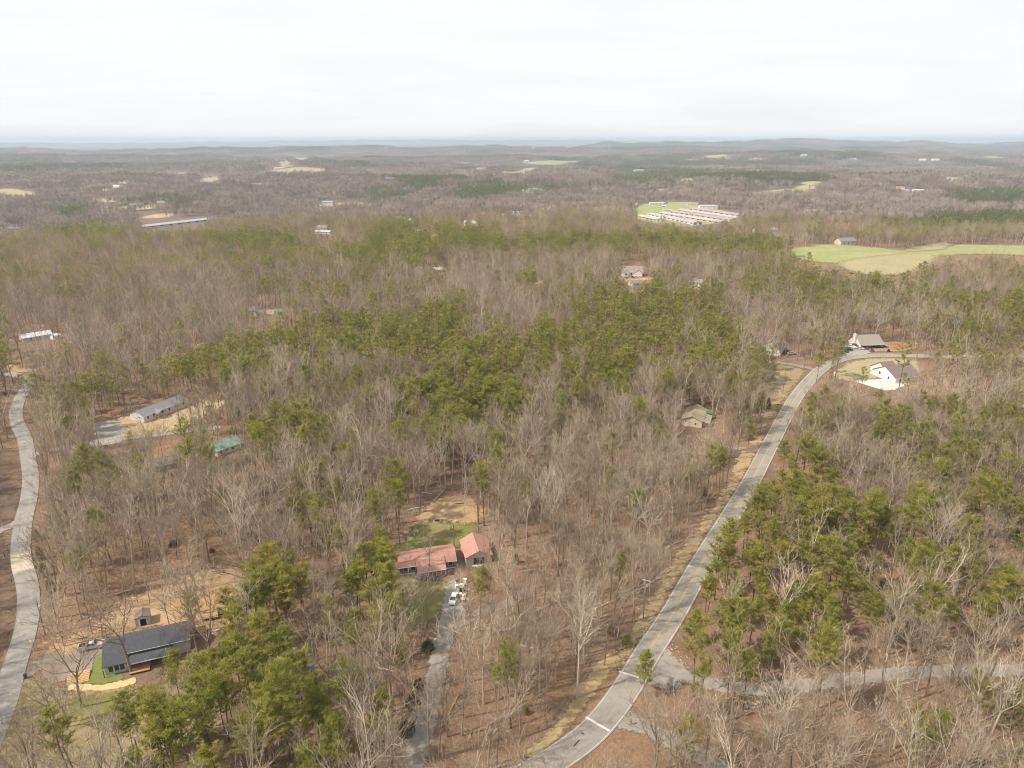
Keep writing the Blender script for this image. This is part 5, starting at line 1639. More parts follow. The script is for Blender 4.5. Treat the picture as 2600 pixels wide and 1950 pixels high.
def scatter(name, pos, idx, rot, scl, coll):
    n = len(pos)
    me = bpy.data.meshes.new(name)
    me.vertices.add(n); me.vertices.foreach_set('co', np.asarray(pos, np.float32).ravel())
    for nm, ty, key, arr in (('idx', 'INT', 'value', np.asarray(idx, np.int32)), ('rot', 'FLOAT_VECTOR', 'vector', np.asarray(rot, np.float32).ravel()), ('scl', 'FLOAT_VECTOR', 'vector', np.asarray(scl, np.float32).ravel())):
        at = me.attributes.new(nm, ty, 'POINT'); at.data.foreach_set(key, arr)
    o = link(bpy.data.objects.new(name, me))
    ng = bpy.data.node_groups.new(name, 'GeometryNodeTree')
    ng.interface.new_socket("Geometry", in_out='INPUT', socket_type='NodeSocketGeometry')
    ng.interface.new_socket("Geometry", in_out='OUTPUT', socket_type='NodeSocketGeometry')
    N, L = ng.nodes, ng.links
    gi, go = N.new('NodeGroupInput'), N.new('NodeGroupOutput')
    ci = N.new('GeometryNodeCollectionInfo')
    ci.inputs['Collection'].default_value = coll
    ci.inputs['Separate Children'].default_value = True
    ci.inputs['Reset Children'].default_value = True
    ip = N.new('GeometryNodeInstanceOnPoints'); ip.inputs['Pick Instance'].default_value = True

    def attr(nm, ty):
        a = N.new('GeometryNodeInputNamedAttribute'); a.data_type = ty; a.inputs['Name'].default_value = nm
        return a.outputs['Attribute']
    L.new(gi.outputs[0], ip.inputs['Points']); L.new(ci.outputs[0], ip.inputs['Instance'])
    L.new(attr('idx', 'INT'), ip.inputs['Instance Index'])
    er = N.new('FunctionNodeEulerToRotation'); L.new(attr('rot', 'FLOAT_VECTOR'), er.inputs[0]); L.new(er.outputs[0], ip.inputs['Rotation'])
    L.new(attr('scl', 'FLOAT_VECTOR'), ip.inputs['Scale']); L.new(ip.outputs[0], go.inputs[0])
    md = o.modifiers.new('scatter', 'NODES'); md.node_group = ng
    o["kind"] = "stuff"
    return o


# photo outlines that stay free of crowns (roofs, yards, road): (share of bare trees let through, outline)
PROTECT += [
    (.0, [(345, 552), (540, 540), (545, 572), (350, 592)]),
    (.30, [(1800, 1722), (1930, 1732), (2216, 1698), (2600, 1686), (2600, 1714), (2216, 1730), (1930, 1764), (1800, 1752)]),
    (.015, [(215, 1600), (262, 1612), (482, 1560), (490, 1640), (470, 1690), (350, 1740), (200, 1770), (180, 1730), (235, 1690)]),
    (.15, [(190, 1600), (265, 1600), (265, 1660), (190, 1670)]),
    (.05, [(335, 1545), (390, 1545), (392, 1600), (335, 1600)]),
    (.22, [(1010, 1400), (1150, 1375), (1170, 1440), (1140, 1470), (1050, 1480), (1000, 1455)]),
    (.30, [(1165, 1345), (1235, 1355), (1240, 1420), (1180, 1420)]),
    (.18, [(1040, 1385), (1010, 1365), (1080, 1280), (1180, 1255), (1200, 1290), (1165, 1380)]),
    (.20, [(1120, 1490), (1200, 1490), (1190, 1570), (1120, 1580)]),
    (.12, [(330, 1040), (480, 1000), (500, 1040), (420, 1090), (340, 1110), (240, 1130), (240, 1070)]),
    (.12, [(530, 1100), (610, 1085), (620, 1130), (540, 1140)]),
    (.6, [(370, 1145), (440, 1130), (460, 1170), (380, 1190)]),
    (.02, [(2110, 960), (2140, 925), (2190, 905), (2310, 905), (2310, 975), (2245, 990), (2120, 965)]),
    (.10, [(2140, 840), (2280, 840), (2330, 880), (2330, 910), (2140, 910)]),
    (.05, [(1724, 1012), (1835, 1012), (1840, 1075), (1800, 1098), (1724, 1095)]),
    (.10, [(1575, 655), (1640, 655), (1650, 705), (1575, 705)]),
    (.25, [(40, 835), (160, 830), (160, 870), (40, 870)]),
    (.02, [(1585, 1730), (1660, 1640), (1705, 1660), (1760, 1710), (1680, 1750)]),
    (.05, [(1410, 1950), (1580, 1720), (1640, 1740), (1640, 1850), (1480, 1960), (1420, 1960)]),
    (.05, [(1910, 1220), (2070, 930), (2110, 940), (2030, 1040), (1960, 1180)]),
    (.05, [(1945, 935), (2050, 935), (2000, 1020), (1945, 1080)]),
    (.06, [(1600, 1690), (1680, 1545), (1756, 1422), (1905, 1190), (1912, 1190), (1772, 1422), (1696, 1545), (1640, 1690)]),
    (.03, [(0, 1720), (48, 1540), (22, 1430), (60, 1250), (55, 1150), (22, 1065), (40, 1000), (80, 1020), (85, 1120), (95, 1250), (80, 1400), (105, 1540), (60, 1700), (20, 1860), (0, 1870)]),
    (.0, [(1600, 546), (1612, 528), (1650, 514), (1760, 512), (1820, 528), (1884, 545), (1880, 560), (1830, 567), (1760, 574), (1700, 566), (1650, 560), (1610, 556)]),
    (.05, [(2000, 640), (2120, 620), (2900, 620), (2900, 650), (2400, 655), (2300, 690), (2150, 690)]),
    (.05, [(1170, 1900), (1180, 1830), (1200, 1800), (1060, 1800), (1040, 1960), (1110, 1960)]),
    (.10, [(60, 1730), (130, 1650), (230, 1670), (190, 1730), (160, 1790), (60, 1850)]),
]


def far_view(x, y, z, d, size, rng, let=.34):
    """woodland blocks or trees that would stand before a distant house the photo shows"""
    ok = np.ones(len(x), bool)
    bx, by = project(x, y, z); tx, ty = project(x, y, z + 15)
    half = size * .38 * FPX / np.maximum(d, 1)
    for x0, x1, y0, y1, dd in HOUSES:
        if dd < 255: continue
        hit = (bx > x0 - half) & (bx < x1 + half) & (ty < y1 - .15 * (y1 - y0)) & (by > y0) & (d < dd + size * .4) & (d > dd * .45)
        ok &= ~(hit & (rng.rand(len(x)) > let))
    return ok


def grid_points(r0, r1, cell, seed):
    """jittered planting grid over the wedge that the camera sees, with a margin at either side"""
    rng = np.random.RandomState(seed)
    xs = np.arange(-r1, r1, cell); ys = np.arange(20, r1, cell)
    gx, gy = np.meshgrid(xs, ys)
    gx = gx.ravel() + rng.uniform(-.48, .48, gx.size) * cell; gy = gy.ravel() + rng.uniform(-.48, .48, gy.size) * cell
    d = np.hypot(gx, gy)
    k = (d >= r0) & (d < r1) & (np.abs(gx) < gy * .82 + 45)
    return gx[k], gy[k], d[k], rng


def through_outline(x, y, z, h, rng, pine):
    """trees whose crown would stand before a roof, yard or road that the photo shows"""
    ok = np.ones(len(x), bool)
    let = rng.rand(len(x))
    for frac in (.55, .75, .97):
        px, py = project(x, y, z + h * frac)
        for share, poly in PROTECT:
            hit = in_poly(px, py, poly)
            ok &= ~(hit & (let > (share * .15 if pine else share)))
    return ok


# ---- near and middle woods
NEAR_R, MID_R = 330.0, 640.0
trees_b, trees_p = [], []           # rows: x, y, z, variant, scale, yaw


def plant(r0, r1, cell, seed, hb, hp):
    x, y, d, rng = grid_points(r0, r1, cell, seed)
    k = clear_of(x, y)
    x, y, d = x[k], y[k], d[k]
    z = height(x, y)
    cx, cy = project(x, y, z + 12.5)
    share = pine_share(x, y, d, cx, cy)
    pine = rng.rand(len(x)) < share
    # bare ground around houses and on the cut slope thins the wood
    bx, by = project(x, y, z)
    thin = np.ones(len(x))
    thin = np.where(in_poly(bx, by, [(100, 1660), (180, 1600), (330, 1480), (500, 1440), (640, 1480), (620, 1600), (470, 1610), (300, 1640)]), .22, thin)
    thin = np.where(in_poly(bx, by, [(-80, 1990), (10, 1720), (60, 1700), (330, 1735), (440, 1740), (420, 1830), (200, 1990)]), .12, thin)
    thin = np.where(in_poly(bx, by, [(-80, 1130), (50, 1130), (70, 1260), (20, 1440), (45, 1560), (-80, 1760)]), .05, thin)
    thin = np.where(in_poly(bx, by, [(940, 1780), (1150, 1560), (1300, 1520), (1420, 1700), (1330, 1990), (900, 1990)]), 1.15, thin)
    thin = np.where(in_poly(bx, by, [(2330, 900), (2600, 900), (2600, 1050), (2330, 1050)]), .6, thin)
    thin = np.where(pine & (share > .7), np.maximum(thin, 1.0) * 1.0, thin)
    thin = np.where(~pine & (d < 260), thin * (.82 + .1 * sstep(d, 180, 260)), thin)
    thin = np.where(~pine & in_poly(bx, by, [(250, 1990), (230, 1800), (380, 1720), (520, 1640), (760, 1700), (880, 1800), (900, 1990)]), thin * .4, thin)
    thin = np.where(pine & (d < 260), thin * np.where(x < -20, .88, .70), thin)
    k = rng.rand(len(x)) < thin * (.86 + .14 * vnoise(x, y, 22, 31))
    x, y, z, d, pine = x[k], y[k], z[k], d[k], pine[k]
    vb = rng.choice(len(hb), len(x), p=np.array([1.0] * (len(hb) - 1) + [.28]) / (len(hb) - .72))
    vp = rng.randint(0, len(hp), len(x))
    s = rng.uniform(.66, 1.2, len(x)) * np.where(pine, .92, 1.0)
    yaw = rng.uniform(0, 6.283, len(x))
    h = np.where(pine, hp[vp], hb[vb]) * s
    ok = np.where(pine, through_outline(x, y, z, h, rng, True), through_outline(x, y, z, h, rng, False))
    ok &= far_view(x, y, z, d, 5.0, rng, .25)
    for arr, sel, vv in ((trees_b, ~pine & ok, vb), (trees_p, pine & ok, vp)):
        arr.append(np.stack([x[sel], y[sel], z[sel], vv[sel], s[sel], yaw[sel]], 1))


plant(60, NEAR_R, 4.4, 1, HB, HP_near)
plant(NEAR_R, MID_R, 5.4, 2, HB, HP_mid)


def own_tree(arr, px, py, variant, h, yaw=0.0, crown=False):
    """a tree the photo shows singly, by the pixel of its foot (or of its crown's middle)"""
    H = (HB if arr is trees_b else HP_near)[variant]
    g = ground(px, py, h * .72 if crown else 0.0)
    return (g.x, g.y, float(height(g.x, g.y)), variant, h / H, yaw)


single_b = [own_tree(trees_b, *a) for a in (
    (1070, 1598, 1, 17, .3), (1085, 1592, 3, 17, 1.0), (145, 1852, 7, 15, .8), (165, 1838, 5, 13, 2.0), (478, 1672, 10, 11, .5), (235, 1610, 3, 13, 0), (260, 1615, 6, 12, 1),
    (525, 1538, 8, 12, 2), (505, 1555, 8, 12, 4), (446, 1520, 5, 11, 1), (350, 1530, 8, 10, 3), (380, 1530, 8, 11, 5), (1790, 1945, 0, 17, 1), (1660, 1960, 4, 18, 2), (1700, 1950, 7, 17, 4),
    (2055, 1925, 7, 20, 0), (2140, 1900, 0, 19, 2), (2270, 1900, 4, 20, 1), (2385, 1840, 7, 20, 3), (2000, 1870, 9, 17, 1), (2440, 1930, 5, 14, 1), (2545, 1335, 7, 23, 1), (2560, 1330, 1, 22, 3),
    (1215, 1330, 0, 18, 1), (1180, 1335, 3, 17, 2), (1066, 1300, 1, 18, 0), (890, 1930, 3, 15, 1), (940, 1960, 9, 16, 2), (1090, 1930, 0, 20, 4), (1115, 1930, 2, 18, 1), (1240, 1945, 7, 19, 2), (1260, 1950, 1, 18, 5),
    (1035, 1410, 6, 15, 1), (330, 1960, 9, 14, 2), (1535, 1690, 3, 17, 1), (1370, 1760, 0, 18, 0), (1310, 1800, 4, 18, 3), (1460, 1720, 2, 15, 1))]
single_p = [own_tree(trees_p, *a, crown=True) for a in (
    (930, 1420, 6, 19, 0), (965, 1440, 1, 18, 1), (985, 1490, 0, 18, 2), (900, 1480, 6, 18, 3), (640, 1480, 2, 20, 4), (690, 1440, 0, 20, 1), (720, 1490, 1, 19, 2), (620, 1530, 4, 19, 3), (590, 1590, 1, 17, 1),
    (970, 1800, 5, 13, 1), (440, 1690, 5, 12, 0), (380, 1790, 4, 16, 2), (330, 1810, 0, 16, 1), (500, 1720, 2, 18, 3), (560, 1750, 0, 18, 5), (620, 1700, 1, 17, 1), (700, 1650, 6, 17, 0), (770, 1700, 3, 15, 1), (800, 1770, 5, 15, 2),
    (660, 1800, 0, 17, 3), (730, 1850, 1, 17, 1), (860, 1870, 5, 13, 2), (640, 1900, 4, 16, 0), (1640, 1690, 5, 11, 1), (1780, 1720, 3, 14, 0), (1900, 1700, 1, 15, 2), (2330, 1840, 5, 12, 1), (2480, 1740, 3, 12, 0), (2580, 1800, 0, 16, 2),
    (2290, 940, 5, 15, 2), (2305, 950, 4, 13, 1), (2080, 920, 2, 18, 1), (2115, 900, 0, 17, 3), (2190, 975, 5, 9, 1), (1890, 1050, 1, 14, 1), (1918, 892, 0, 15, 1), (1955, 925, 3, 13, 3), (1905, 915, 6, 15, 0), (1905, 1085, 5, 12, 2), (2035, 1050, 4, 9, 0), (145, 950, 5, 12, 1), (58, 968, 1, 12, 2), (470, 1150, 3, 12, 0), (330, 1110, 5, 8, 1))]
trees_b.append(np.array(single_b)); trees_p.append(np.array(single_p))
TB, TP = np.concatenate(trees_b), np.concatenate(trees_p)


def pick_individuals(T, H, single, n=300):
    d = np.sqrt(T[:, 0] ** 2 + T[:, 1] ** 2 + CAM_H ** 2)
    h = H[T[:, 3].astype(int)] * T[:, 4]
    px, py = project(T[:, 0], T[:, 1], T[:, 2] + h * .6)
    inside = (px > 10) & (px < 2590) & (py > 0) & (py < 1945)
    score = h / d * inside
    score[len(T) - single:] += inside[len(T) - single:] * 1.0
    score[np.hypot(T[:, 0], T[:, 1]) > NEAR_R] = 0
    order = np.argsort(-score)
    sel = order[:n]
    sel = sel[score[sel] > 0]
    rest = np.ones(len(T), bool); rest[sel] = False
    return sel, rest


IB, rb_ = pick_individuals(TB, HB, len(single_b))
IP, rp_ = pick_individuals(TP, HP_near, len(single_p))
near_b = np.hypot(TB[:, 0], TB[:, 1]) < NEAR_R
near_p = np.hypot(TP[:, 0], TP[:, 1]) < NEAR_R


def woods(name, T, rest, near, near_meshes, mid_meshes, label):
    A = T[rest & near]; B = T[rest & ~near]
    R = np.concatenate([A, B])
    idx = np.concatenate([A[:, 3], B[:, 3] + len(near_meshes)])
    rot = np.stack([np.zeros(len(R)), np.zeros(len(R)), R[:, 5]], 1)
    scl = np.repeat(R[:, 4:5], 3, 1)
    o = scatter(name, R[:, :3], idx, rot, scl, proto_collection(name + '_source', near_meshes + mid_meshes))
    print(name, len(A), len(B))
    return tag(o, label)


woods('bare_woods', TB, rb_, near_b, near_bare, mid_bare, 'leafless grey-brown broadleaf woods covering the land')
woods('pine_woods', TP, rp_, near_p, near_pine, mid_pine, 'olive green pine stands among the leafless woods')


# ---- distant woods in blocks
def distant(name, rings):
    meshes, pos, idx, rot, scl = [], [], [], [], []
    for (r0, r1, size, n, lod, seed) in rings:
        base = len(meshes)
        for p in (0.03, 0.09, .25, .55, .9, .96):
            for k in range(2): meshes.append(far_patch(seed + len(meshes), size, n, p, lod))
        x, y, d, rng = grid_points(r0, r1, size, seed)
        k = np.ones(len(x), bool)
        for w in PATCHES:
            a = np.array(w)
            if np.hypot(*a.mean(0)) < 560: continue
            k &= ~(in_poly(x, y, w) | (seg_dist(x, y, w) < size * .22))
        x, y, d = x[k], y[k], d[k]
        z = height(x, y)
        cx, cy = project(x, y, z + 10)
        p = pine_share(x, y, d, cx, cy)
        ok = np.ones(len(x), bool)
        ok &= far_view(x, y, z, d, size, rng)
        for share, poly in PROTECT:
            if max(q[1] for q in poly) < 720:
                for hh in (5, 10, 15):
                    qx, qy = project(x, y, z + hh)
                    ok &= ~in_poly(qx, qy, poly)
        x, y, d, z, p = x[ok], y[ok], d[ok], z[ok], p[ok]
        c = np.digitize(p + rng.uniform(-.06, .06, len(p)), [.03, .06, .3, .7, .93])
        e = size * .3
        sx = (height(x + e, y) - height(x - e, y)) / (2 * e); sy = (height(x, y + e) - height(x, y - e)) / (2 * e)
        yaw = rng.uniform(0, 6.28, len(x))
        # tilt about world axes after the yaw
        for i in range(len(x)):
            nrm = Vector((-sx[i], -sy[i], 1.0)).normalized()
            q = Vector((0, 0, 1)).rotation_difference(nrm)
            eu = (q.to_matrix() @ Matrix.Rotation(yaw[i], 3, 'Z')).to_euler()
            rot.append((eu.x, eu.y, eu.z))
        pos.append(np.stack([x, y, z], 1)); idx.append(base + c * 2 + rng.randint(0, 2, len(x)))
        s = rng.uniform(.9, 1.1, len(x)); scl.append(np.stack([s, s, rng.uniform(.85, 1.1, len(x))], 1))
        print(name, r0, len(x))
    o = scatter(name, np.concatenate(pos), np.concatenate(idx), np.array(rot), np.concatenate(scl), proto_collection(name + '_source', meshes))
    return tag(o, 'far woods and pine plantations rolling to the horizon')


distant('distant_woods', [(MID_R - 3, 1080, 17, 9, -1, 850), (1080, 2300, 36, 26, 0, 900), (2300, 5200, 90, 110, 1, 1000), (5200, 13500, 230, 420, 1, 1100)])


# ---- undergrowth: leafless thicket, young evergreens
x, y, d, rng = grid_points(70, 420, 5.2, 77)
k = clear_of(x, y, 0) & (rng.rand(len(x)) < .42)
x, y = x[k], y[k]
br = [brush(500 + i, 2.6, 2.6) for i in range(5)]
sap = [bare_tree(520 + i, 6.0 + i, .35, 2, .4, .05, .55) for i in range(4)]
cedar = [spruce_like(540 + i, 3.2, .9) for i in range(2)]
holly = [shrub(545 + i, 2.2, 1.8, 160) for i in range(2)]
um = [g.mesh('brush', 'twig_bark') for g in br] + [two_mat('sapling', T, C, 'grey_bark', 'twig_bark') for T, C in sap] + [two_mat('cedar', T, C, 'pine_bark', 'pine_needles') for T, C in cedar] + [two_mat('holly', T, C, 'pine_bark', 'holly_leaves') for T, C in holly]
z = height(x, y)
bx, by = project(x, y, z)
dark = in_poly(bx, by, [(230, 1230), (420, 1180), (760, 1150), (1000, 1240), (960, 1330), (700, 1400), (400, 1400), (240, 1340)]) | in_poly(bx, by, [(500, 1020), (620, 1020), (620, 1090), (500, 1080)])
r = rng.rand(len(x))
idx = np.where(r < .52, rng.randint(0, 5, len(x)), np.where(r < .95, 5 + rng.randint(0, 4, len(x)), np.where(r < .975, 9 + rng.randint(0, 2, len(x)), 11 + rng.randint(0, 2, len(x)))))
idx = np.where(dark & (rng.rand(len(x)) < .38), 11 + rng.randint(0, 2, len(x)), idx)
bank = in_poly(bx, by, [(-80, 1130), (50, 1130), (60, 1260), (20, 1440), (40, 1560), (-80, 1760)])
idx = np.where(bank, rng.randint(0, 5, len(x)), idx)
h = np.where(idx < 5, 2.0, np.where(idx < 9, 6.0, 2.0))
ok = through_outline(x, y, z, h, rng, False)
ok &= ~in_poly(bx, by, [(100, 1680), (180, 1600), (330, 1480), (500, 1440), (640, 1480), (620, 1600), (470, 1690), (300, 1740)])
ok &= ~in_poly(bx, by, [(-80, 1990), (10, 1720), (60, 1700), (330, 1735), (520, 1750), (540, 1850), (300, 1990)])
x, y, z, idx = x[ok], y[ok], z[ok], idx[ok]
s = rng.uniform(.55, 1.15, len(x))
scatter('undergrowth', np.stack([x, y, z], 1), idx, np.stack([0 * x, 0 * x, rng.uniform(0, 6.28, len(x))], 1), np.stack([s, s, s * rng.uniform(.8, 1.1, len(x))], 1), proto_collection('undergrowth_source', um))
bpy.data.objects['undergrowth']["label"] = 'leafless saplings, brush and dark evergreens on the forest floor'


# ---- fallen branches on the leaf litter
x, y, d, rng = grid_points(75, 300, 3.6, 78)
k = clear_of(x, y, 0) & (rng.rand(len(x)) < .5)
x, y = x[k], y[k]
sticks = []
for i in range(5):
    G = Geo(); r2 = np.random.RandomState(800 + i)
    pts = limb(r2, np.array([0, 0, .12]), np.array([1.0, 0, .02]), r2.uniform(1.6, 4.0), 4, -.01, .12)
    G.tube(pts, np.linspace(.09, .03, len(pts)), 5)
    for q in range(5):
        p, dd = along(pts, r2.uniform(.2, .95))
        G.tube(limb(r2, p, side_dir(r2, dd, .8) * [1, 1, .4], r2.uniform(.4, 1.1), 2, 0, .15), [.04, .03, .012], 3)
    sticks.append(G.mesh('branch', 'grey_bark' if i % 2 else 'twig_bark'))
scatter('fallen_branches', np.stack([x, y, height(x, y)], 1), rng.randint(0, 5, len(x)), np.stack([0 * x, 0 * x, rng.uniform(0, 6.28, len(x))], 1), np.repeat(rng.uniform(.5, 1.2, (len(x), 1)), 3, 1), proto_collection('branch_source', sticks))
bpy.data.objects['fallen_branches']["label"] = 'fallen grey branches strewn over the leaf litter'


# ---- the air
def haze(density):
    mb = MB().box(-60000, 60000, -3000, 60000, -140, 172)
    o = mb.build('haze', 'glass')
    m, N, L, out = nmat('hazy_air')
    v = N.new('ShaderNodeVolumePrincipled')
    v.inputs['Color'].default_value = (.72, .84, 1.0, 1)
    v.inputs['Density'].default_value = density
    v.inputs['Anisotropy'].default_value = .1
    L.new(v.outputs[0], out.inputs['Volume'])
    o.data.materials.clear(); o.data.materials.append(m)
    o["kind"] = "stuff"


haze(8.5e-5)

# ------------------------------------------------------------------ vehicles
def wheels(root, xs, half, r=.36, w=.24):
    for x in xs:
        for sgn in (-1, 1):
            t = MB().tube([(x, sgn * half - w / 2, r), (x, sgn * half + w / 2, r)], r, 14).build('wheel', 'tyre', root)
            MB().tube([(x, sgn * (half + w / 2 - .01), r), (x, sgn * (half + w / 2 + .012), r)], r * .6, 12).build('rim', 'rim', t)


def lower_body(prof, half, narrow=.08):
    """side outline (x, z) swept across the car, drawn in a little towards sill and shoulder"""
    zs = [p[1] for p in prof]; z0, z1 = min(zs), max(zs)
    mb = MB(); n = len(prof)
    f = lambda z: half - narrow * abs((z - z0) / (z1 - z0) - .45)
    v = [(x, -f(z), z) for x, z in prof] + [(x, f(z), z) for x, z in prof]
    return mb.add(v, [tuple(range(n)), tuple(reversed(range(n, 2 * n)))] + [(i, n + i, n + (i + 1) % n, (i + 1) % n) for i in range(n)])


def car(label, px, py, heading, paint, kind='sedan', lift=.1):
    g = ground(px, py)
    r = empty('parked_car' if kind != 'pickup' else 'pickup_truck', (g.x, g.y, g.z + road_lift(g.length) * .4 + lift), heading)
    tag(r, label, 'car' if kind != 'pickup' else 'truck')
    if kind == 'pickup':
        lower_body([(-2.85, .48), (2.75, .42), (2.9, .75), (2.8, 1.06), (1.35, 1.18), (-.85, 1.18), (-.85, 1.30), (-2.9, 1.30)], .97).build('body', paint, r)
        MB().box(-2.72, -.98, -.80, .80, 1.0, 1.305).build('bed_liner', 'black_plastic', r)
        cab = [(-.9, 1.19, .93), (1.25, 1.19, .93), (.55, 1.78, .80), (-.72, 1.80, .80)]
        wl, rz_ = [-1.75, 1.85], .40
    elif kind == 'suv':
        lower_body([(-2.25, .42), (2.25, .38), (2.35, .72), (2.2, 1.0), (1.2, 1.06), (-2.2, 1.06), (-2.32, .8)], .92).build('body', paint, r)
        cab = [(-2.2, 1.07, .88), (1.35, 1.07, .88), (.5, 1.66, .74), (-1.95, 1.68, .74)]
        wl, rz_ = [-1.38, 1.42], .36
    else:
        lower_body([(-2.35, .38), (2.3, .34), (2.4, .62), (2.2, .86), (1.1, .95), (-1.5, .98), (-2.3, .92), (-2.42, .7)], .90).build('body', paint, r)
        cab = [(-1.75, .96, .84), (1.25, .95, .84), (.35, 1.42, .68), (-1.0, 1.44, .68)]
        wl, rz_ = [-1.42, 1.42], .33
    (a, b, c, d) = cab
    MB().hexa([(a[0], -a[2], a[1] - .03), (b[0], -b[2], b[1] - .03), (b[0], b[2], b[1] - .03), (a[0], a[2], a[1] - .03)],
              [(d[0], -d[2], d[1]), (c[0], -c[2], c[1]), (c[0], c[2], c[1]), (d[0], d[2], d[1])]).build('window_glass', 'glass', r)
    MB().hexa([(d[0] - .03, -d[2] - .02, d[1] - .02), (c[0] + .05, -c[2] - .02, c[1] - .02), (c[0] + .05, c[2] + .02, c[1] - .02), (d[0] - .03, d[2] + .02, d[1] - .02)],
              [(d[0] + .05, -d[2] + .05, d[1] + .06), (c[0] - .05, -c[2] + .05, c[1] + .06), (c[0] - .05, c[2] - .05, c[1] + .06), (d[0] + .05, d[2] - .05, d[1] + .06)]).build('roof', paint, r)
    for sgn in (-1, 1):
        for t in (0.0, .48, 1.0):
            lo = (a[0] + (b[0] - a[0]) * t, sgn * (a[2] + .012), a[1] - .02); hi = (d[0] + (c[0] - d[0]) * t, sgn * (d[2] + .012), d[1])
            MB().tube([lo, hi], .045, 5).build('pillar', paint, r)
        x1 = 2.86 if kind == 'pickup' else 2.33; x0 = -2.9 if kind == 'pickup' else (-2.28 if kind == 'suv' else -2.38)
        MB().box(x1 - .12, x1 + .03, sgn * .62 - .16, sgn * .62 + .16, .68, .84).build('headlight', 'head_lamp', r)
        MB().box(x0 - .04, x0 + .1, sgn * .76 - .1, sgn * .76 + .1, .72, 1.0).build('tail_light', 'tail_lamp', r)
        MB().box(b[0] - .45, b[0] - .25, sgn * (b[2] + .12) - .07, sgn * (b[2] + .12) + .07, b[1] + .02, b[1] + .18).build('mirror', paint, r)
    for x in ((x1 + .02, 'front'), (x0 - .02, 'rear')):
        MB().box(x[0] - .07, x[0] + .07, -.85, .85, .40, .60).build('bumper', 'rim' if kind == 'pickup' else paint, r)
    wheels(r, wl, .80, rz_)
    LAND.append((label.split(' parked')[0].split(' with')[0], g.x, g.y)) if kind == 'pickup' and g.length < 250 else None
    return r


car('silver crew-cab pickup with black bed parked beside the charcoal-roofed house', 236, 1646, .34, 'silver_paint', 'pickup')
car('white car with dark rear window parked on the gravel below the red-roofed porch', 1152, 1526, math.radians(262), 'white_car', 'sedan')
car('white crew-cab truck parked by the white chimney house', 2158, 884, math.radians(-28), 'white_car', 'pickup', .25)
car('pale silver car nearest the hedge at the white chimney house', 2183, 888, math.radians(-32), 'silver_paint', 'sedan', .25)
car('dark blue car tucked behind the white truck at the chimney house', 2170, 880, math.radians(-30), 'blue_car', 'sedan', .25)
car('black car in front of the white truck at the chimney house', 2154, 891, math.radians(-20), 'dark_car', 'sedan', .25)
car('dark blue car before the garage of the dormered white house', 1606, 706, math.radians(85), 'blue_car', 'suv', .3)
car('white car beside the blue one at the dormered white house', 1614, 706, math.radians(85), 'white_car', 'suv', .3)
car('dark car under the pines beside the white gabled house', 2000, 897, math.radians(20), 'dark_car', 'suv', .25)
car('grey car by a bare tree east of the white gabled house', 2010, 901, math.radians(10), 'silver_paint', 'sedan', .25)

# flat trailer behind the charcoal-roofed house
g = ground(535, 1570)
tr = empty('flat_trailer', (g.x, g.y, g.z + .15), math.radians(14)); tag(tr, 'flat trailer with bare timber bed on the gravel behind the charcoal-roofed house', 'trailer')
LAND.append(('flat trailer', g.x, g.y))
for k in range(7): MB().box(-2.1, 2.1, -1.0 + k * .286, -1.0 + k * .286 + .27, .62, .68).build('plank', 'new_timber', tr)
MB().box(-2.15, 2.15, -1.03, 1.03, .50, .615).build('frame', 'dark_metal', tr)
for y in (-1.0, 1.0):
    for x in (-2.05, 0, 2.05): MB().box(x - .03, x + .03, y - .03, y + .03, .62, 1.1).build('post', 'dark_metal', tr)
    MB().box(-2.1, 2.1, y - .03, y + .03, 1.06, 1.12).build('side_rail', 'dark_metal', tr)
MB().tube([(2.15, 0, .55), (3.5, 0, .5)], .06, 6).build('tongue', 'dark_metal', tr)
MB().box(2.1, 2.2, -1.0, 1.0, .7, 1.9).build('ramp_gate', 'dark_metal', tr)
wheels(tr, [-.4, .4], 1.15, .3, .2)

# trampoline
g = ground(504, 1806)
t = empty('trampoline', (g.x, g.y, g.z)); tag(t, 'round black trampoline with lime green rim on the lawn under the pines', 'trampoline'); LAND.append(('trampoline', g.x, g.y))
MB().lathe([(1.75, .78), (1.75, .80)], 24).build('mat', 'black_plastic', t)
mb = MB(); n = 24
mb.add([(math.cos(q * 6.2832 / n) * r_, math.sin(q * 6.2832 / n) * r_, z_) for r_, z_ in ((1.76, .82), (2.1, .82), (2.1, .76), (1.76, .76)) for q in range(n)],
       [(a * n + q, a * n + (q + 1) % n, ((a + 1) % 4) * n + (q + 1) % n, ((a + 1) % 4) * n + q) for a in range(4) for q in range(n)])
mb.build('rim_pad', 'lime_plastic', t)
for k in range(6):
    c, s_ = math.cos(k * 1.0472), math.sin(k * 1.0472)
    MB().tube([(c * 2.0, s_ * 2.0, 0), (c * 2.05, s_ * 2.05, 2.5)], .04, 6).build('net_pole', 'black_plastic', t)
mb = MB()
for k in range(12):
    a0 = k * .5236
    mb.tube([(math.cos(a0) * 2.02, math.sin(a0) * 2.02, .85), (math.cos(a0 + .5236) * 2.02, math.sin(a0 + .5236) * 2.02, 2.4)], .01, 3, False)
    mb.tube([(math.cos(a0 + .5236) * 2.02, math.sin(a0 + .5236) * 2.02, .85), (math.cos(a0) * 2.02, math.sin(a0) * 2.02, 2.4)], .01, 3, False)
mb.build('net', 'black_plastic', t)["kind"] = 'stuff'

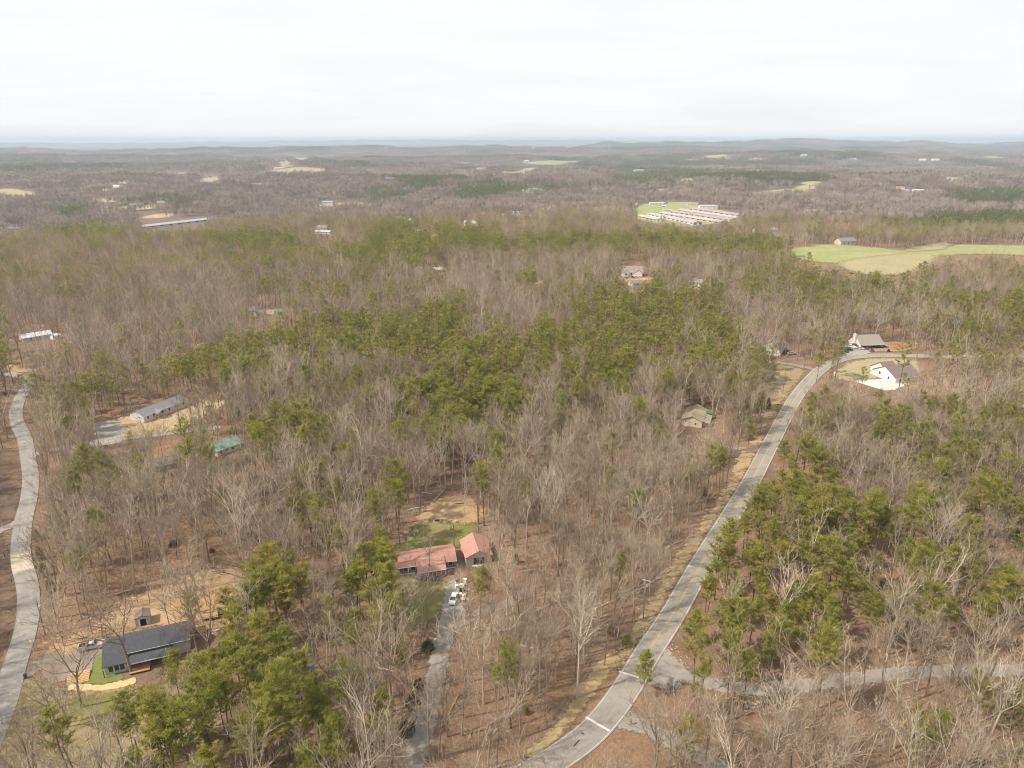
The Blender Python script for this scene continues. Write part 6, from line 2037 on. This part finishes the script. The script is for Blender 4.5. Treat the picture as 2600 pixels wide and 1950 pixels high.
# wheeled bin, signs, posts
g = ground(66, 1722)
b = empty('wheeled_bin', (g.x, g.y, g.z + .1), .4); tag(b, 'dark wheeled rubbish bin where the driveway meets the side road', 'bin'); LAND.append(('wheeled bin', g.x, g.y))
MB().hexa([(-.25, -.28, .08), (.25, -.28, .08), (.25, .28, .08), (-.25, .28, .08)], [(-.33, -.36, 1.0), (.33, -.36, 1.0), (.33, .36, 1.0), (-.33, .36, 1.0)]).build('body', 'navy_plastic', b)
MB().hexa([(-.36, -.4, 1.0), (.36, -.4, 1.0), (.36, .4, 1.0), (-.36, .4, 1.0)], [(-.3, -.3, 1.12), (.3, -.3, 1.1), (.3, .3, 1.1), (-.3, .3, 1.12)]).build('lid', 'navy_plastic', b)
for y in (-.28, .28): MB().tube([(-.28, y - .05, .12), (-.28, y + .05, .12)], .12, 8).build('wheel', 'tyre', b)
MB().tube([(-.42, -.25, .95), (-.42, .25, .95)], .03, 6).build('handle', 'navy_plastic', b)

g = ground(85, 1655)
sgn = empty('road_sign', (g.x, g.y, g.z), math.radians(-25)); tag(sgn, 'yellow diamond warning sign with small white plate beside the side road', 'sign'); LAND.append(('yellow diamond sign', g.x, g.y))
MB().box(-.04, .04, -.03, .03, -.3, 3.4).build('post', 'sign_metal', sgn)
MB().hexa([(0, -.07, 1.75), (.5, -.07, 2.25), (0, -.07, 2.75), (-.5, -.07, 2.25)], [(0, -.04, 1.75), (.5, -.04, 2.25), (0, -.04, 2.75), (-.5, -.04, 2.25)]).build('diamond_plate', 'sign_yellow', sgn)
MB().box(-.33, .33, -.07, -.04, 2.8, 3.4).build('white_plate', 'white_paint', sgn)
g = ground(1645, 1556)
sgn = empty('road_sign', (g.x, g.y, g.z), math.radians(-30)); tag(sgn, 'grey metal back of a road sign on the verge by the utility pole', 'sign')
MB().box(-.04, .04, -.03, .03, -.3, 2.2).build('post', 'sign_metal', sgn)
MB().box(-.38, .38, -.07, -.04, 1.5, 2.4).build('plate', 'sign_metal', sgn)
for i, (x, y, w_) in enumerate(((12, 1414, 'upper'), (30, 1479, 'lower'))):
    g = ground(x, y)
    p = MB().box(-.08, .08, -.08, .08, -.2, 1.1).build('marker_post', 'dark_timber'); p.location = g
    tag(p, w_ + ' of two short dark posts on the bank west of the side road', 'post', 'short posts along the side road')
for i, (x, y, w_) in enumerate(((79, 1393, 'first'), (82, 1408, 'second'), (86, 1424, 'third'), (93, 1444, 'fourth'))):
    g = ground(x, y)
    p = MB().box(-.09, .09, -.09, .09, -.2, 1.15).build('marker_post', 'dark_timber'); p.location = g
    tag(p, w_ + ' dark post counted downhill beside the pale concrete slab of the side road', 'post', 'short posts along the side road')

# ------------------------------------------------------------------ utility poles and wires
POLE_TOPS = {}


def pole(key, px, py, h, label, arm=False, can=True, m='pole_wood', yaw=0.0):
    g = ground(px, py)
    r = empty('utility_pole', (g.x, g.y, g.z), yaw); tag(r, label, 'utility pole')
    MB().tube([(0, 0, -.5), (0, 0, h)], [.17, .11], 8).build('shaft', m, r)
    if arm:
        MB().box(-1.2, 1.2, -.07, .07, h - .55, h - .4).build('crossarm', 'white_paint' if arm == 2 else 'pale_pole_wood', r)
        for x in (-1.05, 0, 1.05): MB().lathe([(.05, 0), (.09, .08), (.04, .2)], 8, (x, 0, h - .4)).build('insulator', 'transformer_grey', r)
    if can:
        MB().lathe([(.22, 0), (.27, .08), (.27, .75), (.2, .88)], 10, (.42, 0, h - 2.3)).build('transformer', 'transformer_grey', r)
        MB().box(.05, .25, -.05, .05, h - 2.0, h - 1.8).build('bracket', 'dark_metal', r)
    POLE_TOPS[key] = Vector((g.x, g.y, g.z + h - .1))
    return r


pole('a', 115, 1612, 10.0, 'leaning-looking utility pole with transformer by the side road above the driveway', False, True)
pole('b', 1633, 1570, 11.8, 'utility pole with white crossarm and transformer beside the main road', 2, True, 'pale_pole_wood', math.radians(-25))
pole('c', 1987, 1000, 11.0, 'bare grey utility pole on the meadow left of the road junction', False, False, 'pole_wood')
pole('d', 2147, 905, 11.0, 'utility pole with transformer before the white chimney house', False, True, 'pole_wood')
pole('e', 2242, 913, 7.0, 'thin pale pole on the lawn inside the road bend', False, False, 'pale_pole_wood')
pole('f', 584, 1056, 8.5, 'yard pole with white lamp can between straw yard and green roof', False, True, 'pale_pole_wood')
pole('g', 8, 1142, 10.0, 'utility pole at the western edge beside the side road', False, True, 'pole_wood')
pole('h', 1153, 1392, 8.0, 'slim yard pole between the two red roofs', False, False, 'pole_wood')
pole('i', 1666, 668, 10.0, 'pale utility pole with transformer east of the dormered white house', False, True, 'pale_pole_wood')
LAND.append(('crossarm utility pole', POLE_TOPS['b'].x, POLE_TOPS['b'].y)); LAND.append(('side road utility pole', POLE_TOPS['a'].x, POLE_TOPS['a'].y))


def wire(a, b, sag, label, off=0.0, r=.022):
    d = Vector((b.x - a.x, b.y - a.y, 0)).normalized(); n_ = Vector((d.y, -d.x, 0)) * off
    pts = [a.lerp(b, t / 14) + n_ - Vector((0, 0, sag * 4 * (t / 14) * (1 - t / 14))) for t in range(15)]
    o = MB().tube(pts, r, 4, False).build('power_line', 'wire_grey')
    return tag(o, label, 'wire', 'overhead power lines')


low = ground(1340, 1935, 8.5)
for k, off in enumerate((-1.0, 0.0, 1.0)):
    wire(POLE_TOPS['b'], low, 1.0, ('outer', 'middle', 'roadside')[k] + ' power line running downhill from the crossarm pole along the verge', off)
    wire(POLE_TOPS['b'], POLE_TOPS['c'], 2.0, ('outer', 'middle', 'roadside')[k] + ' power line running uphill from the crossarm pole beside the main road', off)
for k, (ax, ay, bx, by) in enumerate(((1358, 1915, 1070, 1950), (1360, 1928, 1090, 1965), (1362, 1940, 1110, 1978))):
    wire(ground(ax, ay, 8.5), ground(bx, by, 8.5), .5, ('upper', 'middle', 'lower')[k] + ' power line crossing the foot of the view toward the house drive')
wire(POLE_TOPS['a'], ground(-20, 1270, 9.5), .8, 'thick power line crossing above the side road and its concrete slab')
wire(POLE_TOPS['a'], ground(66, 1900, 9.0), .8, 'power line dropping from the side road pole past the bin')
wire(POLE_TOPS['c'], POLE_TOPS['d'], 1.5, 'power line between the meadow pole and the chimney house pole')

# ------------------------------------------------------------------ fences
def fence(label, pts, h, rails, m, step=2.4, cat='fence', z=.0):
    P = [ground(*p) for p in pts]
    r = empty('rail_fence', P[0]); tag(r, label, cat)
    o = P[0]
    for a, b in zip(P[:-1], P[1:]):
        n_ = max(1, int((b - a).length / step))
        for k in range(n_ + 1):
            q = a.lerp(b, k / n_) - o
            q.z = float(height(q.x + o.x, q.y + o.y)) - o.z
            MB().box(q.x - .07, q.x + .07, q.y - .07, q.y + .07, q.z - .3, q.z + h).build('post', m, r)
            if k < n_:
                q2 = a.lerp(b, (k + 1) / n_) - o
                q2.z = float(height(q2.x + o.x, q2.y + o.y)) - o.z
                for i in range(rails):
                    zz = h * (i + .75) / (rails + .2)
                    MB().tube([q + Vector((0, -.09, zz)), q2 + Vector((0, -.09, zz))], .06, 4).build('rail', m, r)
    return r


fence('weathered four-rail fence above the dry grass at the eastern edge', [(2546, 1364), (2600, 1374), (2680, 1390)], 1.3, 4, 'grey_wood')
fence('dark split-rail fence behind bare trees above the gravel road', [(2430, 1630), (2520, 1634), (2640, 1640)], 1.2, 3, 'dark_timber')
fence('fallen-looking old rail fence along the lower right leaf litter', [(2350, 1945), (2440, 1938), (2640, 1926)], 1.0, 2, 'dark_timber', 3.5)
fence('short white rail fence under pines near the lean-to', [(1783, 946), (1808, 948)], 1.2, 3, 'white_paint')

# ------------------------------------------------------------------ yard things
def at_ground(px, py):
    g = ground(px, py); return Vector((g.x, g.y, g.z + .08))


g = at_ground(1110, 1324)
fp = empty('fire_pit', g); tag(fp, 'round stone-ringed fire pit full of black ash on the back lawn', 'fire pit'); LAND.append(('stone fire pit', g.x, g.y))
MB().lathe([(.85, .0), (.85, .06)], 16).build('ash_bed', 'ash', fp)
for k in range(14):
    a = k * 6.2832 / 14
    MB().hexa([(math.cos(a + q) * r_, math.sin(a + q) * r_, -.1) for q, r_ in ((-.19, .88), (-.19, 1.25), (.19, 1.25), (.19, .88))],
              [(math.cos(a + q) * r_, math.sin(a + q) * r_, .28 + .05 * (k % 3)) for q, r_ in ((-.16, .92), (-.16, 1.2), (.16, 1.2), (.16, .92))]).build('stone', 'stone_pale', fp)
g = at_ground(1154, 1328)
wp = empty('log_pile', g, .3); tag(wp, 'heap of pale split firewood beside the fire pit', 'firewood')
for k in range(16):
    x, y, z_ = RNG.uniform(-.7, .7), RNG.uniform(-.5, .5), .12 + .16 * (k // 5)
    a = RNG.uniform(-.6, .6)
    MB().tube([(x - .35 * math.cos(a), y - .35 * math.sin(a), z_), (x + .35 * math.cos(a), y + .35 * math.sin(a), z_ + RNG.uniform(-.05, .08))], .12, 6).build('billet', 'stone_orange' if k % 3 else 'bleached_log', wp)
g = at_ground(1164, 1280)
bn = empty('bench', g, .05); tag(bn, 'pale timber bench at the top of the bare dirt yard', 'bench')
for k in range(3): MB().box(-1.3, 1.3, -.3 + k * .21, -.3 + k * .21 + .19, .62, .68).build('slat', 'pale_pole_wood', bn)
for k in range(3): MB().box(-1.3, 1.3, .36, .41, .75 + k * .17, .75 + k * .17 + .14).build('slat', 'pale_pole_wood', bn)
for x in (-1.1, 1.1):
    for y in (-.25, .32): MB().box(x - .06, x + .06, y - .05, y + .05, 0, .615 if y < 0 else 1.2).build('leg', 'grey_wood', bn)
g = at_ground(1053, 1362)
sp = MB().lathe([(.42, -.2), (.32, .15), (.28, .8), (.22, 1.05), (.05, 1.1)], 9).build('tree_stump', 'log_wood'); sp.location = g
tag(sp, 'broken grey tree stump standing on the back lawn', 'stump')
g = at_ground(1213, 1438)
ps = empty('pipe_stack', g, .15); tag(ps, 'stack of white plastic gutters lying below the red-roofed garage', 'pipes')
for k in range(7): MB().tube([(-1.6 + .2 * (k % 3), -.3 + k * .1, .1 + .1 * (k % 2)), (1.5 - .2 * (k % 2), -.32 + k * .11, .1 + .1 * (k % 2))], .07, 6).build('pipe', 'white_paint', ps)


def crate(px, py, w, d, h, m, name, label, cat, yaw=0.0, lidm=None):
    g = at_ground(px, py)
    r = empty(name, g, yaw); tag(r, label, cat, 'clutter on the gravel before the red-roofed house')
    MB().hexa([(-w / 2, -d / 2, 0), (w / 2, -d / 2, 0), (w / 2, d / 2, 0), (-w / 2, d / 2, 0)], [(-w / 2 * .94, -d / 2 * .94, h), (w / 2 * .94, -d / 2 * .94, h), (w / 2 * .94, d / 2 * .94, h), (-w / 2 * .94, d / 2 * .94, h)]).build('box', m, r)
    MB().box(-w * .5, w * .5, -d * .5, d * .5, h + .004, h + .07).build('lid', lidm or m, r)


crate(1162, 1482, 1.1, 1.0, .9, 'mauve_siding', 'storage_bin', 'white storage bin with dark lid, highest of the clutter by the porch', 'bin', .3, 'dark_metal')
crate(1160, 1492, .9, .8, .7, 'cream_siding', 'carton', 'cream carton just below the white storage bin', 'box', .6)
crate(1173, 1490, 1.5, 1.1, .7, 'cream_siding', 'storage_bin', 'wide white bin in the middle of the clutter', 'bin', -.2)
crate(1174, 1502, 1.6, 1.2, .7, 'dark_void', 'storage_bin', 'black tub between white bins beside the drive', 'bin', .1)
crate(1169, 1514, .8, .8, .8, 'white_paint', 'storage_bin', 'small white bin next to the white car', 'bin', .4)
crate(1178, 1516, .9, .7, .7, 'transformer_grey', 'carton', 'pale grey carton at the tree side of the clutter', 'box', .8)
crate(1182, 1508, .35, .35, .45, 'orange_plastic', 'bucket', 'orange bucket in the clutter beside the drive', 'bucket')
crate(1175, 1526, 1.0, 1.2, .6, 'new_timber', 'carton', 'brown cardboard box right of the white car', 'box', .2)
crate(1180, 1478, 1.2, .9, .9, 'cream_siding', 'carton', 'tall tan carton nearest the garage in the clutter', 'box', -.3)
for (px, py, m, lab) in ((1592, 709, 'red_plastic', 'red bin at the kerb of the dormered white house'), (1623, 706, 'yellow_plastic', 'yellow play house beside the garage of the dormered white house')):
    g = ground(px, py)
    r = empty('play_house' if 'play' in lab else 'skip_bin', (g.x, g.y, g.z + .3)); tag(r, lab, 'play house' if 'play' in lab else 'bin')
    MB().box(-1, 1, -.8, .8, 0, 1.5).build('body', m, r)
    gable_roof(r, -1, 1, -.8, .8, 1.55, 2.2, m, 'x', .1) if 'play' in lab else MB().box(-1.1, 1.1, -.9, .9, 1.504, 1.62).build('rim', 'dark_metal', r)
g = at_ground(786, 1694)
tp = MB().hexa([(-.9, -.5, 0), (.8, -.6, 0), (.9, .5, 0), (-.8, .6, 0)], [(-.6, -.2, .35), (.5, -.3, .25), (.5, .2, .4), (-.5, .3, .2)]).build('tarp', 'blue_tarp'); tp.location = g
tag(tp, 'crumpled blue tarp on the leaf litter near the pines', 'tarp')
g = at_ground(566, 1640)
gb = empty('garden_bed', g, .15); tag(gb, 'pale timber garden frame under the pines east of the charcoal-roofed house', 'garden frame')
for (x0, x1, y0, y1) in ((-1.3, 1.3, -1.0, -.88), (-1.3, 1.3, .88, 1.0), (-1.3, -1.18, -.87, .87), (1.18, 1.3, -.87, .87)): MB().box(x0, x1, y0, y1, 0, .5).build('board', 'bleached_log', gb)
g = at_ground(576, 1620)
sl = MB().lathe([(.75, 0), (.8, .12), (.55, .22), (.05, .25)], 12).build('sandbox', 'aqua_plastic'); sl.location = g
tag(sl, 'small aqua plastic sandbox lid under the pines', 'sandbox')
g = at_ground(1105, 1636)
mbx = empty('mailbox', g, .2); tag(mbx, 'grey box on a post beside the house drive', 'box')
MB().box(-.05, .05, -.05, .05, 0, 1.0).build('post', 'grey_wood', mbx); MB().box(-.3, .3, -.2, .2, 1.004, 1.5).build('box', 'transformer_grey', mbx)
g = at_ground(1338, 1455)
bx_ = empty('plywood_box', g, .1); tag(bx_, 'pale plywood box lying in the woods left of the utility pole', 'box')
MB().box(-.7, .7, -.6, .6, 0, .8).build('box', 'pale_pole_wood', bx_); MB().box(-.75, .75, -.65, .65, .804, .88).build('lid', 'grey_wood', bx_)


def log(a, b, r_, m, label):
    A, B = at_ground(*a), at_ground(*b)
    mid = A.lerp(B, .5) + Vector((0, .15, .12))
    o = MB().tube([A + Vector((0, 0, r_)), mid + Vector((0, 0, r_)), B + Vector((0, 0, r_))], [r_, r_ * .8, r_ * .45], 8).build('fallen_log', m)
    tag(o, label, 'log', 'fallen logs on the forest floor')


log((1034, 1298), (1076, 1289), .26, 'bleached_log', 'bleached log at the left edge of the bare dirt yard')
log((1068, 1254), (1096, 1257), .28, 'log_wood', 'thick log lying above the bare dirt yard')
log((1104, 1272), (1134, 1240), .22, 'log_wood', 'dark leaning log at the top of the bare dirt yard')
log((291, 1513), (336, 1500), .28, 'new_timber', 'orange-brown split log on the slope behind the small shed')
log((532, 1453), (574, 1449), .16, 'bleached_log', 'thin pale log across the upper end of the cut slope')
log((983, 1917), (1034, 1880), .2, 'log_wood', 'mossy log left of the lower house drive')
log((1136, 1822), (1164, 1766), .18, 'stone_orange', 'straight reddish log right of the house drive')
log((1736, 1017), (1760, 1014), .25, 'bleached_log', 'pale log behind the tan gabled house')
log((380, 1206), (396, 1201), .3, 'bleached_log', 'short pale log before the weathered brown roof')
log((1200, 1600), (1255, 1585), .18, 'log_wood', 'grey log in the woods right of the white car')
log((1320, 1640), (1370, 1655), .2, 'bleached_log', 'pale log amid bare trees halfway to the road')
log((1690, 1395), (1735, 1372), .18, 'bleached_log', 'white log lying on the slope above the road verge')
log((2040, 1420), (2090, 1405), .2, 'log_wood', 'log under the pine stand east of the road')
log((2300, 1330), (2350, 1345), .2, 'bleached_log', 'pale log in the bare woods near the four-rail fence')
log((640, 1290), (700, 1270), .2, 'bleached_log', 'pale fallen trunk in the dark evergreen undergrowth')


def rock_mesh(seed, m):
    r = random.Random(seed)
    bm = bmesh.new(); bmesh.ops.create_icosphere(bm, subdivisions=1, radius=1.0)
    for v in bm.verts: v.co *= r.uniform(.7, 1.15); v.co.z *= .6
    me = bpy.data.meshes.new('rock'); bm.to_mesh(me); bm.free(); me.materials.append(MATS[m]); return me


# loose stones strewn along the road cut and slope
stones = bpy.data.collections.new('stone_source')
for i in range(6): stones.objects.link(bpy.data.objects.new('stone_%d' % i, rock_mesh(i, 'stone_pale' if i % 3 else 'stone_orange')))
pos, rr = [], random.Random(9)
for (x0, y0, x1, y1, n_, sp_) in ((1600, 1680, 1700, 1500, 90, 14), (1700, 1500, 1850, 1260, 80, 14), (1820, 1280, 1830, 1262, 26, 7), (1560, 1700, 1600, 1640, 30, 20), (150, 1600, 420, 1520, 60, 26), (240, 1590, 330, 1575, 40, 10), (1880, 1775, 1910, 1800, 60, 12), (1700, 1640, 1760, 1690, 50, 16), (1060, 1290, 1140, 1340, 40, 20), (1120, 1345, 1190, 1320, 30, 8), (1000, 1330, 1040, 1400, 25, 10)):
    for k in range(n_):
        t_ = rr.random()
        g = ground(x0 + (x1 - x0) * t_ + rr.gauss(0, sp_), y0 + (y1 - y0) * t_ + rr.gauss(0, sp_ * .5)); pos.append((g.x, g.y, g.z + .05))
n_ = len(pos)
sc_ = np.random.RandomState(4).uniform(.08, .34, n_)
tag(scatter('loose_stones', pos, np.random.RandomState(3).randint(0, 6, n_), np.random.RandomState(5).uniform(0, 6, (n_, 3)), np.repeat(sc_[:, None], 3, 1), stones), 'pale and rusty loose stones along the road cut and slopes')


# ------------------------------------------------------------------ shrubs that stand out
def bush(px, py, w, h, m, label, group=None, seed=0, kind='shrub', n_=220):
    g = at_ground(px, py)
    T, C = shrub(700 + seed, w, h, n_) if kind == 'shrub' else spruce_like(700 + seed, h, w / 2)
    r = empty('shrub' if kind == 'shrub' else 'cedar_tree', (g.x, g.y, g.z - .08)); tag(r, label, 'shrub' if kind == 'shrub' else 'tree', group)
    link(bpy.data.objects.new('stem' if kind == 'shrub' else 'trunk', T.mesh('stem', 'pine_bark')), r)
    link(bpy.data.objects.new('foliage' if kind == 'shrub' else 'crown', C.mesh('foliage', m)), r)


bush(2194, 884, 3.6, 2.2, 'bright_leaves', 'yellow-green clipped shrub nearest the cars at the chimney house', 'clipped shrubs before the chimney house', 1)
bush(2199, 884, 2.6, 2.0, 'bright_leaves', 'second yellow-green clipped shrub from the cars at the chimney house', 'clipped shrubs before the chimney house', 2)
bush(2217, 884, 2.8, 2.0, 'bright_leaves', 'third yellow-green clipped shrub from the cars at the chimney house', 'clipped shrubs before the chimney house', 3)
bush(2228, 883, 3.0, 1.9, 'bright_leaves', 'yellow-green clipped shrub farthest from the cars at the chimney house', 'clipped shrubs before the chimney house', 4)
bush(2201, 889, 2.0, 1.8, 'rosy_twig', 'brown round shrub before the yellow-green ones', None, 5)
bush(2214, 893, 1.8, 2.2, 'rosy_twig', 'brown shrub nearest the road at the chimney house', None, 6)
bush(2150, 896, 1.8, 1.5, 'bright_leaves', 'round green shrub below the black car', None, 7)
bush(2256, 893, 1.3, 1.3, 'holly_leaves', 'small dark shrub on the lawn by the road bend', None, 8)
bush(1087, 1650, 3.0, 2.4, 'holly_leaves', 'dark evergreen shrub beside the upper house drive', 'dark evergreens along the house drive', 9)
bush(1078, 1632, 2.4, 2.2, 'rosy_twig', 'reddish-brown shrub above the dark one by the house drive', 'dark evergreens along the house drive', 10)
bush(1065, 1742, 2.2, 1.8, 'holly_leaves', 'small dark evergreen shrub halfway down the house drive', 'dark evergreens along the house drive', 11)
bush(1048, 1792, 3.0, 2.4, 'holly_leaves', 'glossy dark evergreen shrub left of the house drive', 'dark evergreens along the house drive', 12)
bush(1034, 1860, 3.4, 3.0, 'holly_leaves', 'largest dark evergreen shrub at the foot of the house drive', 'dark evergreens along the house drive', 13)
bush(1948, 1038, 3.2, 5.5, 'holly_leaves', 'dark conical cedar on the verge left of the main road', None, 14, 'cedar')
bush(118, 1150, 3.4, 6.5, 'pine_needles', 'tall narrow green cedar beside the side road bend', None, 15, 'cedar')
bush(94, 1372, 2.0, 3.4, 'pine_needles', 'young green cedar beside the concrete slab, uphill one', 'young cedars beside the side road', 16, 'cedar')
bush(103, 1420, 2.2, 4.0, 'pine_needles', 'young green cedar beside the concrete slab, middle one', 'young cedars beside the side road', 17, 'cedar')
bush(112, 1462, 2.2, 4.0, 'pine_needles', 'young green cedar beside the concrete slab, downhill one', 'young cedars beside the side road', 18, 'cedar')
bush(130, 1500, 2.2, 3.6, 'pine_needles', 'young green cedar above the side road utility pole', 'young cedars beside the side road', 19, 'cedar')
bush(606, 1062, 4.6, 6.0, 'holly_leaves', 'dark dense evergreen beside the yard lamp pole', None, 20, 'cedar')
bush(495, 1078, 4.6, 3.4, 'holly_leaves', 'broad dark shrub at the lower end of the straw yard', None, 21)
bush(2582, 1362, 2.4, 2.0, 'bright_leaves', 'olive shrub behind the four-rail fence', None, 22)
bush(1592, 1640, 2.6, 3.0, 'pine_needles', 'bright green shrub at the foot of a bare trunk beside the verge', None, 23)
bush(1552, 1612, 2.2, 2.6, 'pine_needles', 'small green pine shrub in the woods above the straw verge', None, 24)
bush(1985, 468, 14.0, 12.0, 'far_needles', 'round dark evergreen far off on the eastern slope', None, 25)


# ------------------------------------------------------------------ the person on the gravel drive
def person():
    g = ground(1601, 1841)
    me = bpy.data.meshes.new('body')
    J = {'pel': (0, 0, .95, .15), 'spi': (0, .01, 1.15, .145), 'che': (0, .02, 1.34, .165), 'nek': (0, -.01, 1.50, .06), 'hed': (0, -.03, 1.60, .085), 'top': (0, -.02, 1.72, .08)}
    for s_, n_ in ((-1, 'l'), (1, 'r')):
        J[n_ + 'hip'] = (s_ * .10, 0, .88, .10); J[n_ + 'kne'] = (s_ * .11, -.02, .49, .068); J[n_ + 'ank'] = (s_ * .12, .03, .09, .045); J[n_ + 'toe'] = (s_ * .14, -.15, .05, .04)
        J[n_ + 'sho'] = (s_ * .20, .02, 1.42, .068); J[n_ + 'elb'] = (s_ * .25, .0, 1.13, .048); J[n_ + 'wri'] = (s_ * .13, -.26, 1.14, .032); J[n_ + 'pal'] = (s_ * .10, -.33, 1.15, .036)
        for q, (dx, dz, ln) in enumerate(((-.03, .03, .05), (-.012, .025, .075), (.006, .015, .08), (.022, .0, .075), (.034, -.015, .06))):
            J[n_ + 'f%d' % q] = (s_ * (.10 - dx * .6), -.33 - ln, 1.15 + dz, .010); J[n_ + 'g%d' % q] = (s_ * (.10 - dx * .6 - .02), -.34 - ln * 1.3, 1.13 + dz, .009)
    keys = list(J); ix = {k: i for i, k in enumerate(keys)}
    E = [('pel', 'spi'), ('spi', 'che'), ('che', 'nek'), ('nek', 'hed'), ('hed', 'top')]
    for n_ in 'lr':
        E += [('pel', n_ + 'hip'), (n_ + 'hip', n_ + 'kne'), (n_ + 'kne', n_ + 'ank'), (n_ + 'ank', n_ + 'toe'), ('che', n_ + 'sho'), (n_ + 'sho', n_ + 'elb'), (n_ + 'elb', n_ + 'wri'), (n_ + 'wri', n_ + 'pal')]
        for q in range(5): E += [(n_ + 'pal', n_ + 'f%d' % q), (n_ + 'f%d' % q, n_ + 'g%d' % q)]
    me.from_pydata([J[k][:3] for k in keys], [(ix[a], ix[b]) for a, b in E], [])
    o = bpy.data.objects.new('body', me); COL.objects.link(o)
    sk = o.modifiers.new('skin', 'SKIN')
    for k in keys:
        sv = me.skin_vertices[0].data[ix[k]]; sv.radius = (J[k][3],) * 2; sv.use_root = k == 'pel'
    o.modifiers.new('sub', 'SUBSURF').levels = 1
    dg = bpy.context.evaluated_depsgraph_get()
    m2 = bpy.data.meshes.new_from_object(o.evaluated_get(dg))
    bpy.data.objects.remove(o)
    m2.materials.clear()
    for nm in ('skin', 'mauve_cloth', 'denim', 'black_plastic'): m2.materials.append(MATS[nm])
    for p in m2.polygons:
        c = p.center
        p.material_index = 3 if c.z < .10 else 2 if c.z < .97 else 1 if (c.z < 1.47 and c.y > -.24) else 0
    r = empty('person', (g.x, g.y, g.z + .1), math.radians(-35)); tag(r, 'person in mauve top and dark jeans standing on the gravel drive holding a controller', 'person')
    LAND.append(('person on the gravel drive', g.x, g.y))
    link(bpy.data.objects.new('body', m2), r)
    MB().lathe([(.092, 1.62), (.10, 1.68), (.075, 1.765), (.02, 1.785)], 12, (0, -.005, 0)).build('hair', 'hair', r, True)
    MB().add([(-.014, -.11, 1.60), (.014, -.11, 1.60), (0, -.145, 1.605), (0, -.112, 1.65)], [(0, 1, 2), (0, 2, 3), (1, 3, 2), (0, 3, 1)]).build('nose', 'skin', r)
    for s_ in (-1, 1):
        MB().lathe([(.012, 1.642), (.013, 1.65), (.006, 1.656)], 6, (s_ * .034, -.105, 0)).build('eye', 'black_plastic', r)
        MB().box(s_ * .088 - .01, s_ * .088 + .01, -.05, 0, 1.60, 1.66).build('ear', 'skin', r)
    MB().box(-.025, .025, -.112, -.10, 1.572, 1.58).build('mouth', 'barn_red', r)
    c = MB().box(-.11, .11, -.02, .07, -.02, .03).build('remote_controller', 'black_plastic')
    tag(c, 'black remote controller held in both hands by the person', 'controller')
    M_ = Matrix.Translation((g.x, g.y, g.z + .1)) @ Matrix.Rotation(math.radians(-35), 4, 'Z')
    c.matrix_world = M_ @ Matrix.Translation((0, -.43, 1.14))


person()


# ------------------------------------------------------------------ single trees, each told by its look and the landmark it stands by
ORD = ['nearest', 'second', 'third', 'fourth', 'fifth', 'sixth', 'seventh', 'eighth', 'ninth', 'tenth', 'eleventh', 'twelfth', 'thirteenth', 'fourteenth', 'fifteenth', 'sixteenth', 'seventeenth', 'eighteenth', 'nineteenth', 'twentieth']
for i in range(20, 99):
    t_, u_ = divmod(i + 1, 10)
    ten = ['', '', 'twenty', 'thirty', 'forty', 'fifty', 'sixty', 'seventy', 'eighty', 'ninety'][t_]
    ORD.append((ten[:-1] + 'ieth') if u_ == 0 else ten + '-' + ['', 'first', 'second', 'third', 'fourth', 'fifth', 'sixth', 'seventh', 'eighth', 'ninth'][u_])
for nm, px, py in (('double white road bars', 1560, 1770), ('gravel road fork', 1700, 1700), ('bend of the gravel road', 2120, 1731), ('four-rail fence', 2560, 1366), ('red clay patch', 2480, 1540), ('concrete slab of the side road', 56, 1428), ('long bend of the main road', 1900, 1238),
                   ('pine stand by the main road', 1850, 1300), ('straw verge', 1480, 1800), ('house drive', 1090, 1790), ('eastern end of the gravel road', 2480, 1702), ('cut slope', 450, 1500), ('bare dirt yard', 1130, 1290), ('wooded hollow of dark evergreens', 700, 1300), ('tan house driveway', 1900, 1142), ('lower gravel drive', 1760, 1915)):
    g = ground(px, py); LAND.append((nm, g.x, g.y))
LM = np.array([(a[1], a[2]) for a in LAND])


def place_tree(name, kind, cat, group, proto, rows):
    by = {}
    for row, pr in rows:
        d = np.hypot(LM[:, 0] - row[0], LM[:, 1] - row[1])
        j = int(np.argmin(d))
        dx, dy = row[0] - LM[j, 0], row[1] - LM[j, 1]
        side = ('right of' if dx > 0 else 'left of') if abs(dx) > abs(dy) else ('beyond' if dy > 0 else 'in front of')
        by.setdefault((j, side, pr[3]), []).append((float(d[j]), row, pr))
    for (j, side, look), lst in by.items():
        lst.sort(key=lambda t: t[0])
        for k, (dd, row, pr) in enumerate(lst):
            r = empty(name, (row[0], row[1], row[2]), row[5])
            r.scale = (row[4],) * 3
            for nm, me in (('trunk', pr[0]), ('crown', pr[1])): link(bpy.data.objects.new(nm, me), r)
            lead = '' if len(lst) == 1 else (ORD[k] + ' ' if k else 'nearest ')
            tag(r, '%s%s %s %s the %s' % (lead, look, kind, side, LAND[j][0]), cat, group)


place_tree('bare_tree', 'leafless tree', 'tree', 'leafless trees of the near woods', BARE, [(TB[i], BARE[int(TB[i, 3])]) for i in IB])
place_tree('pine_tree', 'pine', 'pine tree', 'pines of the near woods', PINE, [(TP[i], PINE[int(TP[i, 3])]) for i in IP])
